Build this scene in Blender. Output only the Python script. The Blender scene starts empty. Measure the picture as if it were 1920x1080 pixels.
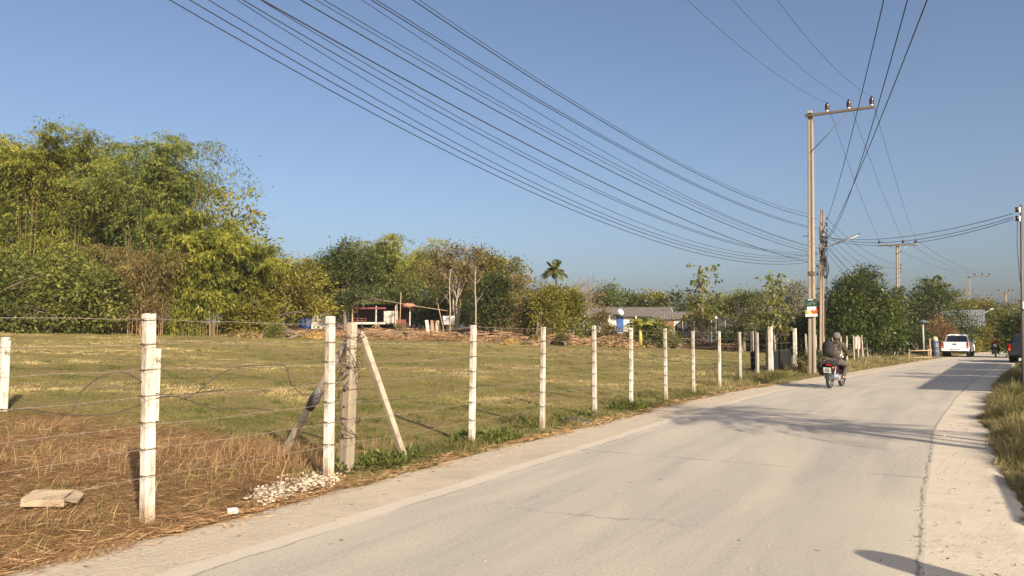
SUN_STRENGTH = 4.5
SKY = (0.091, 0.85, 3.7, 1.7)
EXPOSURE = 0.86
JOINT = 7.9
HAZE = 0.00022
import bpy, bmesh, math, random
import numpy as np
from mathutils import Vector, Matrix
random.seed(7)
SC = bpy.context.scene
COL = SC.collection
RAD = math.radians

# ------------------------------------------------------------------ camera model
F = 1390.0; CAMH = 1.55
TH = math.atan(92 / F); CT, ST = math.cos(TH), math.sin(TH)

def ray(px, py):
    u = (px - 960) / F; v = (540 - py) / F
    return Vector((u, CT - v * ST, ST + v * CT))

def P(px, py, d):
    """world point seen at photo pixel px,py at depth d"""
    r = ray(px, py); t = d / r.y
    return Vector((r.x * t, d, CAMH + r.z * t))

def G(px, py):
    r = ray(px, py); t = -CAMH / r.z
    return Vector((r.x * t, r.y * t, 0))

def sstep(a, b, x):
    t = np.clip((x - a) / (b - a), 0, 1); return t * t * (3 - 2 * t)

KF = 0.568; UF = 6.71                      # the fence line: X = KF*Y - UF

def fence_p(x, y):
    return -(x - (KF * y - UF)) * 0.87

def bank_q(x, y):
    return (x + 45) * -0.267 + (y - 50) * 0.964

def terrain(x, y):
    x = np.asarray(x, float); y = np.asarray(y, float)
    p = np.clip(fence_p(x, y), 0, None)
    pp = np.where(p < 55, p, 55 + 12 * (1 - np.exp(-(p - 55) / 12)))
    z = 0.042 * pp
    q = bank_q(x, y)
    z = z + 0.95 * sstep(0, 16, q) * sstep(5, 22, p) * (1 - 0.55 * sstep(30, 48, p))
    return z

def tz(x, y): return float(terrain(x, y))

def on_ground(px, d):
    """the point on the terrain in the column of photo pixel px at depth d"""
    X = (px - 960) / F * d * CT
    return Vector((X, d, tz(X, d)))

# ------------------------------------------------------------------ noise
def vnoise(x, y, seed=0):
    x = np.asarray(x, float); y = np.asarray(y, float)
    xi = np.floor(x).astype(np.int64); yi = np.floor(y).astype(np.int64)
    xf = x - xi; yf = y - yi
    def h(a, b):
        n = (a * 374761393 + b * 668265263 + seed * 1442695041) & 0x7fffffff
        n = ((n ^ (n >> 13)) * 1274126177) & 0x7fffffff
        return ((n ^ (n >> 16)) & 0xffff) / 65535.0
    sx = xf * xf * (3 - 2 * xf); sy = yf * yf * (3 - 2 * yf)
    a = h(xi, yi) * (1 - sx) + h(xi + 1, yi) * sx
    b = h(xi, yi + 1) * (1 - sx) + h(xi + 1, yi + 1) * sx
    return a * (1 - sy) + b * sy

def fbm(x, y, seed=0, o=4):
    s = 0; a = 0.5
    for i in range(o):
        s = s + a * vnoise(x * 2 ** i, y * 2 ** i, seed + i * 17); a *= 0.5
    return s

# ------------------------------------------------------------------ objects
def tag(o, label=None, cat=None, group=None, kind=None):
    if label: o['label'] = label
    if cat: o['category'] = cat
    if group: o['group'] = group
    if kind: o['kind'] = kind
    return o

def thing(name, label, cat, loc=(0, 0, 0), rz=0.0, group=None):
    o = bpy.data.objects.new(name, None); COL.objects.link(o)
    o.empty_display_size = 0.2
    o.location = loc; o.rotation_euler = (0, 0, rz)
    return tag(o, label, cat, group)

def link(name, me, parent=None):
    o = bpy.data.objects.new(name, me); COL.objects.link(o)
    if parent is not None: o.parent = parent
    return o

def npmesh(name, V, Fc, mat, tint=None, uv=None, smooth=False):
    me = bpy.data.meshes.new(name)
    V = np.ascontiguousarray(V, np.float32).reshape(-1, 3); Fc = np.ascontiguousarray(Fc, np.int32)
    m, k = Fc.shape
    me.vertices.add(len(V)); me.vertices.foreach_set('co', V.ravel())
    me.loops.add(m * k); me.loops.foreach_set('vertex_index', Fc.ravel())
    me.polygons.add(m); me.polygons.foreach_set('loop_start', np.arange(0, m * k, k, dtype=np.int32))
    if smooth: me.polygons.foreach_set('use_smooth', np.ones(m, bool))
    if tint is not None:
        tint = np.asarray(tint, np.float32)
        if tint.ndim == 1:
            a = me.attributes.new('tint', 'FLOAT', 'POINT'); a.data.foreach_set('value', tint)
        else:
            a = me.attributes.new('zone', 'FLOAT_COLOR', 'POINT')
            c = np.ones((len(V), 4), np.float32); c[:, :tint.shape[1]] = tint
            a.data.foreach_set('color', c.ravel())
    if uv is not None:
        l = me.uv_layers.new(name='UVMap')
        l.data.foreach_set('uv', np.asarray(uv, np.float32)[Fc.ravel()].ravel())
    me.update(calc_edges=True)
    me.validate()
    if mat: me.materials.append(mat)
    return me

def frame_of(d):
    d = Vector(d).normalized()
    a = Vector((0, 0, 1)) if abs(d.z) < 0.95 else Vector((1, 0, 0))
    s = d.cross(a).normalized(); u = s.cross(d).normalized()
    return d, s, u

class MB:
    """collects shapes that end up as ONE mesh"""
    def __init__(self): self.v = []; self.f = []; self.sm = []
    def add(self, vs, fs, smooth=False, M=None):
        b = len(self.v)
        for p in vs:
            p = Vector(p)
            self.v.append((M @ p) if M is not None else p)
        for f in fs:
            self.f.append([b + i for i in f]); self.sm.append(smooth)
        return self
    def box(self, c, s, M=None, rot=None, taper=1.0, bev=0.0):
        """c centre, s full sizes; taper shrinks the top; bev chamfers the vertical edges"""
        hx, hy, hz = s[0] / 2, s[1] / 2, s[2] / 2
        R = Matrix.Translation(Vector(c)) @ (rot.to_4x4() if rot is not None else Matrix.Identity(4))
        if M is not None: R = M @ R
        if bev <= 0:
            vs = []
            for z, k in ((-hz, 1), (hz, taper)):
                vs += [(-hx * k, -hy * k, z), (hx * k, -hy * k, z), (hx * k, hy * k, z), (-hx * k, hy * k, z)]
            return self.add(vs, [(3, 2, 1, 0), (4, 5, 6, 7), (0, 1, 5, 4), (1, 2, 6, 5), (2, 3, 7, 6), (3, 0, 4, 7)], M=R)
        b = bev
        ring = lambda hx, hy: [(-hx + b, -hy), (hx - b, -hy), (hx, -hy + b), (hx, hy - b), (hx - b, hy), (-hx + b, hy), (-hx, hy - b), (-hx, -hy + b)]
        lv = [(-hz, hx - 0, hy - 0, 1), (hz - b, hx, hy, taper), (hz, hx - b, hy - b, taper)]
        vs = []
        for z, ax, ay, k in lv:
            for x, y in ring(ax, ay): vs.append((x * k, y * k, z))
        fs = [tuple(range(7, -1, -1)), tuple(range(16, 24))]
        for l in (0, 8):
            for i in range(8):
                j = (i + 1) % 8; fs.append((l + i, l + j, l + 8 + j, l + 8 + i))
        return self.add(vs, fs, M=R)
    def tube(self, pts, r, n=8, M=None, caps=True, flat=None, smooth=True):
        pts = [Vector(p) for p in pts]
        rs = r if isinstance(r, (list, tuple)) else [r] * len(pts)
        vs = []; fs = []
        _, s, u = frame_of(pts[1] - pts[0])
        for i, p in enumerate(pts):
            d = (pts[min(i + 1, len(pts) - 1)] - pts[max(i - 1, 0)])
            if d.length < 1e-9: d = Vector((0, 0, 1))
            d.normalize()
            s = (s - d * s.dot(d))
            if s.length < 1e-6: _, s, u = frame_of(d)
            s.normalize(); u = s.cross(d)
            for k in range(n):
                a = 2 * math.pi * k / n
                vs.append(p + s * (math.cos(a) * rs[i]) + u * (math.sin(a) * rs[i] * (flat or 1)))
        for i in range(len(pts) - 1):
            for k in range(n):
                k2 = (k + 1) % n
                fs.append((i * n + k, i * n + k2, (i + 1) * n + k2, (i + 1) * n + k))
        self.add(vs, fs, smooth, M)
        if caps:
            self.add(vs[:n], [tuple(range(n - 1, -1, -1))], False, M)
            self.add(vs[-n:], [tuple(range(n))], False, M)
        return self
    def lathe(self, prof, n=16, M=None, axis='z', smooth=True):
        vs = []; fs = []
        for r, z in prof:
            for k in range(n):
                a = 2 * math.pi * k / n
                c, s_ = r * math.cos(a), r * math.sin(a)
                vs.append((c, s_, z) if axis == 'z' else ((z, c, s_) if axis == 'x' else (c, z, s_)))
        for i in range(len(prof) - 1):
            for k in range(n):
                k2 = (k + 1) % n
                fs.append((i * n + k, i * n + k2, (i + 1) * n + k2, (i + 1) * n + k))
        return self.add(vs, fs, smooth, M)
    def ell(self, c, r, n=12, m=8, M=None, jit=0.0, seed=0):
        rnd = random.Random(seed); vs = []; fs = []
        for i in range(m + 1):
            t = math.pi * i / m
            for k in range(n):
                a = 2 * math.pi * k / n; q = 1 + rnd.uniform(-jit, jit)
                vs.append((c[0] + r[0] * q * math.sin(t) * math.cos(a), c[1] + r[1] * q * math.sin(t) * math.sin(a), c[2] + r[2] * q * math.cos(t)))
        for i in range(m):
            for k in range(n):
                k2 = (k + 1) % n
                fs.append((i * n + k, (i + 1) * n + k, (i + 1) * n + k2, i * n + k2))
        return self.add(vs, fs, True, M)
    def prism(self, poly, a, b, axis='x', M=None):
        """poly of (p,q) swept from a to b along axis; axis x: (y,z); axis y: (x,z); axis z: (x,y)"""
        n = len(poly)
        def mk(t, p): return (t, p[0], p[1]) if axis == 'x' else ((p[0], t, p[1]) if axis == 'y' else (p[0], p[1], t))
        vs = [mk(a, p) for p in poly] + [mk(b, p) for p in poly]
        fs = [tuple(range(n - 1, -1, -1)), tuple(range(n, 2 * n))]
        for i in range(n):
            j = (i + 1) % n; fs.append((i, j, n + j, n + i))
        return self.add(vs, fs, False, M)
    def rock(self, c, r, seed=0, M=None):
        b = len(self.sm); self.ell(c, r, 6, 4, M, 0.34, seed)
        for i in range(b, len(self.sm)): self.sm[i] = False
        return self
    def mesh(self, name, mat, bevel=0.0):
        me = bpy.data.meshes.new(name)
        me.from_pydata([tuple(p) for p in self.v], [], self.f)
        me.polygons.foreach_set('use_smooth', self.sm)
        bm = bmesh.new(); bm.from_mesh(me)
        bmesh.ops.remove_doubles(bm, verts=bm.verts, dist=1e-5)
        if bevel > 0:
            es = [e for e in bm.edges if len(e.link_faces) == 2 and e.calc_face_angle(0) > 0.6]
            bmesh.ops.bevel(bm, geom=es, offset=bevel, segments=2, affect='EDGES', clamp_overlap=True)
        bmesh.ops.recalc_face_normals(bm, faces=bm.faces)
        bm.to_mesh(me); bm.free(); me.update()
        if mat: me.materials.append(mat)
        return me
    def build(self, name, mat, parent=None, bevel=0.0):
        return link(name, self.mesh(name, mat, bevel), parent)

# ------------------------------------------------------------------ materials
def newmat(name):
    m = bpy.data.materials.new(name); m.use_nodes = True
    nt = m.node_tree; nt.nodes.clear()
    out = nt.nodes.new('ShaderNodeOutputMaterial')
    return m, nt, out

def N(nt, typ, ins=None, **props):
    n = nt.nodes.new(typ)
    for k, v in props.items(): setattr(n, k, v)
    for k, v in (ins or {}).items():
        s = n.inputs[k]
        if hasattr(v, 'is_linked') or isinstance(v, bpy.types.NodeSocket): nt.links.new(v, s)
        elif isinstance(v, (tuple, list)) and len(v) == 3 and s.type == 'RGBA': s.default_value = (*v, 1)
        else: s.default_value = v
    return n

def ramp(nt, fac, stops, interp='LINEAR'):
    r = nt.nodes.new('ShaderNodeValToRGB'); e = r.color_ramp; e.interpolation = interp
    while len(e.elements) < len(stops): e.elements.new(0.5)
    for el, (p, c) in zip(e.elements, stops):
        el.position = p; el.color = (*c, 1) if len(c) == 3 else c
    nt.links.new(fac, r.inputs[0]); return r.outputs[0]

def mixc(nt, f, a, b, mode='MIX'):
    n = nt.nodes.new('ShaderNodeMix'); n.data_type = 'RGBA'; n.blend_type = mode
    for s, v in ((n.inputs[0], f), (n.inputs[6], a), (n.inputs[7], b)):
        if isinstance(v, bpy.types.NodeSocket): nt.links.new(v, s)
        elif isinstance(v, (tuple, list)): s.default_value = (*v, 1) if len(v) == 3 else v
        else: s.default_value = v
    return n.outputs[2]

def noise(nt, vec, scale, detail=4, rough=0.55, dist=0.0):
    n = N(nt, 'ShaderNodeTexNoise', {'Scale': scale, 'Detail': detail, 'Roughness': rough, 'Distortion': dist})
    if vec is not None: nt.links.new(vec, n.inputs['Vector'])
    return n.outputs['Fac']

def math_(nt, op, a, b=None, c=None):
    n = nt.nodes.new('ShaderNodeMath'); n.operation = op
    for i, v in enumerate((a, b, c)):
        if v is None: continue
        if isinstance(v, bpy.types.NodeSocket): nt.links.new(v, n.inputs[i])
        else: n.inputs[i].default_value = v
    return n.outputs[0]

def mapr(nt, v, a, b, c=0.0, d=1.0):
    n = N(nt, 'ShaderNodeMapRange', {0: v, 1: a, 2: b, 3: c, 4: d}); n.clamp = True
    return n.outputs[0]

def surf(name, c1, c2=None, scale=6.0, rough=0.7, bump=0.0, bscale=None, metal=0.0, spec=0.4, stretch=(1, 1, 1), stain=None, stain_scale=3.0, stain_at=(0.52, 0.68), mud=None, coat=0.0, sharp=0.25):
    m, nt, out = newmat(name)
    tc = N(nt, 'ShaderNodeTexCoord')
    mp = N(nt, 'ShaderNodeMapping', {'Vector': tc.outputs['Object'], 'Scale': Vector(stretch)})
    v = mp.outputs[0]
    c2 = c2 or tuple(x * 0.75 for x in c1)
    f = mapr(nt, noise(nt, v, scale, 6, 0.6), 0.5 - sharp, 0.5 + sharp)
    col = mixc(nt, f, c1, c2)
    if stain:
        fs = mapr(nt, noise(nt, v, stain_scale, 5, 0.65), *stain_at)
        col = mixc(nt, fs, col, stain)
    if mud:
        sz_ = N(nt, 'ShaderNodeSeparateXYZ', {0: tc.outputs['Object']})
        hz_ = math_(nt, 'ADD', sz_.outputs[2], math_(nt, 'MULTIPLY', math_(nt, 'SUBTRACT', noise(nt, tc.outputs['Object'], 14, 5, 0.7), 0.5), 0.5))
        col = mixc(nt, mapr(nt, hz_, 0.28, 0.04, 0.0, 0.75), col, mud)
    b = N(nt, 'ShaderNodeBsdfPrincipled', {'Base Color': col, 'Roughness': rough, 'Metallic': metal, 'Specular IOR Level': spec, 'Coat Weight': coat})
    if bump:
        h = noise(nt, v, bscale or scale * 6, 5, 0.65)
        bp = N(nt, 'ShaderNodeBump', {'Height': h, 'Strength': 0.6, 'Distance': bump}); nt.links.new(bp.outputs[0], b.inputs['Normal'])
    nt.links.new(b.outputs[0], out.inputs[0])
    return m

def leafmat(name, dark, mid, light, trans=0.28, rough=0.55):
    m, nt, out = newmat(name)
    at = N(nt, 'ShaderNodeAttribute', attribute_name='tint')
    col = ramp(nt, at.outputs['Fac'], [(0.0, dark), (0.5, mid), (1.0, light)])
    b = N(nt, 'ShaderNodeBsdfPrincipled', {'Base Color': col, 'Roughness': rough, 'Specular IOR Level': 0.25})
    t = N(nt, 'ShaderNodeBsdfTranslucent', {'Color': mixc(nt, 0.5, col, light)})
    mx = N(nt, 'ShaderNodeMixShader', {0: trans, 1: b.outputs[0], 2: t.outputs[0]})
    nt.links.new(mx.outputs[0], out.inputs[0])
    return m

# ------------------------------------------------------------------ camera, light, sky
cam = bpy.data.cameras.new('camera'); co = bpy.data.objects.new('camera', cam); COL.objects.link(co)
cam.sensor_width = 36; cam.lens = F / 1920 * 36; cam.clip_end = 12000; cam.clip_start = 0.05
co.location = (0, 0, CAMH); co.rotation_euler = (math.pi / 2 + TH, 0, 0)
SC.camera = co

SUN_E = RAD(25); SH = Vector((0.475, -0.88)).normalized()
SUN_DIR = Vector((SH.x * math.cos(SUN_E), SH.y * math.cos(SUN_E), math.sin(SUN_E)))
sl = bpy.data.lights.new('sun', 'SUN'); sl.energy = SUN_STRENGTH; sl.angle = RAD(0.55); sl.color = (1.0, 0.875, 0.70)
so = bpy.data.objects.new('sun', sl); COL.objects.link(so)
so.rotation_euler = SUN_DIR.to_track_quat('Z', 'Y').to_euler(); so.location = (0, -20, 40)

w = bpy.data.worlds.new('World'); SC.world = w; w.use_nodes = True
nt = w.node_tree; nt.nodes.clear()
sky = nt.nodes.new('ShaderNodeTexSky'); sky.sky_type = 'NISHITA'; sky.sun_disc = False
sky.sun_elevation = SUN_E; sky.sun_rotation = math.atan2(SH.x, SH.y)
sky.altitude = 0; sky.air_density = SKY[1]; sky.dust_density = SKY[2]; sky.ozone_density = SKY[3]
bg = nt.nodes.new('ShaderNodeBackground'); bg.inputs[1].default_value = SKY[0]
wo = nt.nodes.new('ShaderNodeOutputWorld')
mx = nt.nodes.new('ShaderNodeMix'); mx.data_type = 'RGBA'; mx.blend_type = 'MULTIPLY'; mx.inputs[0].default_value = 1.0; mx.inputs[7].default_value = (0.985, 0.975, 0.985, 1)
nt.links.new(sky.outputs[0], mx.inputs[6]); nt.links.new(mx.outputs[2], bg.inputs[0]); nt.links.new(bg.outputs[0], wo.inputs[0])
SC.view_settings.view_transform = 'Standard'; SC.view_settings.look = 'None'
SC.view_settings.gamma = 1; SC.view_settings.use_curve_mapping = False
SC.view_settings.exposure = EXPOSURE
SC.cycles.max_bounces = 6; SC.cycles.transparent_max_bounces = 6
# ------------------------------------------------------------------ ground
# road edges as X over depth Y
YR = [-30, -10, 0, 8, 12.8, 17.5, 23.2, 31.7, 40.6, 55, 75, 95, 140, 170]
XR = [-17, -5.66, 0.02, 4.56, 7.39, 10.46, 14.3, 20.3, 26.6, 37.2, 52, 67.2, 103, 128]
YL = [-30, -10, 0, 5, 10, 15, 20, 26.9, 43.1, 56.7, 75, 93.7, 140, 170]
XL = [-22.3, -11, -5.3, -2.44, 0.42, 3.28, 6.35, 11.2, 23.4, 33.6, 47.6, 61.9, 98, 122]

def smooth_interp(xq, xs, ys):
    xs = np.array(xs, float); ys = np.array(ys, float)
    m = np.gradient(ys, xs)
    i = np.clip(np.searchsorted(xs, xq) - 1, 0, len(xs) - 2)
    h = xs[i + 1] - xs[i]; t = (xq - xs[i]) / h
    return ((2 * t**3 - 3 * t**2 + 1) * ys[i] + (t**3 - 2 * t**2 + t) * h * m[i] + (-2 * t**3 + 3 * t**2) * ys[i + 1] + (t**3 - t**2) * h * m[i + 1])
def xr(y): return smooth_interp(np.asarray(y, float), YR, XR)
def xl(y): return smooth_interp(np.asarray(y, float), YL, XL)

def dry_bound(x):
    return np.interp(x, [-60, -20, -8.5, -5.6, -3.3, -2.0, -1.2], [16, 14.2, 12.5, 11.7, 10.2, 8.9, 7])

def axis_pts(lo, hi, step, far):
    core = np.arange(lo, hi + 1e-6, step); out = []
    g = step; a = hi
    while a < far: g *= 1.35; a += g; out.append(a)
    o2 = []; g = step; a = lo
    while a > -far: g *= 1.35; a -= g; o2.append(a)
    return np.array(o2[::-1] + list(core) + out)

gx = axis_pts(-48, 46, 0.4, 4000); gy = axis_pts(-12, 92, 0.4, 4000)
GX, GY = np.meshgrid(gx, gy)
GZ = terrain(GX, GY)
pf = fence_p(GX, GY)
GZ = GZ + np.where((np.abs(GX) < 100) & (GY < 120) & (GY > -20), (fbm(GX * 0.9, GY * 0.9, 3) - 0.47) * 0.12 * sstep(0.3, 2.0, pf), 0)
qq = bank_q(GX, GY)
GZ = GZ + sstep(-1, 3, qq) * sstep(14, 6, qq) * sstep(4, 10, pf) * (fbm(GX * 0.5, GY * 0.5, 9) - 0.25) * 0.6
onroad = (GX > xl(np.clip(GY, -30, 170)) - 1.2) & (GX < xr(np.clip(GY, -30, 170)) + 1.0) & (GY < 165)
GZ = np.where(onroad, np.minimum(GZ, -0.03), GZ)
GZ = GZ - np.where(onroad, 0.0, 0.0)
# zones: r dry weeds, g bare bank soil, b lush verge
n1 = fbm(GX * 0.6, GY * 0.6, 21)
dry = sstep(0.9, -0.7, GY - dry_bound(GX) + (n1 - 0.47) * 3.0) * (pf > -1.5)
bare = sstep(-2.0, 0.6, qq + (fbm(GX * 0.4, GY * 0.4, 33) - 0.47) * 5) * sstep(4, 9, pf)
verge = sstep(1.3, 0.2, np.abs(pf + 0.2)) * sstep(8.2, 9.6, GY)
zone = np.stack([dry, bare, verge], -1).reshape(-1, 3)
nx, ny = len(gx), len(gy)
idx = np.arange(nx * ny).reshape(ny, nx)
Fq = np.stack([idx[:-1, :-1], idx[:-1, 1:], idx[1:, 1:], idx[1:, :-1]], -1).reshape(-1, 4)

m, nt, out = newmat('field ground')
geo = N(nt, 'ShaderNodeNewGeometry'); pos = geo.outputs['Position']
zn = N(nt, 'ShaderNodeAttribute', attribute_name='zone')
sep = N(nt, 'ShaderNodeSeparateColor', {'Color': zn.outputs['Color']})
nb = noise(nt, pos, 0.16, 5, 0.6, 0.5); nm = noise(nt, pos, 0.9, 5, 0.65); nf = noise(nt, pos, 9.0, 6, 0.7); nff = noise(nt, pos, 60.0, 5, 0.75)
green = ramp(nt, nf, [(0.3, (0.155, 0.132, 0.036)), (0.5, (0.265, 0.222, 0.072)), (0.7, (0.39, 0.32, 0.12))])
tan = ramp(nt, nf, [(0.3, (0.19, 0.125, 0.052)), (0.5, (0.31, 0.22, 0.10)), (0.72, (0.44, 0.33, 0.165))])
field = mixc(nt, mapr(nt, math_(nt, 'ADD', math_(nt, 'MULTIPLY', nb, 0.6), math_(nt, 'MULTIPLY', nm, 0.4)), 0.43, 0.60), green, tan)
dryc = ramp(nt, nf, [(0.28, (0.12, 0.065, 0.028)), (0.5, (0.26, 0.15, 0.065)), (0.72, (0.42, 0.26, 0.125))])
barec = ramp(nt, noise(nt, pos, 2.2, 6, 0.7), [(0.3, (0.16, 0.078, 0.038)), (0.5, (0.29, 0.16, 0.08)), (0.7, (0.40, 0.26, 0.14))])
vergec = ramp(nt, nf, [(0.3, (0.075, 0.085, 0.02)), (0.5, (0.15, 0.15, 0.045)), (0.72, (0.26, 0.21, 0.09))])
c = mixc(nt, sep.outputs['Blue'], field, vergec)
c = mixc(nt, sep.outputs['Red'], c, dryc)
c = mixc(nt, sep.outputs['Green'], c, barec)
c = mixc(nt, mapr(nt, nff, 0.35, 0.65, 0.0, 0.38), c, (0.07, 0.05, 0.022))
b = N(nt, 'ShaderNodeBsdfPrincipled', {'Base Color': c, 'Roughness': 0.95, 'Specular IOR Level': 0.1})
hh = math_(nt, 'ADD', math_(nt, 'MULTIPLY', nf, 1.0), math_(nt, 'MULTIPLY', nff, 0.5))
bp = N(nt, 'ShaderNodeBump', {'Height': hh, 'Strength': 0.8, 'Distance': 0.07}); nt.links.new(bp.outputs[0], b.inputs['Normal'])
nt.links.new(b.outputs[0], out.inputs[0])
GROUND = m
V = np.stack([GX, GY, GZ], -1).reshape(-1, 3)
g = link('ground', npmesh('ground', V, Fq, GROUND, zone, smooth=True)); tag(g, 'olive pasture and brown dirt ground rising away from the road', 'ground', kind='structure')

# --- road slab
ys = np.concatenate([np.arange(-25, 40, 0.25), np.arange(40, 165, 1.0)])
def strip(name, left, right, z, mat, ncol=24, label=None, cat=None, edge_noise=0.0, seed=0, ln=True, rn=True, crown=0.0):
    t = np.linspace(0, 1, ncol + 1)
    Lx = left(ys); Rx = right(ys)
    if edge_noise:
        if ln: Lx = Lx + (fbm(ys * 1.1, ys * 0 + seed, seed) - 0.47) * edge_noise + (vnoise(ys * 4.0, ys * 0, seed + 5) - 0.5) * edge_noise * 0.3
        if rn: Rx = Rx + (fbm(ys * 1.1, ys * 0 + seed + 40, seed + 9) - 0.47) * edge_noise + (vnoise(ys * 4.0, ys * 0, seed + 15) - 0.5) * edge_noise * 0.3
    X = Lx[:, None] * (1 - t) + Rx[:, None] * t
    # straight cross lines stand square to the road: shift depth along the road direction
    Y = np.repeat(ys[:, None], ncol + 1, 1)
    wid = (Rx - Lx)[:, None] * t
    Y = Y - wid * 0.43; X = X - wid * 0.0
    # put the points back onto the edges after the shift
    LX2 = left(Y); RX2 = right(Y)
    if edge_noise:
        LX2 = LX2 + (Lx - left(ys))[:, None]; RX2 = RX2 + (Rx - right(ys))[:, None]
    X = LX2 * (1 - t) + RX2 * t
    Z = np.full_like(X, z) + crown * (1 - (2 * t - 1) ** 2)
    Z[:, 0] -= 0.018 if name == 'road' else 0.03; Z[:, -1] -= 0.018 if name == 'road' else 0.03
    cum = np.concatenate([[0], np.cumsum(np.hypot(np.diff(left(ys)), np.diff(ys)))]) - 25 / 0.87
    UV = np.stack([(X - LX2) * 0.87, np.repeat(cum[:, None], ncol + 1, 1)], -1).reshape(-1, 2)
    DR = ((RX2 - X) * 0.87).reshape(-1)
    n_, m_ = X.shape
    idx = np.arange(n_ * m_).reshape(n_, m_)
    Fq = np.stack([idx[:-1, :-1], idx[:-1, 1:], idx[1:, 1:], idx[1:, :-1]], -1).reshape(-1, 4)
    o = link(name, npmesh(name, np.stack([X, Y, Z], -1).reshape(-1, 3), Fq, mat, tint=DR, uv=UV, smooth=True))
    return tag(o, label, cat, kind='structure')

# concrete slab material: UV u metres from the left edge, v metres along
m, nt, out = newmat('road concrete')
geo = N(nt, 'ShaderNodeNewGeometry'); pos = geo.outputs['Position']
uv = N(nt, 'ShaderNodeUVMap', uv_map='UVMap'); sx = N(nt, 'ShaderNodeSeparateXYZ', {0: uv.outputs[0]})
u_, v_ = sx.outputs[0], sx.outputs[1]
str_ = N(nt, 'ShaderNodeMapping', {'Vector': uv.outputs[0], 'Scale': Vector((1.6, 0.16, 1))})
ns = noise(nt, str_.outputs[0], 1.6, 5, 0.6, 0.4); nb = noise(nt, pos, 0.45, 5, 0.6); nf = noise(nt, pos, 28, 6, 0.75); nq = noise(nt, pos, 110, 3, 0.7)
base = mixc(nt, mapr(nt, nb, 0.35, 0.65), (0.43, 0.38, 0.308), (0.51, 0.445, 0.352))
base = mixc(nt, mapr(nt, ns, 0.42, 0.66, 0, 0.85), base, (0.325, 0.30, 0.262))
base = mixc(nt, mapr(nt, nf, 0.36, 0.64, 0.0, 0.40), base, (0.62, 0.53, 0.42))
base = mixc(nt, mapr(nt, nq, 0.52, 0.72, 0, 0.62), base, (0.17, 0.155, 0.13))
sp = noise(nt, pos, 38, 3, 0.8); base = mixc(nt, mapr(nt, sp, 0.50, 0.68, 0, 0.42), base, (0.27, 0.24, 0.20)); base = mixc(nt, mapr(nt, sp, 0.48, 0.34, 0, 0.30), base, (0.60, 0.53, 0.43))
fl = noise(nt, pos, 6.5, 2, 0.5); base = mixc(nt, mapr(nt, fl, 0.735, 0.76, 0, 0.75), base, (0.10, 0.085, 0.06))
vo = N(nt, 'ShaderNodeTexVoronoi', {'Scale': 0.42}, feature='DISTANCE_TO_EDGE')
wv = N(nt, 'ShaderNodeTexNoise', {'Vector': pos, 'Scale': 1.8, 'Detail': 6.0, 'Roughness': 0.7})
wp = N(nt, 'ShaderNodeVectorMath', {0: pos, 1: N(nt, 'ShaderNodeVectorMath', {0: wv.outputs['Color'], 3: 0.55}, operation='SCALE').outputs[0]}, operation='ADD')
nt.links.new(wp.outputs[0], vo.inputs['Vector'])
cm = math_(nt, 'MULTIPLY', mapr(nt, vo.outputs['Distance'], 0.007, 0.002), mapr(nt, noise(nt, pos, 0.22, 3, 0.5), 0.52, 0.62, 0, 0.55))
base = mixc(nt, cm, base, (0.19, 0.165, 0.13))
tr = mapr(nt, math_(nt, 'ABSOLUTE', math_(nt, 'SUBTRACT', math_(nt, 'ABSOLUTE', math_(nt, 'SUBTRACT', u_, 2.6)), 1.0)), 0.55, 0.1)
base = mixc(nt, math_(nt, 'MULTIPLY', tr, mapr(nt, nb, 0.4, 0.6, 0.10, 0.34)), base, (0.31, 0.29, 0.255))
# sandy dust drifted over the edges
wob = math_(nt, 'MULTIPLY', math_(nt, 'SUBTRACT', noise(nt, pos, 1.6, 5, 0.65), 0.5), 0.9)
dl = mapr(nt, math_(nt, 'ADD', u_, wob), 0.35, 0.12)
base = mixc(nt, math_(nt, 'MULTIPLY', dl, 0.85), base, (0.66, 0.53, 0.385))
# pale edge beam on the left with a crack beside it, ragged dark seam on the right
atr = N(nt, 'ShaderNodeAttribute', attribute_name='tint'); dr = atr.outputs['Fac']
wig = math_(nt, 'MULTIPLY', math_(nt, 'SUBTRACT', noise(nt, pos, 1.1, 5, 0.7), 0.5), 0.16)
be = mapr(nt, math_(nt, 'ADD', u_, wig), 0.34, 0.30)
base = mixc(nt, math_(nt, 'MULTIPLY', be, 0.7), base, (0.60, 0.52, 0.415))
ck = mapr(nt, math_(nt, 'ABSOLUTE', math_(nt, 'SUBTRACT', math_(nt, 'ADD', u_, wig), 0.335)), 0.016, 0.005)
base = mixc(nt, math_(nt, 'MULTIPLY', ck, mapr(nt, noise(nt, pos, 0.5, 3, 0.6), 0.42, 0.56, 0.0, 0.75)), base, (0.20, 0.17, 0.13))
sd = math_(nt, 'ADD', dr, math_(nt, 'MULTIPLY', math_(nt, 'SUBTRACT', noise(nt, pos, 3.0, 6, 0.75), 0.5), 0.11))
sk = mapr(nt, math_(nt, 'ABSOLUTE', math_(nt, 'SUBTRACT', sd, 0.145)), 0.019, 0.004)
base = mixc(nt, math_(nt, 'MULTIPLY', sk, mapr(nt, noise(nt, pos, 5.0, 4, 0.7), 0.38, 0.56, 0.15, 0.8)), base, (0.12, 0.10, 0.075))
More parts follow.
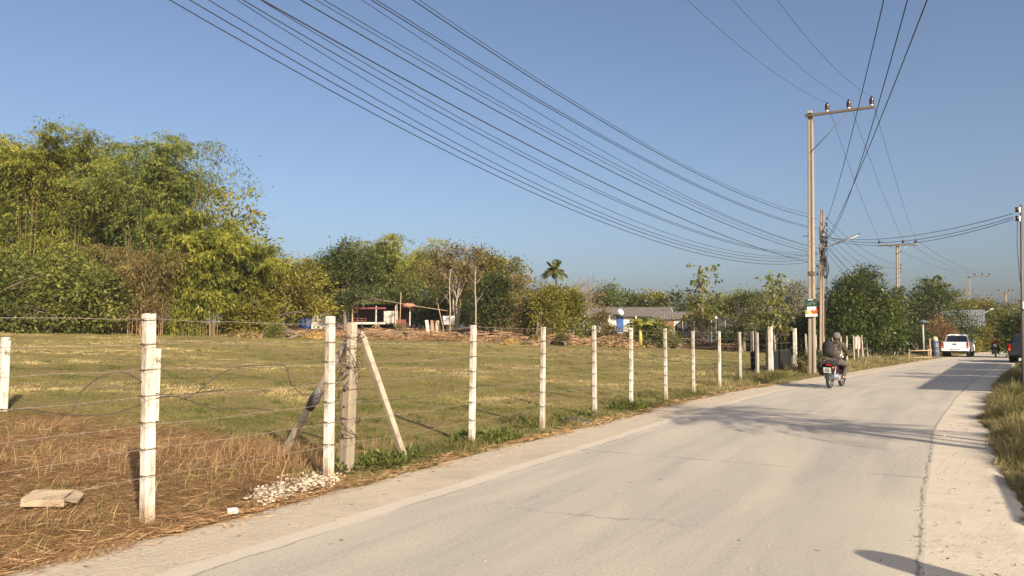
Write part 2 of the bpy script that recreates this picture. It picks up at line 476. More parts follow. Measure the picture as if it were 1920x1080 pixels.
# joints every 8.4 m with a slightly ragged crack
vv = math_(nt, 'ADD', v_, math_(nt, 'MULTIPLY', math_(nt, 'SUBTRACT', noise(nt, pos, 2.5, 4, 0.7), 0.5), 0.10))
jd = math_(nt, 'ABSOLUTE', math_(nt, 'SUBTRACT', math_(nt, 'MODULO', math_(nt, 'ADD', vv, 84.0 - JOINT), 8.4), 4.2))
jm = mapr(nt, jd, 0.022, 0.008)
jm = math_(nt, 'MULTIPLY', jm, mapr(nt, noise(nt, pos, 1.3, 4, 0.7), 0.40, 0.52, 0.15, 0.8))
base = mixc(nt, jm, base, (0.16, 0.14, 0.115))
b = N(nt, 'ShaderNodeBsdfPrincipled', {'Base Color': base, 'Roughness': 0.88, 'Specular IOR Level': 0.25})
hh = math_(nt, 'ADD', math_(nt, 'MULTIPLY', nf, 0.5), nq)
bp = N(nt, 'ShaderNodeBump', {'Height': hh, 'Strength': 0.55, 'Distance': 0.012}); nt.links.new(bp.outputs[0], b.inputs['Normal'])
nt.links.new(b.outputs[0], out.inputs[0])
ROADM = m

def sandmat(name, ca, cb, cc, speck, rough_amt):
    m, nt, out = newmat(name)
    geo = N(nt, 'ShaderNodeNewGeometry'); pos = geo.outputs['Position']
    nb = noise(nt, pos, 0.8, 6, 0.65, 0.3); nf = noise(nt, pos, 14, 6, 0.7); nq = noise(nt, pos, 70, 3, 0.7)
    base = ramp(nt, nb, [(0.33, ca), (0.5, cb), (0.66, cc)])
    base = mixc(nt, mapr(nt, nf, 0.42, 0.68, 0, 0.4 * rough_amt), base, (0.45, 0.35, 0.235))
    base = mixc(nt, mapr(nt, nq, 0.56, 0.72, 0, speck), base, (0.22, 0.175, 0.125))
    fl = noise(nt, pos, 9.0, 2, 0.5); base = mixc(nt, mapr(nt, fl, 0.72, 0.745, 0, 0.7), base, (0.14, 0.11, 0.075))
    b = N(nt, 'ShaderNodeBsdfPrincipled', {'Base Color': base, 'Roughness': 0.95, 'Specular IOR Level': 0.15})
    hh = math_(nt, 'ADD', math_(nt, 'MULTIPLY', nf, 1.5), nq)
    bp = N(nt, 'ShaderNodeBump', {'Height': hh, 'Strength': 0.7, 'Distance': 0.02 * rough_amt}); nt.links.new(bp.outputs[0], b.inputs['Normal'])
    nt.links.new(b.outputs[0], out.inputs[0])
    return m
STRIPM = sandmat('dusty concrete strip', (0.52, 0.45, 0.35), (0.60, 0.515, 0.40), (0.50, 0.43, 0.335), 0.4, 0.35)
SANDM = sandmat('sandy shoulder', (0.48, 0.40, 0.30), (0.56, 0.47, 0.355), (0.45, 0.38, 0.285), 0.5, 1.0)


strip('road', lambda y: xl(y), lambda y: xr(y), 0.0, ROADM, 24, 'pale worn concrete village road with cracked joints', 'road', edge_noise=0.06, seed=11)
strip('shoulder', lambda y: xl(y) - 0.98, lambda y: xl(y) + 0.35, -0.008, SANDM, 10, 'sandy strip between the grass verge with fence posts and the concrete slab', 'road shoulder', edge_noise=0.42, seed=5, rn=False)
strip('shoulder', lambda y: xr(y) - 0.40, lambda y: xr(y) + 0.80, -0.008, STRIPM, 10, 'dusty strip between the concrete slab and the tall roadside grass', 'road shoulder', edge_noise=0.30, seed=8, ln=False)
# ------------------------------------------------------------------ foliage helpers
def unit(a): return a / np.maximum(np.linalg.norm(a, axis=-1, keepdims=True), 1e-9)

def leaf_quads(C, A, L, W, rng, flat=0.0):
    """diamond leaves: C base points, A axes (unit), L,W arrays; returns V (n*4,3), F"""
    n = len(C)
    rnd = rng.normal(size=(n, 3)); rnd[:, 2] += flat * 2
    Bv = unit(np.cross(A, rnd)); Nn = np.cross(A, Bv)
    L = np.broadcast_to(L, (n,))[:, None]; W = np.broadcast_to(W, (n,))[:, None]
    mid = C + A * L * 0.45 + Nn * L * 0.06
    V = np.stack([C, mid + Bv * W * 0.5, C + A * L - Nn * L * 0.04, mid - Bv * W * 0.5], 1).reshape(-1, 3)
    return V, np.arange(n * 4).reshape(n, 4)

def lobes_sample(lobes, n, rng, shell=0.5):
    L = np.array(lobes, float)
    w = L[:, 3] * L[:, 4] * L[:, 5]; w = w ** 0.7; w /= w.sum()
    k = rng.choice(len(L), n, p=w)
    d = unit(rng.normal(size=(n, 3)))
    r = shell + (1.13 - shell) * rng.random(n) ** 0.75
    return L[k, :3] + d * r[:, None] * L[k, 3:6], d, k

def gapmask(p, k, seed, thr):
    g = 0.5 * vnoise(p[:, 0] * k + p[:, 1] * k * 0.7, p[:, 2] * k, int(seed)) + 0.5 * vnoise(p[:, 1] * k - p[:, 0] * k * 0.4 + 31, p[:, 2] * k * 0.9 + 7, int(seed) + 3)
    return g + np.random.default_rng(int(seed)).normal(size=len(p)) * 0.05 > thr

def foliage(lobes, n_cl, per, spread, L, W, droop, rng, up=0.15, shell=0.45, tvar=0.22, tbias=0.0, gap=0.36):
    C, D, k = lobes_sample(lobes, n_cl, rng, shell)
    ct = 0.5 + tbias + rng.normal(size=n_cl) * tvar
    s = spread * rng.uniform(0.6, 1.3, n_cl)
    n = n_cl * per
    ci = np.repeat(np.arange(n_cl), per)
    off = rng.normal(size=(n, 3)) * s[ci][:, None] * np.array([1, 1, 0.65])
    A = unit(D[ci] * 0.5 + off / spread * 0.5 + rng.normal(size=(n, 3)) * 0.55 + np.array([0, 0, up - droop]))
    keep = gapmask(C[ci] + off, 0.62 / max(L * 2.2, 0.25) * 0.8, rng.integers(1, 9999), gap)
    A = A[keep]; off = off[keep]; ci = ci[keep]; n = len(ci)
    l = L * rng.uniform(0.6, 1.25, n); w = W * rng.uniform(0.7, 1.2, n)
    V, Fc = leaf_quads(C[ci] + off, A, l, w, rng, 0.3)
    t = np.clip(ct[ci] + rng.normal(size=n) * 0.13, 0, 1)
    return V, Fc, np.repeat(t, 4), C

def limb_pts(a, b, rng, n=5, wob=0.06, sag=0.0):
    a = np.array(a, float); b = np.array(b, float); out = []
    ln = np.linalg.norm(b - a)
    for i in range(n):
        t = i / (n - 1)
        q = a * (1 - t) + b * t + np.array([0, 0, math.sin(t * math.pi) * -sag])
        if 0 < i < n - 1: q = q + rng.normal(size=3) * wob * ln * 0.5
        out.append(tuple(q))
    return out

def tree(name, label, base, height, lobes, bark, leafm, n_cl=260, per=24, spread=0.45, L=0.34, W=0.16, droop=0.15, tr=0.16, limbs=12, cat='tree', group=None, seed=0, trunk_h=0.35, shell=0.45, tvar=0.22, stems=1, tbias=0.0, lean=0.0, gap=0.36):
    """lobes: (x,y,z,rx,ry,rz) in units of the tree's height, z from the base"""
    rng = np.random.default_rng(seed + 1000)
    per = int(per * 1.55); L *= 0.80; W *= 0.74; spread *= 0.80
    t = thing(name, label, cat, base, 0, group)
    lob = [tuple(v * height for v in l) for l in lobes]
    V, Fc, tt, C = foliage(lob, n_cl, per, spread, L, W, droop, rng, shell=shell, tvar=tvar, tbias=tbias, gap=gap)
    mb = MB()
    fork = []
    for s in range(stems):
        ox, oy = (0, 0) if stems == 1 else rng.normal(size=2) * 0.35
        top = np.array([ox * 2 + lean * height + rng.normal() * 0.05 * height, oy * 2, trunk_h * height * rng.uniform(0.85, 1.2)])
        pts = limb_pts((ox, oy, -0.25), top, rng, 5, 0.05)
        mb.tube(pts, [tr * k for k in (1.25, 1.0, 0.85, 0.75, 0.62)], 8)
        fork.append(top)
    pick = rng.choice(len(C), min(limbs, len(C)), replace=False)
    for i in pick:
        f = fork[rng.integers(len(fork))]
        mid = f * 0.5 + C[i] * 0.5 + np.array([0, 0, 0.06 * height])
        pts = [tuple(f - np.array([0, 0, 0.1])), tuple(f * 0.7 + mid * 0.3 + rng.normal(size=3) * 0.05), tuple(mid + rng.normal(size=3) * 0.03 * height), tuple(C[i])]
        k = tr * 0.5
        mb.tube(pts, [k, k * 0.75, k * 0.45, k * 0.14], 6, caps=False)
        for q in range(2):
            e = C[i] + rng.normal(size=3) * np.array([0.1, 0.1, 0.06]) * height
            mb.tube([pts[2], tuple((np.array(pts[2]) + e) / 2 + rng.normal(size=3) * 0.02 * height), tuple(e)], [k * 0.35, k * 0.22, k * 0.06], 5, caps=False)
    mb.build('trunk', bark, t)
    link('crown', npmesh('crown', V, Fc, leafm, tt), t)
    return t

def bamboo(label, base, height, culms, lean_r, leafm, culm_m, seed, leaves=500, L=0.44, W=0.095, group=None, name='bamboo_clump', r0=0.6, start=0.14, dirbias=(0, 0), tbias=0.0, cr=0.028, wob=0.05):
    """arching culms with drooping leaf sprays along their upper length"""
    rng = np.random.default_rng(seed); leaves = int(leaves * 1.7); L *= 0.82; W *= 0.72
    t = thing(name, label, 'bamboo', base, 0, group)
    mb = MB(); CC = []; AA = []; TT = []
    for k in range(culms):
        a = rng.random() * 2 * math.pi; rr = r0 * math.sqrt(rng.random())
        bx, by = math.cos(a) * rr, math.sin(a) * rr
        h = height * rng.uniform(0.72, 1.0); ln = lean_r * rng.uniform(0.3, 1.0)
        dx, dy = math.cos(a) + dirbias[0], math.sin(a) + dirbias[1]
        dn = max(math.hypot(dx, dy), 0.3); dx /= dn; dy /= dn
        pts = []
        for i in range(9):
            q = i / 8
            out = ln * q ** 2.3
            zz = h * (math.sin(q * 1.75) / 1.0) * 0.985 if q > 0 else -0.2
            pts.append((bx + dx * out + rng.normal() * 0.05, by + dy * out + rng.normal() * 0.05, zz))
        mb.tube(pts, [cr * (1 - 0.8 * i / 8) for i in range(9)], 5, caps=False)
        P_ = np.array(pts)
        ct = 0.5 + tbias + rng.normal() * 0.2
        n = leaves
        q = start + (1 - start) * rng.random(n) ** 0.95
        x = q * 8; i0 = np.clip(x.astype(int), 0, 7); f = (x - i0)[:, None]
        c = P_[i0] * (1 - f) + P_[i0 + 1] * f
        # side sprays: leaves gathered on short branchlets
        nb = 64; bq = rng.integers(0, nb, n)
        boff = rng.normal(size=(nb, 3)) * np.array([0.72, 0.72, 0.34]) * height / 12
        boff = np.clip(boff, -1.5 * height / 12, 1.5 * height / 12); boff[:, 2] = np.minimum(boff[:, 2], 0.2 * height / 12)
        bs = (start + (1 - start) * rng.random(nb) ** 0.95)[bq]; q = np.clip(bs + rng.normal(size=n) * 0.006, 0, 1); x = q * 8; i0 = np.clip(x.astype(int), 0, 7); f = (x - i0)[:, None]; c = P_[i0] * (1 - f) + P_[i0 + 1] * f
        bt = rng.normal(size=nb) * 0.2
        along = rng.random(n)[:, None] ** 0.8
        c = c + boff[bq] * along * 1.5 + rng.normal(size=(n, 3)) * 0.08
        c[:, 2] -= (along[:, 0] ** 2) * 0.5
        CC.append(c); A = unit(boff[bq] * 0.6 + rng.normal(size=(n, 3)) * 0.5 + np.array([0, 0, -0.75])); AA.append(A)
        TT.append(np.clip(ct + bt[bq] + rng.normal(size=n) * 0.10, 0, 1))
    C = np.concatenate(CC); A = np.concatenate(AA); T = np.concatenate(TT)
    keep = gapmask(C, 0.42, seed * 13 + 5, 0.33); C = C[keep]; A = A[keep]; T = T[keep]
    n = len(C)
    V, Fc = leaf_quads(C, A, L * rng.uniform(0.55, 1.25, n), W * rng.uniform(0.7, 1.3, n), rng)
    mb.build('stem', culm_m, t)
    link('foliage', npmesh('foliage', V, Fc, leafm, np.repeat(T, 4)), t)
    return t

def blades(base, h, w, lean, tint, rng, name, mat, label, cat, dirv=None, segs=2, kind='stuff', curl=0.5):
    """grass blades as tapered strips; base (n,3)"""
    n = len(base)
    a = rng.random(n) * 2 * math.pi
    d = np.stack([np.cos(a), np.sin(a), np.zeros(n)], -1)
    if dirv is not None: d = unit(d + np.array([*dirv, 0]))
    sd = np.stack([-np.sin(a + 0.7), np.cos(a + 0.7), np.zeros(n)], -1)
    rows = []
    for i in range(segs + 1):
        q = i / segs
        c = base + d * (lean * h * q ** 1.7)[:, None] + np.array([0, 0, 1.0]) * (h * (q - curl * lean * q * q * 0.5))[:, None]
        ww = (w * (1 - q) ** 0.8 * 0.5)[:, None]
        rows.append(c - sd * ww)
        if i < segs: rows.append(c + sd * ww)
    k = len(rows)
    V = np.stack(rows, 1).reshape(-1, 3)
    b0 = (np.arange(n) * k)[:, None]
    f4 = []
    for i in range(segs - 1):
        f4.append(b0 + np.array([2 * i, 2 * i + 1, 2 * i + 3, 2 * i + 2]))
    tip = b0 + np.array([2 * (segs - 1), 2 * (segs - 1) + 1, 2 * segs, 2 * segs])
    # quads with a doubled tip are not valid: make everything triangles
    tris = [b0 + np.array([2 * (segs - 1), 2 * (segs - 1) + 1, 2 * segs])]
    for q in f4:
        tris += [q[:, [0, 1, 2]], q[:, [0, 2, 3]]]
    Fc = np.concatenate(tris)
    me = npmesh(name, V, Fc, mat, np.repeat(np.clip(tint, 0, 1), k))
    return tag(link(name, me), label, cat, kind=kind)

# ------------------------------------------------------------------ foliage and bark materials
BARK = surf('bark grey brown', (0.19, 0.145, 0.10), (0.10, 0.075, 0.05), 5, 0.9, 0.02, stretch=(1, 1, 0.25))
BARKP = surf('bark pale', (0.36, 0.30, 0.23), (0.22, 0.175, 0.13), 5, 0.9, 0.02, stretch=(1, 1, 0.25))
CULM = surf('bamboo stems', (0.27, 0.20, 0.085), (0.16, 0.11, 0.05), 4, 0.6, stretch=(1, 1, 0.2))
DRYST = surf('dry stems', (0.30, 0.19, 0.09), (0.17, 0.10, 0.05), 4, 0.85)
L_OLIVE = leafmat('olive leaves', (0.070, 0.072, 0.012), (0.180, 0.165, 0.022), (0.33, 0.27, 0.04))
L_BAMBOO = leafmat('bamboo leaves', (0.054, 0.074, 0.013), (0.182, 0.196, 0.028), (0.38, 0.36, 0.058), 0.34)
L_GREENB = leafmat('green bamboo leaves', (0.040, 0.066, 0.015), (0.128, 0.162, 0.034), (0.30, 0.30, 0.06), 0.34)
L_DARK = leafmat('dark leaves', (0.022, 0.036, 0.010), (0.052, 0.072, 0.018), (0.13, 0.14, 0.035), 0.2, 0.42)
L_MANGO = leafmat('glossy mango leaves', (0.022, 0.042, 0.010), (0.058, 0.088, 0.018), (0.17, 0.18, 0.04), 0.2, 0.36)
L_MID = leafmat('mid green leaves', (0.055, 0.070, 0.014), (0.135, 0.150, 0.030), (0.26, 0.25, 0.06))
L_LIGHT = leafmat('light green leaves', (0.07, 0.095, 0.024), (0.15, 0.18, 0.045), (0.26, 0.26, 0.08), 0.34)
L_BROWN = leafmat('browning leaves', (0.075, 0.062, 0.020), (0.165, 0.128, 0.040), (0.29, 0.21, 0.08))
L_DRY = leafmat('dry brown leaves', (0.13, 0.075, 0.03), (0.26, 0.165, 0.075), (0.40, 0.28, 0.14))
L_YELLOW = leafmat('yellow green leaves', (0.09, 0.10, 0.015), (0.20, 0.19, 0.025), (0.36, 0.30, 0.05), 0.36)
L_GREY = leafmat('dusty grey green leaves', (0.09, 0.09, 0.05), (0.19, 0.18, 0.11), (0.31, 0.28, 0.19))
L_BANANA = leafmat('banana leaves', (0.08, 0.12, 0.02), (0.17, 0.22, 0.03), (0.40, 0.36, 0.06), 0.4)
G_SHORT = leafmat('short grass', (0.095, 0.105, 0.024), (0.275, 0.24, 0.076), (0.58, 0.45, 0.21), 0.3, 0.7)
G_TALL = leafmat('roadside grass', (0.070, 0.074, 0.018), (0.19, 0.172, 0.055), (0.45, 0.36, 0.18), 0.3, 0.7)
G_LUSH = leafmat('lush grass', (0.038, 0.066, 0.012), (0.105, 0.135, 0.028), (0.24, 0.22, 0.06), 0.35, 0.6)
G_DRY = leafmat('dead weeds', (0.110, 0.056, 0.024), (0.285, 0.158, 0.070), (0.54, 0.37, 0.19), 0.2, 0.8)
# ------------------------------------------------------------------ trees placed on the terrain
def hgt(py_top, d, base):
    return P(960, py_top, d).z - base.z

def col(px, d, top):
    b = on_ground(px, d); return b, hgt(top, d, b)

BG = 'trees behind the pasture'
BB = 'bamboo at the left end of the pasture'
# --- tall bamboo mass on the left
b, h = col(45, 56, 226);  bamboo('tall yellow green bamboo clump at the far left edge, behind the dark shrub', b, h * 0.95, 26, 4.8, L_BAMBOO, CULM, 1, 820, group=BB, r0=1.6, tbias=-0.03)
b, h = col(135, 58, 236); bamboo('tall yellow bamboo clump in the middle of the left thicket', b, h * 0.95, 24, 4.4, L_BAMBOO, CULM, 2, 780, group=BB, r0=1.5, tbias=0.04)
b, h = col(-70, 55, 250); bamboo('tall bamboo clump cut off by the left picture edge', b, h, 18, 5.0, L_BAMBOO, CULM, 3, 630, group=BB, r0=1.5)
b, h = col(276, 55, 236); bamboo('greener bamboo clump with tall feathery tips against the sky', b, h * 0.97, 30, 3.5, L_GREENB, CULM, 4, 800, group=BB, r0=1.4, dirbias=(0.2, 0), L=0.38)
b, h = col(215, 61, 300); bamboo('dark green bamboo clump half hidden between the yellow and feathery ones', b, h, 24, 5.0, L_GREENB, CULM, 5, 720, group=BB, r0=1.6)
b, h = col(352, 54, 292); bamboo('sparse bamboo with long bare tips bowing to the right over the sky', b, h * 1.08, 7, 5.6, L_GREENB, CULM, 6, 105, group=BB, r0=0.6, start=0.5, dirbias=(2.2, -0.3), L=0.36)
b, h = col(378, 53, 408); bamboo('low yellow bamboo clump with bowed tips at the right end of the thicket', b, h * 1.05, 26, 3.3, L_BAMBOO, CULM, 7, 780, group=BB, r0=1.1, dirbias=(0.2, 0), tbias=0.05, start=0.15)
b, h = col(345, 52, 470); bamboo('short ragged bamboo clump of straw coloured shoots in front of the thicket', b, h, 20, 2.8, L_BAMBOO, CULM, 8, 420, group=BB, r0=1.0, start=0.02, tbias=-0.05, cr=0.02)
b, h = col(268, 50, 462); bamboo('dying brown bamboo clump with bare stems showing at its foot', b, h, 46, 3.2, L_BROWN, DRYST, 9, 260, group=BB, r0=1.2, start=0.12, L=0.34, W=0.06, tbias=-0.08, cr=0.026)
b, h = col(450, 57, 452); bamboo('olive bamboo clump between the low yellow clump and the round bushes', b, h, 22, 3.4, L_BAMBOO, CULM, 10, 690, group=BB, r0=1.2, tbias=-0.08, start=0.12)

SHR = [(-0.05, 0, 0.35, 0.55, 0.5, 0.36), (0.45, 0.1, 0.42, 0.5, 0.45, 0.4), (-0.5, 0, 0.45, 0.5, 0.45, 0.44), (0.1, 0.1, 0.68, 0.42, 0.4, 0.3)]
b, h = col(70, 47, 470); tree('dark_shrub', 'broad dark green shrub at the foot of the far left bamboo', b, h, SHR, BARK, L_MID, 380, 30, 0.5, 0.34, 0.18, 0.1, 0.16, 16, 'shrub', None, 1, 0.18, tbias=-0.05, stems=3)
b, h = col(165, 50, 515); tree('dark_shrub', 'smaller dark shrub beside the dying brown bamboo', b, h, SHR, BARK, L_MID, 260, 24, 0.42, 0.32, 0.16, 0.1, 0.12, 12, 'shrub', None, 2, 0.18, tbias=-0.12, stems=2)
b, h = col(-60, 46, 450); tree('dark_shrub', 'dark green shrub cut off by the left picture edge', b, h, SHR, BARK, L_MID, 340, 24, 0.5, 0.34, 0.18, 0.1, 0.14, 12, 'shrub', None, 3, 0.18, tbias=-0.16, stems=2)

BUSHW = [(0, 0, 0.45, 0.46, 0.42, 0.38), (0.28, 0, 0.6, 0.34, 0.32, 0.3), (-0.3, 0.1, 0.55, 0.36, 0.32, 0.32), (0.05, -0.1, 0.78, 0.3, 0.3, 0.22), (-0.42, 0, 0.26, 0.3, 0.3, 0.24), (0.42, 0, 0.26, 0.3, 0.3, 0.24)]
BUSH = [(x * 0.72, y * 0.8, z, rx * 0.74, ry * 0.8, rz) for x, y, z, rx, ry, rz in BUSHW]
OVAL = [(0, 0, 0.55, 0.3, 0.28, 0.34), (0.14, 0, 0.7, 0.22, 0.2, 0.2), (-0.15, 0.05, 0.66, 0.22, 0.2, 0.2), (0.02, 0, 0.86, 0.16, 0.15, 0.13), (-0.16, 0, 0.34, 0.2, 0.2, 0.16), (0.18, 0, 0.36, 0.2, 0.2, 0.16)]
OVALS = [(0, 0, 0.60, 0.30, 0.24, 0.28), (0.14, 0.05, 0.72, 0.22, 0.2, 0.2), (-0.15, 0.05, 0.66, 0.22, 0.2, 0.2), (0.02, 0, 0.86, 0.16, 0.15, 0.13), (-0.12, -0.1, 0.40, 0.2, 0.15, 0.17), (0.2, 0.1, 0.5, 0.2, 0.16, 0.13)]
OVALN = [(x * 0.7, y * 0.8, z, rx * 0.72, ry * 0.8, rz) for x, y, z, rx, ry, rz in OVAL]
DOME = [(0, 0, 0.62, 0.48, 0.42, 0.24), (0.28, 0, 0.72, 0.3, 0.28, 0.18), (-0.3, 0.05, 0.7, 0.3, 0.28, 0.18), (0.0, 0, 0.85, 0.26, 0.24, 0.13), (-0.48, 0, 0.52, 0.26, 0.24, 0.16), (0.48, 0, 0.5, 0.26, 0.24, 0.16)]
SPARSE = [(0, 0, 0.66, 0.26, 0.24, 0.3), (0.24, 0, 0.74, 0.2, 0.18, 0.18), (-0.22, 0.05, 0.76, 0.18, 0.18, 0.17), (0.08, 0, 0.9, 0.14, 0.14, 0.1), (0.3, 0, 0.5, 0.16, 0.16, 0.14)]
def T(name, label, px, d, top, lobes, leaf, n_cl, per=24, spread=0.5, L=0.36, W=0.17, **k):
    b, h = col(px, d, top)
    return tree(name, label, b, h, lobes, k.pop('bark', BARK), leaf, n_cl, per, spread, L, W, **k)

T('bushy_tree', 'round olive bush tree just right of the bamboo thicket', 530, 62, 487, BUSHW, L_OLIVE, 360, 26, seed=11, group=BG, stems=3, trunk_h=0.2)
T('bushy_tree', 'low olive bush left of the shack wall, in front of the round bush tree', 470, 56, 545, BUSH, L_OLIVE, 200, 24, seed=12, group=BG, stems=3, trunk_h=0.2, tbias=-0.1)
T('bushy_tree', 'yellow green bush tree behind the round olive bush', 585, 72, 485, BUSH, L_YELLOW, 300, 24, seed=13, group=BG, stems=2, trunk_h=0.2, tbias=-0.15)
T('shade_tree', 'tall dark green tree standing over the shack', 648, 69, 452, OVALS, L_DARK, 460, 28, 0.55, gap=0.3, seed=14, group=BG, trunk_h=0.3, tr=0.22, limbs=18, tbias=0.05)
b, h = col(745, 86, 447); bamboo('light olive bamboo rising behind the shack roof', b, h * 1.03, 30, 5.0, L_BAMBOO, CULM, 15, 645, group='bamboo behind the shack', r0=2.0, start=0.15, tbias=-0.02, L=0.5, W=0.11)
T('bushy_tree', 'green bush tree close behind the shack, under the bamboo', 765, 82, 500, BUSHW, L_MID, 340, 24, seed=16, group=BG, stems=2, trunk_h=0.2, tbias=-0.02)
T('thin_tree', 'tall thin crowned tree with browning leaves and bare twigs, right of the bamboo', 852, 70, 456, SPARSE, L_BROWN, 330, 24, 0.5, 0.33, 0.16, seed=17, group=BG, trunk_h=0.42, tr=0.13, limbs=26, bark=BARKP, stems=3)
T('thin_tree', 'tall thin tree with olive leaves behind the dark round tree', 912, 72, 470, SPARSE, L_OLIVE, 320, 24, 0.5, 0.33, 0.16, seed=18, group=BG, trunk_h=0.42, tr=0.12, limbs=24, bark=BARKP, stems=2, tbias=-0.15)
T('bushy_tree', 'dark green tree filling the gap under the thin brown crowned trees', 840, 82, 520, BUSHW, L_DARK, 300, 26, seed=19, group=BG, stems=2, trunk_h=0.2)
T('shade_tree', 'dark round green tree left of the dry brown thicket', 925, 66, 512, OVALN, L_DARK, 300, 26, seed=20, group=BG, trunk_h=0.18, tbias=0.0, stems=2)
T('dry_bush', 'dry brown thicket of bare twigs and dead leaves beside the dark round tree', 982, 66, 516, BUSH, L_BROWN, 260, 22, 0.45, 0.28, 0.11, seed=21, group=BG, stems=5, trunk_h=0.35, tr=0.07, limbs=40, bark=DRYST)
T('bushy_tree', 'yellow green tree below the palm, in front of the dark hollow', 1028, 64, 535, OVALN, L_YELLOW, 150, 24, seed=22, group=BG, stems=2, trunk_h=0.2, tbias=-0.18)
T('bushy_tree', 'dark leafy bush tree left of the long house', 1066, 68, 540, OVALN, L_OLIVE, 200, 26, seed=23, group=BG, stems=2, trunk_h=0.2, tbias=-0.2)
T('dry_bush', 'bare twiggy tree with purple brown leaves right of the palm', 1090, 78, 514, SPARSE, L_DRY, 70, 14, 0.5, 0.26, 0.12, seed=24, group=BG, stems=4, trunk_h=0.45, tr=0.07, limbs=34, bark=BARKP)
T('bushy_tree', 'fresh green tree rising behind the left end of the long house roof', 1135, 98, 534, BUSH, L_LIGHT, 240, 24, 0.6, 0.45, 0.22, seed=25, group=BG, stems=2, trunk_h=0.2, tbias=-0.2)
T('bushy_tree', 'small yellow brown tree in front of the long house', 1128, 74, 580, OVALN, L_BROWN, 60, 22, 0.4, 0.3, 0.14, seed=26, group=BG, stems=2, trunk_h=0.3, tbias=0.05)
T('bushy_tree', 'leafy olive shrub in front of the left wall of the long house', 1070, 66, 597, BUSH, L_MID, 90, 22, 0.35, 0.28, 0.14, seed=27, group=BG, stems=2, trunk_h=0.2)
# far tree line behind the houses
for i, (px, d, top, lf, lab) in enumerate([
        (1175, 130, 552, L_DARK, 'far dark tree low behind the middle of the long house roof'),
        (1222, 128, 546, L_OLIVE, 'far olive tree behind the right end of the long house roof'),
        (1283, 118, 546, L_DARK, 'far dark round tree right of the long house'),
        (1340, 122, 556, L_OLIVE, 'far olive tree behind the leaning teak sapling'),
        (1020, 115, 545, L_OLIVE, 'far olive tree behind the coconut palm'),
        (1420, 120, 548, L_MID, 'far green tree behind the light green roadside tree'),
        (700, 110, 470, L_OLIVE, 'far olive tree behind the bamboo at the shack'),
        (600, 105, 500, L_MID, 'far green tree behind the bush trees'),
        (800, 112, 478, L_DARK, 'far dark tree behind the thin brown crowned trees'),
        (905, 108, 500, L_OLIVE, 'far olive tree behind the dark round tree'),
        (500, 90, 500, L_DARK, 'far dark tree behind the right end of the bamboo thicket'),
        (330, 72, 330, L_OLIVE, 'olive tree filling the back of the bamboo thicket'),
        (180, 72, 318, L_OLIVE, 'dark tree filling the back of the yellow bamboo'),
        (40, 70, 310, L_OLIVE, 'dark tree behind the far left bamboo'),
        (1480, 125, 560, L_DARK, 'far dark tree behind the road gate'),
        (960, 100, 560, L_DARK, 'far dark tree behind the dry brown thicket'),
        (1100, 120, 565, L_DARK, 'far dark tree behind the left half of the long house')]):
    T('bushy_tree', lab, px, d, top, BUSHW, lf, 300 if px < 400 else 200, 24, 0.7, 0.6, 0.32, gap=0.28, seed=40 + i, group='far trees behind the houses', stems=2, trunk_h=0.2, tr=0.25, limbs=6)

# coconut palm and a small one
def palm(label, px, d, top, crown, n=16, seed=0, leafm=L_MID, drop=0.75, trunk_r=0.14):
    rng = np.random.default_rng(seed)
    b, h = col(px, d, top); h -= crown * 0.55
    t = thing('coconut_palm', label, 'palm', b)
    mb = MB(); pts = [(0.3 * math.sin(i * 0.5), 0, -0.2 + (h + 0.2) * i / 7) for i in range(8)]
    mb.tube(pts, [trunk_r * (1.3 - 0.5 * i / 7) for i in range(8)], 8)
    mb.build('trunk', BARKP, t)
    top_ = np.array(pts[-1]); Vs = []; Fs = []; Ts = []; o = 0; rb = MB()
    for k in range(n):
        a = 2 * math.pi * (k + rng.random() * 0.5) / n; el = rng.uniform(-0.35, 1.35)
        pr = []
        for i in range(9):
            q = i / 8; r = crown * q
            pr.append(top_ + np.array([math.cos(a) * r * math.cos(el) * (1 - 0.15 * q), math.sin(a) * r * math.cos(el) * (1 - 0.15 * q), r * math.sin(el) - drop * crown * q ** 2.2 * math.cos(el * 0.7)]))
        rb.tube(pr, [0.03 * (1 - 0.8 * i / 8) for i in range(9)], 4, caps=False)
        pr = np.array(pr); m_ = 60
        q = np.linspace(0.12, 1, m_); x = q * 8; i0 = np.clip(x.astype(int), 0, 7); f = (x - i0)[:, None]
        c = pr[i0] * (1 - f) + pr[i0 + 1] * f; tg = unit(pr[i0 + 1] - pr[i0])
        side = unit(np.cross(tg, np.array([0, 0, 1.0]) + 1e-3))
        for s in (-1, 1):
            A = unit(side * s + tg * 0.5 + np.array([0, 0, -0.45]) + rng.normal(size=(m_, 3)) * 0.08)
            V, Fc = leaf_quads(c, A, crown * 0.30 * np.sin(np.clip(q, 0.1, 0.97) * math.pi) ** 0.6, 0.085 * crown / 2, rng)
            Vs.append(V); Fs.append(Fc + o); o += len(V); Ts.append(np.repeat(np.clip(0.45 + rng.normal() * 0.2 + rng.normal(size=m_) * 0.1, 0, 1), 4))
    cr = link('crown', npmesh('crown', np.concatenate(Vs), np.concatenate(Fs), leafm, np.concatenate(Ts)), t)
    rb.build('frond_rib', CULM, cr)
    return t
palm('coconut palm standing above the trees at the middle of the horizon', 1042, 92, 490, 2.1, 17, 1, L_MID, 0.42)
palm('young coconut palm with stiff leaves beside the tiled roof far down the road', 1753, 74, 520, 2.6, 14, 2, L_DARK, 0.5)

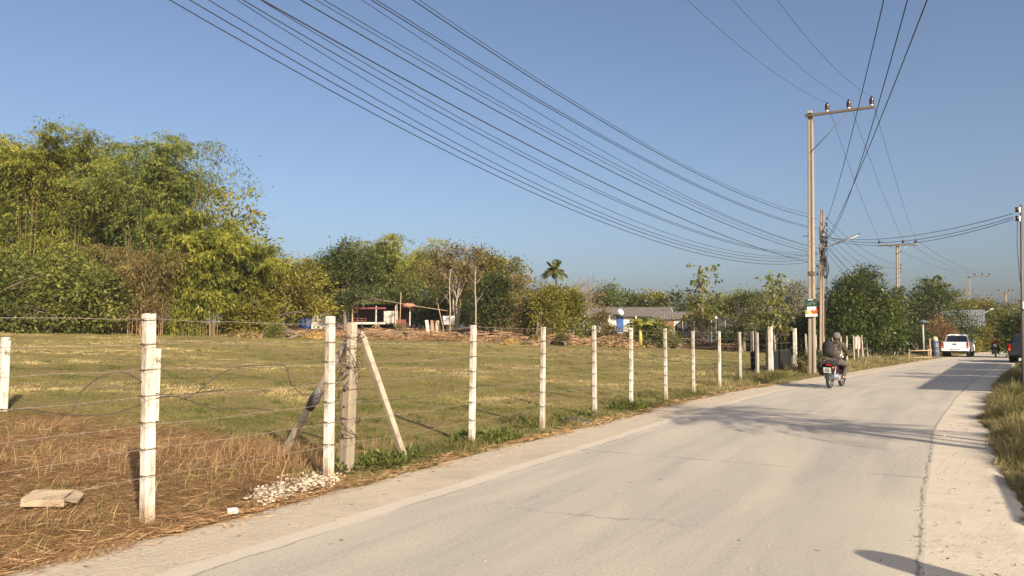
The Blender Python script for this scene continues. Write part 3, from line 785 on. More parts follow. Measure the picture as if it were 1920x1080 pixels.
# slender saplings with big hanging leaves
def sapling(label, px, d, top, seed, clumps, leafm, spread_px):
    rng = np.random.default_rng(seed)
    b, h = col(px, d, top)
    t = thing('teak_sapling', label, 'sapling', b)
    mb = MB(); pts = [(rng.normal() * 0.06 * i / 3, 0, -0.2 + (h * 0.97 + 0.2) * i / 6) for i in range(7)]
    mb.tube(pts, [0.085 * (1 - 0.75 * i / 6) for i in range(7)], 7)
    C = []; A = []; LL = []
    sp = spread_px / F * d
    for k in range(clumps):
        q = rng.uniform(0.22, 1.0); z = h * q
        ex = rng.uniform(-1, 1) * sp * (1.15 - 0.5 * q); ey = rng.uniform(-1, 1) * sp * 0.7
        e = np.array([ex, ey, z + abs(ex) * 0.35])
        s = np.array([0, 0, z - 0.25 * h * 0.4])
        mb.tube([tuple(s), tuple(s * 0.45 + e * 0.55 + np.array([0, 0, 0.08])), tuple(e)], [0.028, 0.018, 0.008], 5, caps=False)
        n = rng.integers(5, 10) if q > 0.5 else rng.integers(8, 16)
        C.append(e + rng.normal(size=(n, 3)) * np.array([0.22, 0.22, 0.16])); A.append(unit(rng.normal(size=(n, 3)) * np.array([0.7, 0.7, 0.3]) + np.array([0, 0, -0.75])))
    mb.build('trunk', BARKP, t)
    C = np.concatenate(C); A = np.concatenate(A); n = len(C)
    V, Fc = leaf_quads(C, A, 0.46 * rng.uniform(0.6, 1.2, n), 0.26 * rng.uniform(0.7, 1.1, n), rng)
    link('crown', npmesh('crown', V, Fc, leafm, np.repeat(np.clip(0.5 + rng.normal(size=n) * 0.22, 0, 1), 4)), t)
sapling('slender teak sapling with few hanging leaves between the two netting sheds', 1318, 66, 492, 5, 56, L_MID, 34)
sapling('slender teak sapling with clumps of hanging leaves near the gate', 1452, 58, 510, 6, 46, L_MID, 26)
sapling('single sprig of a tall thin sapling left of the coconut palm', 993, 84, 488, 7, 10, L_MID, 10)

T('roadside_tree', 'light green airy tree between the two teak saplings', 1388, 62, 535, OVAL, L_LIGHT, 150, 22, 0.45, 0.32, 0.15, seed=71, trunk_h=0.35, stems=2, limbs=22, bark=BARKP, tbias=-0.12)
T('roadside_tree', 'leafy yellow green bush below the first teak sapling', 1312, 70, 570, OVAL, L_YELLOW, 110, 22, 0.4, 0.32, 0.15, seed=72, trunk_h=0.25, stems=2, tbias=-0.2)
T('roadside_tree', 'dusty grey green tree behind the tall pole', 1488, 72, 524, OVAL, L_GREY, 190, 22, 0.5, 0.3, 0.13, seed=73, trunk_h=0.3, stems=2, limbs=24, bark=BARKP)
T('roadside_tree', 'dark bush behind the gate', 1428, 66, 585, BUSH, L_DARK, 190, 24, 0.4, 0.3, 0.15, seed=74, trunk_h=0.2, stems=2)
T('roadside_tree', 'dark green bush between the gate and the poles', 1500, 62, 580, BUSH, L_MID, 220, 24, 0.4, 0.3, 0.15, seed=75, trunk_h=0.2, stems=2, tbias=-0.2)
T('roadside_tree', 'low green bush in the gap left of the gate', 1370, 78, 590, BUSH, L_MID, 160, 24, 0.4, 0.3, 0.15, seed=76, trunk_h=0.2, stems=2, tbias=-0.15)

MANGO0 = [(0, 0, 0.48, 0.42, 0.38, 0.36), (-0.22, 0, 0.40, 0.32, 0.3, 0.28), (0.25, 0, 0.42, 0.32, 0.3, 0.3), (0.04, 0, 0.74, 0.26, 0.24, 0.2), (-0.1, 0, 0.66, 0.26, 0.24, 0.18), (0.1, 0, 0.88, 0.1, 0.1, 0.12), (-0.36, 0.05, 0.3, 0.2, 0.2, 0.18), (0.36, 0, 0.26, 0.22, 0.2, 0.2)]
MANGO = [(x * 0.74, y * 0.9, z, rx * 0.76, ry * 0.85, rz) for x, y, z, rx, ry, rz in MANGO0]
T('mango_tree', 'big round dark green mango tree beside the road', 1614, 56, 493, MANGO, L_MANGO, 640, 30, 0.42, 0.34, 0.12, seed=81, trunk_h=0.25, tr=0.24, limbs=22, shell=0.6, droop=0.35, tvar=0.25, gap=0.2)
T('roadside_tree', 'dark feathery tree behind the vine wrapped utility pole', 1746, 70, 530, [(0, 0, 0.6, 0.34, 0.3, 0.34), (-0.2, 0, 0.5, 0.3, 0.3, 0.2), (0.15, 0, 0.75, 0.2, 0.2, 0.2), (-0.05, 0, 0.86, 0.14, 0.14, 0.14), (0.3, 0, 0.4, 0.3, 0.3, 0.25)], L_DARK, 380, 26, 0.45, 0.34, 0.12, seed=82, gap=0.28, trunk_h=0.25, tbias=0.05)
T('roadside_tree', 'olive tree behind the tin roofed house', 1795, 100, 548, DOME, L_OLIVE, 300, 26, 0.6, 0.42, 0.18, seed=83, trunk_h=0.35, tr=0.25)
T('rain_tree', 'wide dark umbrella shaped tree behind the tin roof', 1830, 108, 562, DOME, L_DARK, 380, 26, 0.6, 0.42, 0.2, seed=84, trunk_h=0.35, tr=0.3)
T('roadside_tree', 'dry brown tangled tree left of the tin roofed house', 1755, 66, 596, BUSH, L_DRY, 240, 22, 0.4, 0.26, 0.1, seed=85, trunk_h=0.3, stems=4, limbs=24, bark=DRYST, tbias=-0.3)
T('roadside_tree', 'dry brown treetop rising between the mango tree and the feathery tree', 1703, 82, 562, DOME, L_BROWN, 220, 22, 0.5, 0.34, 0.14, seed=86, trunk_h=0.3, stems=3, tbias=-0.15)
T('roadside_tree', 'dark bush under the vine wrapped utility pole', 1712, 64, 615, BUSH, L_DARK, 240, 24, 0.35, 0.26, 0.12, seed=87, trunk_h=0.2, stems=2)
RB = 'bushes along the far bend of the road'
for i, (px, d, top, lf, lab, tb) in enumerate([
        (1812, 74, 622, L_YELLOW, 'low yellow green bush just right of the white pickup', -0.15),
        (1846, 78, 618, L_OLIVE, 'olive bush in front of the tin roofed house wall', 0.0),
        (1873, 82, 588, L_OLIVE, 'tall olive bush above the oncoming motorcycle', 0.05),
        (1893, 84, 575, L_YELLOW, 'tall yellow olive bush left of the roadside steel pole', -0.2),
        (1790, 70, 634, L_MID, 'low green bush behind the white pickup', 0.0),
        (1765, 70, 634, L_MID, 'low green hedge plant by the blue barrel', -0.1),
        (1855, 98, 566, L_DARK, 'dark tree between the distant poles', 0.0),
        (1900, 105, 560, L_MID, 'green tree below the distant twin arm pole', -0.1),
        (1940, 92, 560, L_DARK, 'dark tree at the right picture edge', 0.0)]):
    T('bushy_tree', lab, px, d, top, BUSH, lf, 240, 24, 0.38, 0.28, 0.13, seed=90 + i, group=RB, stems=3, trunk_h=0.2, tbias=tb)
T('bushy_tree', 'dark bush beside the dark parked pickup, in the shade', 1925, 56, 578, BUSH, L_DARK, 260, 24, 0.4, 0.30, 0.14, seed=110, group=RB, stems=3, trunk_h=0.2)
b, h = col(1560, 60, 590)
T('roadside_tree', 'dark bush behind the second pole, under the left side of the mango tree', 1565, 62, 585, BUSH, L_DARK, 200, 24, 0.4, 0.3, 0.14, seed=111, stems=2, trunk_h=0.2)
T('roadside_bush', 'small dark weedy bush between the gate pillar and the tall pole', 1508, 32.5, 652, BUSH, L_DARK, 46, 20, 0.16, 0.12, 0.06, seed=112, stems=3, trunk_h=0.3, tr=0.02, limbs=10, cat='bush')
T('roadside_bush', 'small dark bush at the foot of the second pole', 1541, 33.5, 655, BUSH, L_DARK, 46, 20, 0.16, 0.12, 0.06, seed=113, stems=3, trunk_h=0.3, tr=0.02, limbs=10, cat='bush')

# banana plants
def banana(label, px, d, top, seed, n=8, stem_yellow=True):
    rng = np.random.default_rng(seed)
    b, h = col(px, d, top)
    t = thing('banana_plant', label, 'banana plant', b)
    mb = MB(); sh = h * 0.55
    mb.tube([(0, 0, -0.1), (0.03, 0, sh * 0.5), (0, 0, sh)], [0.2, 0.16, 0.09], 10)
    mb.build('stem', surf('banana stem', (0.42, 0.36, 0.08), (0.20, 0.15, 0.05), 3, 0.6, stretch=(1, 1, 0.4)), t)
    for k in range(n):
        a = 2 * math.pi * (k + rng.random() * 0.6) / n; el = rng.uniform(0.35, 1.25); ln = h * rng.uniform(0.45, 0.62); w = ln * 0.2
        V = []; 
        m_ = 14
        for i in range(m_ + 1):
            q = i / m_; r = ln * q
            c = np.array([math.cos(a) * r * math.cos(el), math.sin(a) * r * math.cos(el), sh + r * math.sin(el) - ln * 0.55 * q ** 2.4])
            sd = np.array([-math.sin(a), math.cos(a), 0]); ww = w * math.sin(min(q * 1.05 + 0.06, 1) * math.pi) ** 0.55 * (0.78 + 0.22 * rng.random())
            V += [c - sd * ww + np.array([0, 0, -ww * 0.35]), c, c + sd * ww + np.array([0, 0, -ww * 0.35])]
        Fc = []
        for i in range(m_):
            j = i * 3; Fc += [[j, j + 1, j + 4, j + 3], [j + 1, j + 2, j + 5, j + 4]]
        tv = np.clip(0.5 + rng.normal() * 0.3, 0.05, 1) if k else 0.98
        link('leaf', npmesh('leaf', np.array(V), np.array(Fc), L_BANANA, np.full(len(V), tv), smooth=True), t)
banana('tall banana plant with a yellow trunk in front of the long house', 1200, 62, 574, 3, 10)
banana('smaller green banana plant right beside the yellow trunked one', 1217, 64, 588, 4, 8)
T('garden_shrub', 'round green shrub beside the banana plants', 1222, 64, 598, BUSH, L_MID, 120, 22, 0.3, 0.26, 0.14, seed=120, stems=2, trunk_h=0.2, cat='shrub', tbias=-0.1)
T('garden_shrub', 'small bright green shrub left of the dark netting shed', 1258, 62, 612, BUSH, L_MID, 70, 20, 0.22, 0.2, 0.1, seed=121, stems=2, trunk_h=0.2, cat='shrub')
T('garden_shrub', 'little round green shrub in front of the shack', 749, 62, 608, BUSH, L_MID, 50, 20, 0.18, 0.2, 0.1, seed=122, stems=2, trunk_h=0.2, cat='shrub')
T('garden_shrub', 'little green shrub on the bank below the bush trees', 514, 54, 602, BUSH, L_MID, 40, 20, 0.16, 0.2, 0.1, seed=123, stems=2, trunk_h=0.2, cat='shrub')
T('garden_shrub', 'dark tangled shrub on the debris bank left of the long house', 1052, 60, 625, BUSH, L_BROWN, 50, 20, 0.2, 0.2, 0.1, seed=124, stems=3, trunk_h=0.2, cat='shrub', tbias=-0.3)

for i, (px, d, top, lf, lab) in enumerate(((1102, 72, 602, L_MID, 'low shrub screening the left wall of the long house'), (1142, 71, 607, L_BROWN, 'low brownish shrub left of the blue door'), (1187, 70, 604, L_OLIVE, 'low olive shrub right of the blue door'), (1236, 68, 606, L_MID, 'low green shrub in front of the half brown house'))):
    T('garden_shrub', lab, px, d, top, BUSH, lf, 70, 20, 0.26, 0.22, 0.11, seed=140 + i, stems=3, trunk_h=0.2, cat='shrub', tbias=-0.08)
# ------------------------------------------------------------------ fences
POSTM = surf('white painted concrete', (0.63, 0.595, 0.52), (0.47, 0.425, 0.35), 6, 0.85, 0.008, 60, stretch=(1, 1, 0.35), stain=(0.30, 0.235, 0.165), stain_scale=7, stain_at=(0.46, 0.62), mud=(0.27, 0.19, 0.115))
POSTN = surf('old white painted concrete', (0.53, 0.50, 0.435), (0.38, 0.345, 0.285), 5, 0.88, 0.008, 60, stretch=(1, 1, 0.3), stain=(0.25, 0.195, 0.14), stain_scale=6, stain_at=(0.44, 0.62), mud=(0.24, 0.17, 0.105))
POSTG = surf('weathered grey concrete', (0.47, 0.40, 0.31), (0.33, 0.27, 0.20), 7, 0.9, 0.008, 50, stretch=(1, 1, 0.3), stain=(0.22, 0.17, 0.12), stain_scale=6)
POSTW = surf('weathered wood casing', (0.30, 0.25, 0.185), (0.19, 0.15, 0.105), 8, 0.9, 0.01, 40, stretch=(1, 1, 0.1))
RUST = surf('rusty wire', (0.10, 0.065, 0.045), (0.05, 0.035, 0.028), 40, 0.8)
WIREM = surf('galvanised barbed wire', (0.36, 0.31, 0.25), (0.19, 0.145, 0.11), 30, 0.6, metal=0.3)
CABLEM = surf('dark cable', (0.030, 0.032, 0.040), (0.02, 0.02, 0.026), 20, 0.6)

def line_d(px): return UF / (KF - (px - 960) / F * CT)
def line_pt(px):
    d = line_d(px); return Vector((KF * d - UF, d, 0))
AX = Vector((KF, 1, 0)).normalized(); RZ = math.atan2(AX.y, AX.x)

def post_mesh(h, w, seed, chip=True):
    rnd = random.Random(seed); mb = MB()
    b = w * 0.13; n = 7; rows = []
    for i in range(n + 1):
        z = -0.3 + (h + 0.3) * i / n; k = 1.0 - 0.10 * i / n
        hw = w / 2 * k
        rows.append([((-hw + b), -hw, z), (hw - b, -hw, z), (hw, -hw + b, z), (hw, hw - b, z), (hw - b, hw, z), (-hw + b, hw, z), (-hw, hw - b, z), (-hw, -hw + b, z)])
    vs = [tuple(c + rnd.uniform(-0.0022, 0.0022) for c in p) for r in rows for p in r]
    top = [(x * 0.9 + rnd.uniform(-.004, .004), y * 0.9 + rnd.uniform(-.004, .004), h + 0.012 + rnd.uniform(-0.006, 0.008)) for x, y, z in rows[-1]]
    vs += top; fs = []
    for l in range(n + 1):
        for i in range(8):
            j = (i + 1) % 8; fs.append((l * 8 + i, l * 8 + j, l * 8 + 8 + j, l * 8 + 8 + i))
    fs.append(tuple(range((n + 1) * 8, (n + 2) * 8)))
    mb.add(vs, fs); return mb

def tie(parent, z, w, rz, seed):
    rnd = random.Random(seed); mb = MB(); k = w / 2 + 0.006
    pts = [(-k, -k, z), (k, -k, z + rnd.uniform(-.008, .008)), (k, k, z), (-k, k, z + rnd.uniform(-.008, .008)), (-k, -k, z - 0.004)]
    mb.tube(pts, 0.003, 5)
    mb.tube([(-k * 0.2, -k, z), (0, -k - 0.02, z + 0.012), (k * 0.25, -k - 0.012, z + 0.004), (k * 0.3, -k - 0.006, z - 0.016)], 0.003, 5)
    return mb.build('wire_tie', RUST, parent)

WZ = [1.70, 1.49, 1.27, 1.05, 0.83, 0.61, 0.37]
def fence_post(label, base, h, w, seed, ties=True, leanx=0.0, leany=0.0, mat=None, group='white concrete posts along the road'):
    t = thing('fence_post', label, 'fence post', base, RZ - math.pi / 2, group)
    t.rotation_euler = (leany, leanx, RZ - math.pi / 2)
    post_mesh(h, w, seed).build('shaft', mat or POSTM, t)
    if ties:
        for i, z in enumerate(WZ):
            if z < h - 0.015: tie(t, z + random.Random(seed * 9 + i).uniform(-.01, .01), w * (1 - 0.1 * z / h) , 0, seed * 31 + i)
    return t

ORD = ['first', 'second', 'third', 'fourth', 'fifth', 'sixth', 'seventh', 'eighth', 'ninth', 'tenth', 'eleventh', 'twelfth']
fence_post('nearest and biggest white concrete post, leaning slightly, standing in the dry brown weeds', line_pt(287), 1.74, 0.100, 1, True, -0.035)
fence_post('white concrete post right beside the grey braced corner post, at the white rubble', line_pt(620), 1.77, 0.098, 2, True, -0.004)
rowpx = [(885, 612, .012), (1016, 615, .012), (1114, 612, 0), (1182, 616, 0.006), (1247, 617, 0), (1299, 622, 0), (1348, 622, 0.004), (1387, 623, 0), (1420, 624, 0)]
for i, (px, top, ln) in enumerate(rowpx):
    b = line_pt(px); h = P(px, top, b.y).z
    fence_post('slim white fence post, %s in the row from the braced corner post towards the gate' % ORD[i], b, h, 0.084, 10 + i, i < 6, ln, random.uniform(-.012, .012), POSTN if i % 3 else POSTM)
b = line_pt(20) ; b = Vector((KF * 4.3 - UF, 4.3, 0))
fence_post('white fence post just outside the picture, left of the nearest one', b, 1.72, 0.125, 40, True)

# braced corner post
cb = line_pt(657); cb.x -= 0.05; cb.y += 0.12
t = thing('corner_post', 'grey wired corner post with a thick wooden lower casing and two slanting braces', 'corner post', cb, RZ - math.pi / 2)
t.rotation_euler = (0, 0.035, RZ - math.pi / 2)
post_mesh(1.70, 0.098, 51).build('shaft', POSTG, t)
mb = MB(); mb.box((0, 0, 0.52), (0.138, 0.138, 1.34), bev=0.02, taper=0.94); mb.build('casing', POSTW, t)
for z in (0.93, 0.75, 0.42): MB().tube([(-0.02, -0.066, z), (-0.02, -0.071, z)], 0.013, 8).build('bolt_hole', CABLEM, t)
def brace(a, b, w, nm='brace'):
    mb = MB(); a = Vector(a); b = Vector(b); d = (b - a)
    q = d.to_track_quat('Z', 'X'); M = Matrix.Translation(a) @ q.to_matrix().to_4x4()
    mb.box((0, 0, d.length / 2), (w, w, d.length), M=M, bev=0.012); return mb
inv = (Matrix.Translation(cb) @ t.rotation_euler.to_matrix().to_4x4()).inverted()
ra = P(676, 622, cb.y + 0.02); rb = on_ground(768, 9.55); rb.z = -0.12
brace(inv @ rb, inv @ ra, 0.076).build('brace', POSTG, t)
la = P(652, 640, cb.y + 0.1); lb = on_ground(530, 9.75); lb.z = tz(lb.x, lb.y) - 0.1
br = brace(inv @ lb, inv @ la, 0.082).build('brace', POSTG, t)
a_ = inv @ lb; b_ = inv @ la
mb = MB(); mb.tube([a_.lerp(b_, 0.46), a_.lerp(b_, 0.54), a_.lerp(b_, 0.62)], [0.056, 0.068, 0.056], 9, flat=1.0); mb.build('plastic_wrap', surf('dark plastic wrap', (0.06, 0.062, 0.068), (0.13, 0.125, 0.12), 12, 0.5, 0.02, 20), br)
for i, z in enumerate((1.55, 1.42, 1.20)): tie(t, z, 0.10, 0, 700 + i)
for i, z in enumerate((0.95, 0.62, 0.40)): tie(t, z, 0.14, 0, 720 + i)
rnd = random.Random(5)
mb = MB()
for k in range(9):
    c0 = Vector((0, -0.05, rnd.uniform(0.5, 1.6))); pts = []
    r = rnd.uniform(0.09, 0.2)
    for i in range(15):
        a = i / 14 * 2 * math.pi * rnd.uniform(0.85, 1.2)
        pts.append(c0 + Vector((math.cos(a) * r + rnd.uniform(-.03, .03), math.sin(a) * r * 0.7 + rnd.uniform(-.03, .03), 0.12 * math.sin(a * 1.5 + k) + rnd.uniform(-.02, .02))))
    mb.tube(pts, 0.0042, 5)
mb.build('wire_tangle', RUST, t)

# old inner fence posts
for px, d, top, lab in ((10, 12.4, 634, 'old mossy white post at the left picture edge, out in the pasture'), (292, 11.9, 655, 'old white post half hidden behind the nearest fence post')):
    b = on_ground(px, d)
    fence_post(lab, b, P(px, top, d).z - b.z, 0.135, 60 + px, False, 0.02, mat=surf('mossy white concrete', (0.62, 0.57, 0.48), (0.44, 0.40, 0.32), 9, 0.9, 0.01, stain=(0.17, 0.14, 0.10), stain_scale=9), group='old posts of the inner fence')

# barbed wire strands of the roadside fence
def strand(name, pts, r, mat, barbs=0.0, until=0, jit=0.0, seed=0, sag=0.0, group=None, label=None):
    rnd = random.Random(seed); mb = MB(); full = []
    for i in range(len(pts) - 1):
        a, b = Vector(pts[i]), Vector(pts[i + 1]); L = (b - a).length; n = max(3, int(L / 0.35))
        for k in range(n):
            q = k / n; p = a.lerp(b, q); p.z -= 4 * sag * L * q * (1 - q) * rnd.uniform(0.9, 1.1)
            if 0 < k: p += Vector((rnd.uniform(-jit, jit), rnd.uniform(-jit, jit), rnd.uniform(-jit, jit)))
            full.append(p)
    full.append(Vector(pts[-1]))
    mb.tube(full, r, 5)
    if barbs:
        for i in range(len(full) - 1):
            a, b = full[i], full[i + 1]
            if a.length > until: break
            n = max(1, int((b - a).length / barbs))
            for k in range(n):
                p = a.lerp(b, (k + 0.5) / n)
                for _ in range(2):
                    e = Vector((rnd.uniform(-1, 1), rnd.uniform(-1, 1), rnd.uniform(-1, 1))).normalized() * 0.02
                    mb.tube([p - e, p + e], 0.0016, 4)
    o = mb.build(name, mat); return tag(o, label, 'barbed wire', group)
posts_xy = [Vector((KF * 4.3 - UF, 4.3, 0)), line_pt(283), line_pt(620), line_pt(655)] + [line_pt(p[0]) for p in rowpx] + [line_pt(1444)]
RW = ['topmost', 'second highest', 'third highest', 'middle', 'third lowest', 'second lowest', 'lowest']
nrm = Vector((AX.y, -AX.x, 0)) * 0.066
for i, z in enumerate(WZ):
    rnd = random.Random(i)
    pts = [p + nrm + Vector((0, 0, min(z, 1.6 if k == 3 else 9) + rnd.uniform(-.015, .015))) for k, p in enumerate(posts_xy)]
    strand('barbed_wire', pts, 0.0022, WIREM, 0.13, 12.5, 0.006, i, 0.008, 'barbed wire strands of the roadside fence', '%s barbed wire strand between the white roadside posts' % RW[i])
ip = [on_ground(-160, 12.2), on_ground(10, 12.4), on_ground(292, 11.9), cb + Vector((0, 0.1, 0))]
for i, z in enumerate((0.98, 0.5)):
    strand('barbed_wire', [p + Vector((0, -0.07, z)) for p in ip], 0.0024, RUST, 0, 0, 0.008, 20 + i, 0.012, 'barbed wire of the inner fence', '%s rusty wire from the mossy old posts to the braced corner post' % ('upper', 'lower')[i])

# loose cables slung over the fence
def on_fence(px, py, off=0.0):
    r = ray(px, py); t = (UF + off) / (KF * r.y - r.x) ; return Vector((r.x * t, r.y * t, CAMH + r.z * t))
def loose(label, pxs, r, off, seed=0):
    rnd = random.Random(seed); pp = [on_fence(x, y, off) for x, y in pxs]; out = []
    n = len(pp)
    for i in range(n - 1):
        p0, p1, p2, p3 = pp[max(i - 1, 0)], pp[i], pp[i + 1], pp[min(i + 2, n - 1)]
        for k in range(6):
            q = k / 6
            out.append(0.5 * ((2 * p1) + (p2 - p0) * q + (2 * p0 - 5 * p1 + 4 * p2 - p3) * q * q + (3 * p1 - p0 - 3 * p2 + p3) * q ** 3))
    out.append(pp[-1]); mb = MB().tube(out, r, 6)
    return tag(mb.build('loose_cable', surf('weathered cable', (0.085, 0.062, 0.045), (0.05, 0.038, 0.03), 20, 0.8)), label, 'cable', 'loose cables hung on the fence')
loose('dark cable sagging from the mossy old post across the nearest fence post', [(-60, 764), (14, 768), (53, 767), (120, 777), (193, 778), (241, 767), (298, 746), (340, 741), (420, 730)], 0.0062, 0.1, 1)
loose('thin dark cable arching up in a loop left of the nearest post', [(135, 772), (148, 744), (159, 728), (193, 704), (229, 698), (260, 712), (294, 738), (337, 745), (385, 762), (419, 767), (477, 765), (520, 773)], 0.0055, 0.08, 2)
loose('cable rising right of the nearest post and dropping to the braced corner post', [(337, 750), (366, 738), (409, 704), (448, 688), (490, 685), (533, 686), (544, 715), (556, 731), (577, 741), (612, 736)], 0.0055, 0.05, 3)

# gate
gd = line_pt(1444); ge = line_pt(1491)
def gpost(label, px, top, w, seed):
    b = line_pt(px); h = P(px, top, b.y).z
    return fence_post(label, b, h, w, seed, False, mat=POSTM, group='gate pillars')
gpost('thick rust stained concrete gate pillar on the left of the dark gate', 1444, 613, 0.20, 81)
gpost('thick concrete gate pillar on the right of the dark gate, before the tall pole', 1490, 616, 0.19, 82)
GATEM = surf('dark gate sheet', (0.018, 0.021, 0.021), (0.03, 0.028, 0.026), 6, 0.9, spec=0.05)
GATEB = surf('dark gate bars', (0.035, 0.026, 0.022), (0.055, 0.038, 0.03), 9, 0.7)
t = thing('metal_gate', 'dark metal gate with a solid lower sheet and open bars above', 'gate', gd.lerp(ge, 0.5) + Vector((-0.12, 0.25, 0)), RZ)
gl = (ge - gd).length - 0.3
mb = MB()
for x in (-gl / 2, gl / 2): mb.box((x, 0, 0.85), (0.05, 0.05, 1.6))
for z in (0.1, 0.95, 1.28, 1.65): mb.box((0, 0, z), (gl - 0.05, 0.035, 0.04))
mb.build('gate_frame', GATEB, t)
for k in range(1, 5): MB().box((-gl / 2 + gl * k / 5, 0, 1.3), (0.025, 0.025, 0.66)).build('bar', GATEB, t)
mb = MB()
n = 14
for k in range(n):
    x = -gl / 2 + 0.03 + (gl - 0.06) * (k + 0.5) / n; mb.box((x, -0.024 + 0.006 * (k % 2), 0.52), ((gl - 0.06) / n, 0.008, 0.80))
mb.build('gate_sheet', GATEM, t)
t = thing('gate_leaf', 'narrow dark gate leaf swung open behind the left gate pillar', 'gate leaf', line_pt(1436) + Vector((-0.35, 0.5, 0)), RZ + 0.5)
mb = MB()
for x in (-0.28, 0.28): mb.box((x, 0, 0.95), (0.06, 0.06, 1.9))
for z in (0.12, 0.95, 1.85): mb.box((0, 0, z), (0.5, 0.04, 0.05))
mb.build('leaf_frame', GATEB, t); MB().box((0, -0.02, 0.53), (0.5, 0.012, 0.8)).build('leaf_sheet', GATEM, t)
MB().box((0.05, 0.0, 1.4), (0.16, 0.03, 0.8)).build('pale_board', POSTG, t)

# fence beyond the gate
A2, B2 = Vector((13.7, 34.6, 0)), Vector((29.4, 60, 0)); pts2 = []
far_posts = []
for i in range(12):
    q = i / 11; b = A2.lerp(B2, q) + Vector((random.uniform(-.1, .1), random.uniform(-.1, .1), 0)); pts2.append(b)
    t = thing('fence_post', 'thin pale post, %s of the fence beyond the gate counted from the tall pole' % ORD[i], 'fence post', b, RZ - math.pi / 2 - 0.05, 'thin posts beyond the gate')
    t.rotation_euler = (random.uniform(-.03, .03), random.uniform(-.03, .03), RZ)
    post_mesh(1.62 + random.uniform(-.06, .08), 0.085, 300 + i).build('shaft', POSTM if i % 3 else POSTG, t)
for i, z in enumerate((1.5, 1.1, 0.7)):
    strand('barbed_wire', [p + Vector((0.06, -0.04, z)) for p in pts2], 0.006, WIREM, 0, 0, 0.01, 60 + i, 0.01, 'wires of the fence beyond the gate', '%s wire strung along the thin posts beyond the gate' % ('top', 'middle', 'bottom')[i])
# cloths hung on that fence
def cloth(name, label, b, w, h, z0, mat, seed, cat):
    rng = np.random.default_rng(seed); n, m_ = 8, 10; V = []; Fc = []
    for j in range(m_ + 1):
        for i in range(n + 1):
            x = (i / n - 0.5) * w * (1 - 0.15 * j / m_); V.append((x, 0.03 * math.sin(i * 1.4 + seed + j * 0.15) - 0.02, z0 + h * (1 - j / m_) + 0.02 * math.sin(i * 2.2)))
    for j in range(m_):
        for i in range(n): a = j * (n + 1) + i; Fc.append((a, a + 1, a + n + 2, a + n + 1))
    V = np.array(V, float); V2 = V + np.array([0, 0.012, 0]); k = len(V)
    F2 = np.array(Fc); per = list(range(0, n + 1)) + [j * (n + 1) + n for j in range(1, m_ + 1)] + list(range(m_ * (n + 1) + n - 1, m_ * (n + 1) - 1, -1)) + [j * (n + 1) for j in range(m_ - 1, 0, -1)]
    side = np.array([(per[q], per[(q + 1) % len(per)], per[(q + 1) % len(per)] + k, per[q] + k) for q in range(len(per))])
    o = link(name, npmesh(name, np.concatenate([V, V2]), np.concatenate([F2[:, ::-1], F2 + k, side]), mat, smooth=True))
    o.location = b; o.rotation_euler = (0, 0, -0.55)
    return tag(o, label, cat)
PINK = surf('faded pink cloth', (0.62, 0.36, 0.32), (0.70, 0.52, 0.46), 6, 0.9); WHT = surf('white cloth', (0.78, 0.77, 0.74), (0.70, 0.69, 0.66), 6, 0.9)
pb = pts2[8]; cloth('hung_cloth', 'faded pink cloth hung on the far fence behind the camouflage rider', (P(1607, 640, pb.y - 1.6)).xy.to_3d() + Vector((0, 0, 0)), 0.42, 0.85, 0.72, PINK, 1, 'cloth')
cloth('hung_cloth', 'long white cloth banner hung at the far end of the thin post fence', (P(1643, 640, 57.5)).xy.to_3d(), 0.52, 1.28, 0.36, WHT, 2, 'cloth')
# ------------------------------------------------------------------ utility poles and wires
POLEM = surf('concrete utility pole', (0.32, 0.275, 0.215), (0.235, 0.195, 0.148), 2.2, 0.88, 0.006, 40, stretch=(1, 1, 0.12), stain=(0.20, 0.14, 0.09), stain_scale=1.6)
POLED = surf('old brown utility pole', (0.33, 0.25, 0.17), (0.23, 0.17, 0.115), 3, 0.9, 0.01, 40, stretch=(1, 1, 0.15), stain=(0.13, 0.09, 0.06))
ARMM = surf('weathered wooden crossarm', (0.16, 0.125, 0.09), (0.09, 0.07, 0.05), 6, 0.85, stretch=(0.2, 1, 1))
INSM = surf('brown glazed insulator', (0.035, 0.020, 0.018), (0.05, 0.03, 0.024), 6, 0.25)
STEEL = surf('galvanised steel', (0.34, 0.34, 0.35), (0.24, 0.24, 0.25), 9, 0.5, metal=0.6)
WHITE = surf('white porcelain', (0.75, 0.74, 0.72), None, 6, 0.3)

def insulator(parent, loc, s=1.0):
    M = Matrix.Translation(Vector(loc)) @ Matrix.Scale(s, 4)
    mb = MB(); prof = [(0.0, 0.07), (0.075, 0.07), (0.082, 0.10), (0.074, 0.125), (0.086, 0.15), (0.076, 0.18), (0.086, 0.205), (0.074, 0.235), (0.08, 0.26), (0.06, 0.30), (0.03, 0.32), (0.045, 0.345), (0.02, 0.36), (0, 0.36)]
    mb.lathe(prof, 12, M); o = mb.build('insulator', INSM, parent)
    MB().lathe([(0.0, 0.0), (0.05, 0.0), (0.055, 0.068), (0, 0.068)], 10, M).build('insulator_base', WHITE, o)
    return o

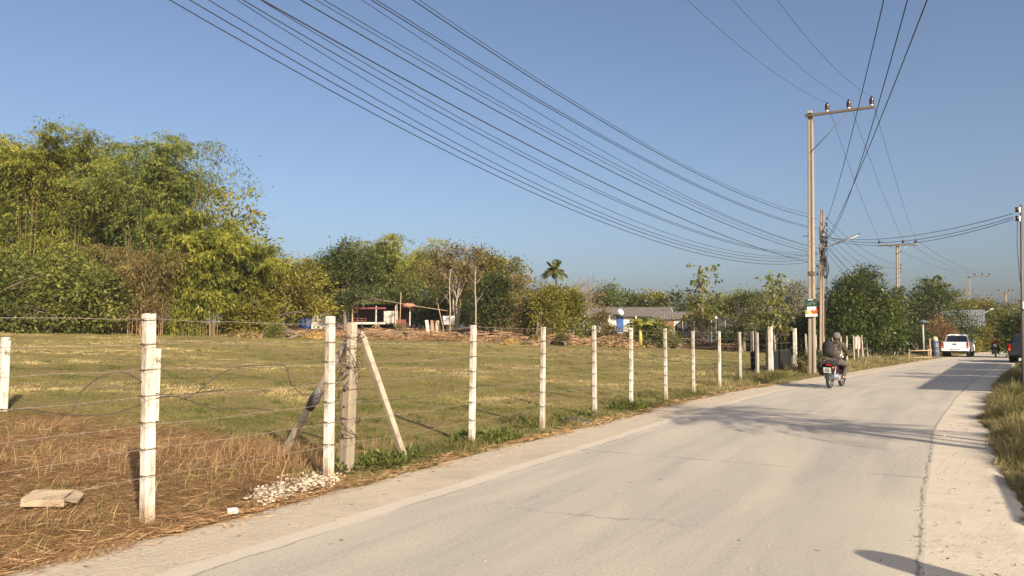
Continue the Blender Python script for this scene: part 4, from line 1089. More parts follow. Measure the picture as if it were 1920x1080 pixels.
def pole_shaft(h, w0, w1):
    """concrete pole of H section: square with a shallow groove on two faces"""
    mb = MB(); n = 10; vs = []; fs = []
    for i in range(n + 1):
        z = -0.4 + (h + 0.4) * i / n; w = (w0 + (w1 - w0) * i / n) / 2; g = w * 0.2; b = w * 0.18; e = w * 0.42
        ring = [(-w + b, -w), (-e, -w), (-e * 0.8, -w + g), (e * 0.8, -w + g), (e, -w), (w - b, -w), (w, -w + b), (w, w - b), (w - b, w), (e, w), (e * 0.8, w - g), (-e * 0.8, w - g), (-e, w), (-w + b, w), (-w, w - b), (-w, -w + b)]
        vs += [(x, y, z) for x, y in ring]
    k = 16
    for i in range(n):
        for j in range(k):
            j2 = (j + 1) % k; fs.append((i * k + j, i * k + j2, i * k + k + j2, i * k + k + j))
    fs.append(tuple(range(n * k, n * k + k)))
    return mb.add(vs, fs)

def crossarm(parent, z, x0, x1, y, ins, s=1.0, sec=(0.11, 0.10), brace_to=None):
    a = MB().box(((x0 + x1) / 2, y, z), (x1 - x0, sec[0], sec[1]), bev=0.008).build('crossarm', ARMM, parent)
    for x in ins: insulator(a, (x, y, z + sec[1] / 2), s)
    return a

# pole one, tall, with the one sided arm
p1 = on_ground(1521, 31.7); p1.z = 0
z_arm = P(1521, 221, 31.7).z
PERP = math.atan2(-0.53, 0.848)
U1 = thing('utility_pole', 'tallest concrete utility pole with a one sided crossarm and three insulators', 'utility pole', p1, PERP)
U1.rotation_euler = (0, 0.019, PERP)
pole_shaft(z_arm + 0.02, 0.29, 0.20).build('shaft', POLEM, U1)
arm1 = crossarm(U1, z_arm + 0.04, -0.20, 2.55, -0.16, [0.70, 1.55, 2.42], 1.15)
MB().tube([(0.05, -0.13, z_arm - 1.55), (1.55, -0.2, z_arm - 0.04)], 0.016, 6).build('arm_brace', ARMM, U1)
MB().box((0, -0.19, z_arm + 0.17), (0.2, 0.16, 0.11), bev=0.02).build('pole_cap', POSTG, U1)
zb = P(1521, 513, 31.7).z
MB().box((0, 0, zb), (0.275, 0.275, 0.20), bev=0.03).build('steel_band', surf('dark strap', (0.14, 0.105, 0.075), (0.06, 0.05, 0.04), 9, 0.8), U1)
MB().tube([(-0.12, -0.05, zb + 1.62), (-0.32, -0.05, zb + 1.62)], 0.02, 6).build('step_bolt', STEEL, U1)
M1 = Matrix.Translation(p1) @ U1.rotation_euler.to_matrix().to_4x4()
INS1 = [M1 @ Vector((x, -0.16, z_arm + 0.09 + 0.40)) for x in (0.70, 1.55, 2.42)]

# pole two, shorter, old, loaded with cables and a street lamp
p2 = on_ground(1539, 36); p2.z = 0
z2 = P(1541, 394, 36).z
U2 = thing('utility_pole', 'shorter old pole behind the tallest one, wrapped in messy cables', 'utility pole', p2, PERP + 0.15)
U2.rotation_euler = (0, 0.028, PERP + 0.15)
pole_shaft(z2, 0.235, 0.17).build('shaft', POLED, U2)
SPOOL = [z2 - 0.42, z2 - 0.72, z2 - 1.02, z2 - 1.32, z2 - 1.62]
for z in SPOOL:
    b = MB().box((0.155, 0, z), (0.07, 0.05, 0.16)).build('spool_bracket', STEEL, U2)
    MB().lathe([(0, -0.055), (0.055, -0.055), (0.04, -0.02), (0.04, 0.02), (0.055, 0.055), (0, 0.055)], 10, Matrix.Translation((0.22, 0, z))).build('spool_insulator', INSM, b)
rnd = random.Random(12)
mb = MB()
for k in range(26):
    z0 = rnd.uniform(z2 - 2.9, z2 - 0.5); pts = []
    for i in range(10):
        a = i / 9 * rnd.uniform(3, 7) + k; r = rnd.uniform(0.12, 0.2)
        pts.append((math.cos(a) * r + 0.05, math.sin(a) * r, z0 - i * rnd.uniform(0.02, 0.09)))
    mb.tube(pts, 0.013, 5)
mb.build('cable_wrap', CABLEM, U2)
mb = MB()
for k in range(9):
    r = 0.2 + rnd.uniform(-.05, .05); mb.tube([(0.2 + 0.06 * math.cos(a * 0.7) + math.sin(a) * 0.06 * rnd.uniform(.6, 1.4), -0.1 + 0.03 * k / 9, z2 - 3.0 + r * 1.6 * math.cos(a)) for a in np.linspace(0, 6.28, 14)], 0.013, 5)
mb.build('cable_coil', CABLEM, U2)
mb = MB()
for k in range(5):
    r = 0.22 + rnd.uniform(-.05, .05); mb.tube([(-0.22 + math.sin(a) * 0.05, -0.05 + 0.02 * k, z2 - 2.95 + r * math.cos(a)) for a in np.linspace(0, 6.28, 14)], 0.012, 5)
mb.build('cable_coil', CABLEM, U2)
MB().tube([(0.2, -0.02, z2 - 2.9), (0.24, -0.02, z2 - 4.0), (0.16, -0.03, z2 - 5.0), (0.15, -0.02, 0.3)], 0.02, 6).build('drop_cable', CABLEM, U2)
MB().tube([(-0.16, -0.02, z2 - 2.7), (-0.19, -0.02, z2 - 4.2), (-0.15, -0.03, z2 - 5.4), (-0.15, -0.02, 0.3)], 0.016, 6).build('drop_cable', CABLEM, U2)
MB().box((0.17, -0.06, z2 - 2.62), (0.14, 0.16, 0.42), bev=0.02).build('junction_box', CABLEM, U2)
# tube street lamp on pole two
a0 = P(1549, 464, 35.8); a1 = P(1562, 459, 35.6); a2 = P(1613, 438, 35.0)
t = thing('street_lamp', 'grey tube street lamp sticking up to the right from the shorter old pole', 'street lamp', a0)
L = lambda p: Vector(p) - a0
MB().tube([L(a0) + Vector((-0.12, 0, -0.03)), L(a0), L(a1), L(a1.lerp(a2, 0.12))], 0.026, 7).build('arm', STEEL, t)
hd = MB(); d = (L(a2) - L(a1)); M = Matrix.Translation(L(a1)) @ d.to_track_quat('X', 'Z').to_matrix().to_4x4()
hd.prism([(-0.075, 0), (-0.04, 0.05), (0.04, 0.05), (0.075, 0), (0.05, -0.015), (-0.05, -0.015)], 0.05, d.length, 'x', M); hh = hd.build('lamp_housing', surf('lamp housing', (0.22, 0.23, 0.26), (0.17, 0.18, 0.20), 5, 0.5), t)
MB().tube([M @ Vector((0.15, 0, -0.03)), M @ Vector((d.length - 0.1, 0, -0.03))], 0.018, 7).build('tube', WHITE, hh)

# sign on pole one
sw, sh = 0.47, 0.74
s0 = P(1520.5, 577, 31.46)
t = thing('advert_sign', 'small green and red 599 advertising sign tied to the tallest pole', 'sign', s0, -0.33)
t.rotation_euler = (0, -0.045, -0.33)
M_SG = surf('sign dark green', (0.012, 0.042, 0.026), (0.018, 0.055, 0.034), 5, 0.45); M_SR = surf('sign red', (0.50, 0.045, 0.025), (0.56, 0.07, 0.03), 5, 0.5)
M_SY = surf('sign yellow', (0.62, 0.50, 0.14), (0.55, 0.42, 0.10), 5, 0.5); M_SW = surf('sign white', (0.80, 0.78, 0.74), (0.76, 0.73, 0.68), 5, 0.5); M_SO = surf('sign olive', (0.30, 0.33, 0.14), None, 5, 0.5)
MB().box((0, 0.006, 0), (sw, 0.012, sh)).build('board', M_SG, t)
def flat(poly, y, m, nm): return MB().prism(poly, -y - 0.002, -y, 'y').build(nm, m, t)
X = sw / 2
flat([(-X, -0.37), (X, -0.37), (X, -0.27), (-X, -0.27)], 0.001, M_SW, 'white_strip')
flat([(-X, -0.269), (X, -0.269), (X, 0.02), (-X, -0.10)], 0.001, M_SR, 'red_band')
flat([(-X, -0.269), (0.06, -0.269), (-0.06, -0.12), (-X, -0.16)], 0.004, M_SY, 'yellow_band')
flat([(-X, -0.269), (-0.10, -0.269), (-0.14, -0.15), (-X, -0.12)], 0.007, M_SO, 'olive_patch')
flat([(-0.19, -0.335), (0.19, -0.335), (0.19, -0.305), (-0.19, -0.305)], 0.004, surf('sign faint red', (0.62, 0.30, 0.26), None, 5, 0.5), 'text_line')
flat([(-0.09, 0.325), (0.10, 0.325), (0.10, 0.35), (-0.09, 0.35)], 0.001, M_SW, 'logo_bar')
mb = MB()
for a0_, a1_, cx, r in ((0.3, 2.9, 0.06, 0.11), (0.2, 2.6, -0.10, 0.08), (0.5, 2.7, 0.06, 0.16)):
    pts = [(cx + r * math.cos(a), -0.004, 0.09 + r * 0.9 * math.sin(a)) for a in np.linspace(a0_, a1_, 12)]
    mb.tube(pts, 0.009, 4)
mb.build('emblem', surf('sign grey green', (0.22, 0.27, 0.24), None, 5, 0.5), t)
def text(s, size, loc, mat, parent, name, rot=(math.pi / 2, 0, 0), extr=0.003, shear=0.0, bold=0.0):
    c = bpy.data.curves.new(name, 'FONT'); c.body = s; c.size = size; c.extrude = extr; c.align_x = 'CENTER'; c.align_y = 'CENTER'; c.shear = shear; c.offset = bold; c.resolution_u = 3
    o = bpy.data.objects.new('tmp', c); COL.objects.link(o)
    dg = bpy.context.evaluated_depsgraph_get(); me = bpy.data.meshes.new_from_object(o.evaluated_get(dg)); bpy.data.objects.remove(o)
    me.materials.clear(); me.materials.append(mat)
    q = link(name, me, parent); q.location = loc; q.rotation_euler = rot; return q
text('599', 0.235, (0.0, -0.013, -0.055), M_SW, t, 'price', shear=0.12, bold=0.012)

# pole three
p3 = on_ground(1684, 56); p3.z = 0
z3 = P(1693, 458, 56).z
U3 = thing('utility_pole', 'vine wrapped utility pole with a level crossarm behind the mango tree', 'utility pole', p3, PERP + 0.25)
U3.rotation_euler = (0, 0.02, PERP + 0.25)
pole_shaft(z3, 0.30, 0.20).build('shaft', POLEM, U3)
crossarm(U3, z3 - 0.1, -1.35, 1.35, -0.17, [-1.27, 0.0 + 0.35, 1.2], 1.0)
for s in (-1, 1): MB().tube([(0, -0.12, z3 - 0.75), (0.62 * s, -0.2, z3 - 0.14)], 0.02, 5).build('arm_brace', STEEL, U3)
rng = np.random.default_rng(3); n = 1500
zz = rng.random(n) ** 1.3 * z3 * 0.62 + 0.1; aa = rng.random(n) * 6.28; rr = 0.18 + 0.28 * rng.random(n) ** 2
C = np.stack([np.cos(aa) * rr, np.sin(aa) * rr, zz], -1); A = unit(C * np.array([1, 1, 0]) + rng.normal(size=(n, 3)) * 0.2 + np.array([0, 0, -0.2]))
V, Fc = leaf_quads(C, A, 0.22 * rng.uniform(0.6, 1.2, n), 0.12 * np.ones(n), rng)
vn = link('vine', npmesh('vine', V, Fc, L_DARK, np.repeat(np.clip(0.5 + rng.normal(size=n) * 0.25, 0, 1), 4)), U3)
for k, z in enumerate((z3 - 1.6, z3 - 1.85, z3 - 2.1)): MB().lathe([(0, -0.05), (0.05, -0.05), (0.035, 0), (0.05, 0.05), (0, 0.05)], 8, Matrix.Translation((0.2, -0.05, z))).build('spool_insulator', INSM, U3)
M3 = Matrix.Translation(p3) @ U3.rotation_euler.to_matrix().to_4x4()
INS3 = [M3 @ Vector((x, -0.17, z3 - 0.05 + 0.36)) for x in (-1.27, 0.35, 1.2)]

# pole four (same shape as pole one) and the far ones
p4 = on_ground(1821, 108); p4.z = 0
z4 = P(1821, 519, 108).z
U4 = thing('utility_pole', 'distant pole with a one sided crossarm above the tin roofed house', 'utility pole', p4, PERP + 0.1)
pole_shaft(z4, 0.32, 0.21).build('shaft', POLEM, U4)
crossarm(U4, z4 - 0.02, -0.25, 2.7, -0.2, [0.75, 1.7, 2.55], 1.2)
t = thing('street_lamp', 'distant pale lamp arm among the bushes by the tin roof', 'street lamp', P(1842, 586, 96))
MB().tube([(-0.3, 0, -0.35), (0.5, 0, 0.05), (1.2, 0, 0.42)], 0.05, 6).build('arm', STEEL, t)
MB().box((1.25, 0, 0.46), (0.5, 0.12, 0.08), bev=0.01).build('lamp_housing', WHITE, t)
MB().tube([(-0.3, 0, -0.35), (-0.3, 0, -4.0)], 0.06, 6).build('post', STEEL, t)
p5 = on_ground(1889, 150); p5.z = 0; z5 = P(1889, 546, 150).z
U5 = thing('utility_pole', 'farthest pole with two stacked crossarms near the right picture edge', 'utility pole', p5, PERP + 0.3)
pole_shaft(z5, 0.42, 0.3).build('shaft', POLED, U5)
crossarm(U5, z5 - 0.3, -1.35, 1.35, -0.25, [-1.25, 0.5, 1.25], 1.6, (0.16, 0.16)); crossarm(U5, z5 - 2.5, -1.1, 2.6, -0.25, [-1.0, 1.0, 2.5], -1.3, (0.14, 0.14))
p6 = on_ground(1852, 155); p6.z = 0; z6 = P(1852, 556, 155).z
U6 = thing('utility_pole', 'far pole with a short crossarm and a dark transformer, left of the farthest one', 'utility pole', p6, PERP + 0.3)
pole_shaft(z6, 0.42, 0.3).build('shaft', POLED, U6); crossarm(U6, z6 - 0.1, -1.6, 1.2, -0.25, [-1.4, 0.2, 1.0], 1.2, (0.15, 0.15))
MB().lathe([(0, 0), (0.4, 0), (0.42, 0.1), (0.42, 0.95), (0.3, 1.05), (0, 1.05)], 12, Matrix.Translation((0.1, -0.65, z6 - 2.0))).build('transformer', POSTG, U6)
pv = on_ground(1256, 135); zv = P(1256, 546, 135).z - pv.z
t = thing('utility_pole', 'thin grey pole far behind the long house', 'utility pole', pv); pole_shaft(zv, 0.3, 0.22).build('shaft', POLEM, t); crossarm(t, zv - 0.2, -0.9, 0.9, -0.16, [-0.8, 0.8], 1.0)

# steel pole on the right verge
pr = Vector(((1913.5 - 960) / F * 19 * CT, 19, 0)); zr = P(1917, 384, 19).z
UR = thing('steel_post', 'dark steel service pole at the right picture edge', 'service pole', pr)
UR.rotation_euler = (0, 0.034, 0)
MB().tube([(0, 0, -0.3), (0, 0, zr)], 0.032, 10).build('shaft', surf('dark steel pipe', (0.085, 0.075, 0.085), (0.14, 0.11, 0.10), 3, 0.55, stretch=(1, 1, 0.1)), UR)
for z in (zr - 0.13, zr - 0.36): 
    b = MB().box((-0.06, -0.01, z), (0.06, 0.03, 0.14)).build('spool_bracket', STEEL, UR)
    MB().lathe([(0, -0.06), (0.05, -0.06), (0.035, 0), (0.05, 0.06), (0, 0.06)], 10, Matrix.Translation((-0.11, -0.01, z))).build('spool_insulator', INSM, b)
MB().tube([(-0.10, 0, zr - 0.4), (-0.13, -0.02, zr - 1.0), (-0.09, -0.03, zr - 1.7), (-0.05, -0.02, zr - 2.0)], 0.008, 5).build('drop_cable', CABLEM, UR)
MB().box((-0.0, -0.06, zr - 2.6), (0.13, 0.08, 0.2), bev=0.01).build('meter_box', STEEL, UR)

# ------------------------------------------------------------------ wires in their own vertical planes
def wire(label, A, B, pxs, r, lo, hi, group, mat=None, cat='cable', name='overhead_wire', force=None):
    """A,B: XY of the plane's two ends; pxs: photo pixels the wire runs through; t runs 0 (A) .. 1 (B)"""
    A = Vector(A[:2]); B = Vector(B[:2]); D = B - A; ts = []; zs = []
    for px, py in pxs:
        ry = ray(px, py)
        # A + D t = s * ry
        det = D.x * -ry.y + ry.x * D.y
        s = (A.y * D.x - A.x * D.y) / (ry.y * D.x - ry.x * D.y)
        x, y = ry.x * s, ry.y * s
        t = ((x - A.x) * D.x + (y - A.y) * D.y) / D.length_squared
        ts.append(t); zs.append(CAMH + ry.z * s)
    wgt = np.ones(len(ts))
    if force:
        for t_, z_ in force: ts.append(t_); zs.append(z_); wgt = np.append(wgt, 6)
    k = np.polyfit(ts, zs, 2 if len(ts) > 2 else 1, w=wgt)
    pts = [(A.x + D.x * t, A.y + D.y * t, float(np.polyval(k, t))) for t in np.linspace(lo, hi, 40)]
    o = MB().tube(pts, r, 5).build(name, mat or CABLEM)
    return tag(o, label, cat, group), pts[0], pts[-1]
PA = (15.05 - 0.77 * 34, 2.0)
W_ = [
 ([(305, 0), (600, 156), (880, 300), (1100, 401), (1224, 453), (1327, 482), (1416, 494), (1505, 492)], .009),
 ([(347, 0), (600, 141), (880, 287), (1100, 394), (1224, 446), (1327, 474), (1430, 489), (1500, 487)], .009),
 ([(391, 0), (600, 122), (880, 284), (1100, 389), (1224, 437), (1327, 466), (1444, 483), (1500, 483)], .008),
 ([(437, 0), (600, 93), (880, 262), (1100, 372), (1224, 430), (1292, 453), (1396, 472), (1512, 478)], .007),
 ([(450, 0), (600, 85), (880, 237), (1100, 350), (1224, 407), (1327, 443), (1416, 467), (1533, 478)], .009),
 ([(490, 0), (600, 66), (880, 234), (1100, 347), (1224, 402), (1327, 439), (1416, 463), (1533, 474)], .007),
 ([(484, 0), (600, 59), (880, 212), (1100, 325), (1224, 387), (1361, 444), (1447, 473), (1512, 490)], .0125),
 ([(566, 0), (700, 82), (880, 178), (1100, 296), (1224, 360), (1361, 420), (1464, 458), (1512, 471)], .0115),
 ([(590, 0), (880, 168), (1100, 282), (1224, 351), (1361, 413), (1464, 454), (1530, 470)], .007),
 ([(603, 0), (880, 158), (1100, 275), (1224, 345), (1361, 408), (1530, 465)], .008),
 ([(680, 0), (880, 133), (1100, 262), (1224, 337), (1361, 403), (1512, 459)], .007),
 ([(689, 0), (880, 110), (1028, 200), (1224, 308), (1361, 375), (1464, 413), (1533, 430)], .0105),
 ([(709, 0), (880, 111), (1033, 200), (1224, 303), (1361, 371), (1464, 410), (1533, 428)], .009),
 ([(775, 0), (880, 72), (1079, 200), (1224, 277), (1361, 351), (1464, 396), (1537, 410)], .0115),
 ([(790, 0), (880, 66), (1082, 198), (1224, 273), (1361, 346), (1464, 390), (1537, 404)], .007)]
WN = ['lowest', 'second lowest', 'third lowest', 'fourth lowest', 'fifth lowest', 'sixth lowest', 'seventh lowest, thickest', 'middle', 'seventh highest', 'sixth highest', 'fifth highest', 'fourth highest', 'third highest', 'second highest', 'highest']
ends = []
for i, (pxs, r) in enumerate(W_):
    o, e0, e1 = wire('%s cable of the bundle sweeping from the upper left to the old pole' % WN[i], PA, (p2.x, p2.y), pxs, r, 0.0, 0.997, 'cable bundle to the old pole')
    ends.append(e0)
# the pole behind the camera which carries the bundle
zt = max(e[2] for e in ends) + 0.4
t = thing('utility_pole', 'concrete pole out of view on the left that carries the cable bundle', 'utility pole', (PA[0] - 0.12, PA[1], 0), 0.6); pole_shaft(zt, 0.36, 0.24).build('shaft', POLEM, t)
# service lines crossing to the right, over the camera
SV = [([(1657, 0), (1630, 114), (1603, 228), (1580, 317), (1555, 398), (1551, 413)], 7.0, 'left'), ([(1703, 0), (1663, 138), (1636, 228), (1605, 327), (1577, 410), (1553, 445)], 6.6, 'middle'), ([(1736, 0), (1684, 144), (1652, 228), (1603, 330), (1573, 410), (1553, 443)], 6.3, 'right')]
for pxs, z, nm in SV:
    rt = ray(*pxs[0]); s = (z - CAMH) / rt.z
    A = (rt.x * s, rt.y * s); rb = ray(*pxs[-1]); B = (rb.x / rb.y * 36 , 36)
    wire('%s one of the three dark service lines dropping steeply to the old pole' % nm, A, B, pxs, .0095, -0.55, 1.0, 'service lines over the road')
# high voltage lines
HV = [([(1289, 0), (1403, 100), (1480, 154), (1549, 196)], 0), ([(1374, 0), (1484, 111), (1540, 157), (1590, 192)], 1), ([(1457, 0), (1520, 78), (1565, 127), (1631, 186)], 2)]
for pxs, k in HV:
    I = INS1[k]; A = (I.x - 0.72 * 34, I.y - 34)
    wire('%s thin high line from the top of the picture to the tallest pole' % ('left', 'middle', 'right')[k], A, (I.x, I.y), pxs, .0058, 0.05, 1.0, 'high lines to the tallest pole', force=[(1.0, I.z)])
def sagline(label, a, b, sag, r, group, name='overhead_wire'):
    a = Vector(a); b = Vector(b)
    pts = [a.lerp(b, q) - Vector((0, 0, 4 * sag * q * (1 - q))) for q in np.linspace(0, 1, 24)]
    return tag(MB().tube(pts, r, 5).build(name, CABLEM), label, 'cable', group)
for k in range(3): sagline('%s thin line sinking from the tallest pole to the vine wrapped pole' % ('left', 'middle', 'right')[k], INS1[k], INS3[k], 0.35, .0075, 'lines between the tallest and the vine wrapped pole')
for k in range(3): 
    b = (Matrix.Translation(p4) @ Matrix.Rotation(PERP + 0.1, 4, 'Z')) @ Vector(((0.75, 1.7, 2.55)[k], -0.2, z4 + 0.45))
    sagline('%s thin line from the vine wrapped pole to the distant one sided pole' % ('left', 'middle', 'right')[k], INS3[k], b, 0.7, .011, 'lines to the distant pole')
# three sagging lines from the old pole to the steel pole on the right
RL = [([(1560, 447), (1600, 449), (1690, 444), (1800, 427), (1905, 398)], 'top'), ([(1556, 447), (1620, 452), (1700, 453), (1800, 436), (1905, 404)], 'middle'), ([(1580, 455), (1650, 459), (1720, 455), (1800, 441), (1905, 409)], 'bottom')]
for pxs, nm in RL: wire('%s one of three sagging lines from the old pole to the steel pole' % nm, (p2.x, p2.y), (pr.x, pr.y), pxs, .0085, 0.0, 0.995, 'lines across the road to the steel pole')
M2 = Matrix.Translation(p2) @ U2.rotation_euler.to_matrix().to_4x4()
for k in range(7):
    z = SPOOL[k % 5] - (0.0 if k < 5 else 1.0) - 0.05 * k
    b = M3 @ Vector((0.2, -0.05, z3 - 1.5 - 0.33 * k))
    sagline('%s of the low cables running from the old pole into the mango tree' % ('first', 'second', 'third', 'fourth', 'fifth', 'sixth', 'lowest')[k], M2 @ Vector((0.2, 0, z)), b, 0.55 + 0.12 * k, .009, 'low cables behind the mango tree')
sagline('faint far line over the long house roof', P(960, 552, 135), P(1500, 548, 150), 0.9, .02, 'far lines behind the house'); sagline('faint far line beside the thin grey pole, lower of the two', P(960, 558, 134), P(1500, 553, 150), 0.9, .02, 'far lines behind the house')
# ------------------------------------------------------------------ houses, sheds and the bank of debris
ROOFG = surf('old fibre cement roof', (0.19, 0.165, 0.135), (0.125, 0.11, 0.09), 1.6, 0.85, 0.01, 20, stain=(0.12, 0.10, 0.075), stain_scale=1.2)
ROOFT = surf('corrugated tin roof', (0.30, 0.32, 0.34), (0.17, 0.18, 0.19), 1.8, 0.5, 0.0, stain=(0.28, 0.21, 0.15), stain_scale=1.5, metal=0.3)
WALLW = surf('whitewashed wall', (0.66, 0.65, 0.60), (0.52, 0.51, 0.46), 1.5, 0.85, stain=(0.36, 0.33, 0.28), stain_scale=1.4, stain_at=(0.48, 0.66))
WALLG = surf('pale grey cement wall', (0.55, 0.53, 0.48), (0.44, 0.42, 0.38), 2, 0.88)
WALLS = surf('mottled plaster', (0.52, 0.49, 0.43), (0.30, 0.28, 0.24), 2.2, 0.9, stain=(0.12, 0.105, 0.085), stain_scale=2.4)  # pale plaster mottled at random with darker blotches
WOODB = surf('brown wooden wall', (0.24, 0.115, 0.055), (0.16, 0.08, 0.04), 4, 0.8, stretch=(4, 1, 0.3))
WOODD = surf('dark timber', (0.075, 0.055, 0.04), (0.045, 0.034, 0.026), 4, 0.85)
WOODL = surf('pale bare wood', (0.42, 0.31, 0.19), (0.30, 0.215, 0.13), 5, 0.8, stretch=(1, 1, 0.3))
BLUEP = surf('blue painted door', (0.025, 0.075, 0.24), (0.03, 0.09, 0.28), 4, 0.5)
GLASSD = surf('dark window glass', (0.03, 0.035, 0.04), (0.045, 0.05, 0.055), 3, 0.15)
REDP = surf('red paint', (0.20, 0.04, 0.03), (0.13, 0.035, 0.028), 4, 0.6)
NET = surf('dark shade netting', (0.030, 0.034, 0.034), (0.05, 0.052, 0.05), 8, 0.9, stretch=(6, 1, 0.4))
ORNG = surf('orange tarpaulin', (0.36, 0.17, 0.10), (0.27, 0.14, 0.09), 4, 0.7)

def corr_roof(x0, x1, y0, y1, z0, z1, pitch=0.16, amp=0.022, th=0.02):
    """sloping corrugated sheet from (y0,z0) to (y1,z1), ribs along the slope"""
    n = max(4, int((x1 - x0) / pitch * 4)); mb = MB(); vs = []; fs = []
    for i in range(n + 1):
        x = x0 + (x1 - x0) * i / n; h = amp * math.sin(i * math.pi / 2)
        vs += [(x, y0, z0 + h), (x, y1, z1 + h), (x, y1, z1 + h - th), (x, y0, z0 + h - th)]
    for i in range(n):
        a = i * 4; b = a + 4
        fs += [(a, a + 1, b + 1, b), (a + 3, b + 3, b + 2, a + 2), (a, b, b + 3, a + 3), (a + 1, a + 2, b + 2, b + 1)]
    fs += [(0, 3, 2, 1), (n * 4, n * 4 + 1, n * 4 + 2, n * 4 + 3)]
    return mb.add(vs, fs)

def gable_house(name, label, base, rz, w, dpt, hw, hr, wall, roofm, over=0.5, cat='house', fascia=None):
    t = thing(name, label, cat, base, rz)
    MB().prism([(0, -0.3), (dpt, -0.3), (dpt, hw), (dpt / 2, hw + hr * 0.93), (0, hw)], -w / 2, w / 2, 'x').build('wall', wall, t)
    k = hr / (dpt / 2)
    corr_roof(-w / 2 - over, w / 2 + over, -over, dpt / 2, hw - over * k + 0.10, hw + hr + 0.10).build('roof', roofm, t)
    corr_roof(-w / 2 - over, w / 2 + over, dpt + over, dpt / 2, hw - over * k + 0.10, hw + hr + 0.10).build('roof', roofm, t)
    if fascia:
        for sx in (-1, 1):
            x = sx * (w / 2 + over + 0.02); mb = MB()
            mb.tube([(x, -over, hw - over * k - 0.02), (x, dpt / 2, hw + hr - 0.02), (x, dpt + over, hw - over * k - 0.02)], 0.10, 4, smooth=False); mb.build('fascia', fascia, t)
    return t
def window(t, x, z, w, h, frame, pane):
    f = MB()
    for sx in (-1, 1): f.box((x + sx * w / 2, -0.03, z), (0.07, 0.06, h + 0.07))
    for sz in (-1, 1): f.box((x, -0.03, z + sz * h / 2), (w - 0.07, 0.06, 0.07))
    f.box((x, -0.03, z), (0.04, 0.05, h - 0.07))
    o = f.build('window', frame, t); MB().box((x, -0.008, z), (w, 0.012, h)).build('pane', pane, o)
def door(t, x, w, h, m):
    o = MB().box((x, -0.03, h / 2), (w, 0.06, h), bev=0.005).build('door', m, t)
    MB().ell((x + w * 0.4, -0.09, h * 0.48), (0.04, 0.04, 0.04), 8, 6).build('handle', STEEL, o)

b = on_ground(1172, 85)
H1 = gable_house('long_house', 'long white house with a grey roof and a blue door behind the banana plants', b, -0.08, 10.0, 6.5, 2.0, 1.0, WALLW, ROOFG, 0.6, fascia=WALLW)
door(H1, -0.55, 0.8, 1.9, BLUEP); window(H1, 1.6, 1.25, 1.2, 0.9, WOODB, GLASSD); window(H1, -3.9, 1.25, 1.2, 0.9, WOODB, GLASSD); window(H1, 3.9, 1.25, 1.0, 0.9, WOODB, GLASSD)
MB().box((0, -0.5, 0.02), (9.6, 0.9, 0.16)).build('plinth', WALLG, H1)
for x in (-4.6, -1.8, 1.2, 4.2): MB().box((x, -0.85, 1.0), (0.12, 0.12, 1.9)).build('porch_post', WALLW, H1)
t = thing('satellite_dish', 'white satellite dish at the roof edge over the blue door', 'satellite dish', P(1163, 586, 84.2))
mb = MB(); mb.lathe([(0.02, 0), (0.15, 0.02), (0.28, 0.07), (0.38, 0.13), (0.37, 0.16), (0.28, 0.10), (0.15, 0.05), (0.02, 0.04)], 18, Matrix.Rotation(RAD(60), 4, 'X') @ Matrix.Rotation(0.5, 4, 'Y')); mb.build('dish', WALLW, t)
MB().tube([(0, 0.05, 0.05), (0, 0.25, -0.6), (0, 0.5, -1.0)], 0.03, 6).build('mast', STEEL, t)
b = on_ground(1262, 78)
H2 = gable_house('small_house', 'small house with a flat grey roof and half brown front right of the banana plants', b, -0.2, 3.4, 4.5, 2.1, 0.75, WALLW, ROOFG, 0.35, fascia=WALLW)
MB().box((-0.75, -0.02, 1.45), (1.75, 0.05, 0.95)).build('wooden_panel', WOODB, H2); door(H2, 0.75, 0.8, 1.8, WALLG); window(H2, 1.35, 1.2, 0.4, 0.6, WOODD, GLASSD)
mb = MB(); mb.box((0, 0, 0.45), (2.6, 0.7, 0.12), taper=0.9); mb.box((-0.9, 0, 0.2), (0.1, 0.5, 0.42)); mb.box((0.9, 0, 0.2), (0.1, 0.5, 0.42)); o = mb.build('pale_bench', WALLW); o.location = on_ground(1262, 72); o.rotation_euler = (0, 0, -0.3); tag(o, 'pale concrete bench in front of the half brown house', 'bench')

def shed(label, px, d, top, w, seed):
    b, h = col(px, d, top); t = thing('netting_shed', label, 'shed', b, -0.15, 'dark netting sheds')
    hw = h * 0.72
    MB().prism([(-w / 2, -0.1), (w / 2, -0.1), (w / 2, hw), (0, h), (-w / 2, hw)], 0, 3.2, 'y').build('netting', NET, t)
    for k in range(5):
        x = -w / 2 + w * k / 4; z = hw + (h - hw) * (1 - abs(x) / (w / 2))
        MB().tube([(x, -0.05, -0.2), (x, -0.05, z)], 0.035, 6).build('post', POSTG if k % 2 else WOODD, t)
    MB().tube([(-w / 2 - 0.1, -0.06, hw), (0, -0.06, h + 0.03), (w / 2 + 0.1, -0.06, hw)], 0.04, 5).build('rafter', WOODD, t)
shed('dark netting shed nearer the half brown house', 1291, 69, 594, 2.1, 1)
shed('dark netting shed right of the first teak sapling', 1347, 69, 592, 2.5, 2)
t = thing('globe_lamp', 'small white globe lamp above the right netting shed', 'lamp', on_ground(1343, 68)); h = P(1343, 596, 68).z - t.location.z
MB().tube([(0, 0, -0.2), (0, 0, h - 0.1)], 0.03, 6).build('post', STEEL, t); MB().ell((0, 0, h), (0.14, 0.14, 0.14), 10, 8).build('globe', WHITE, t)

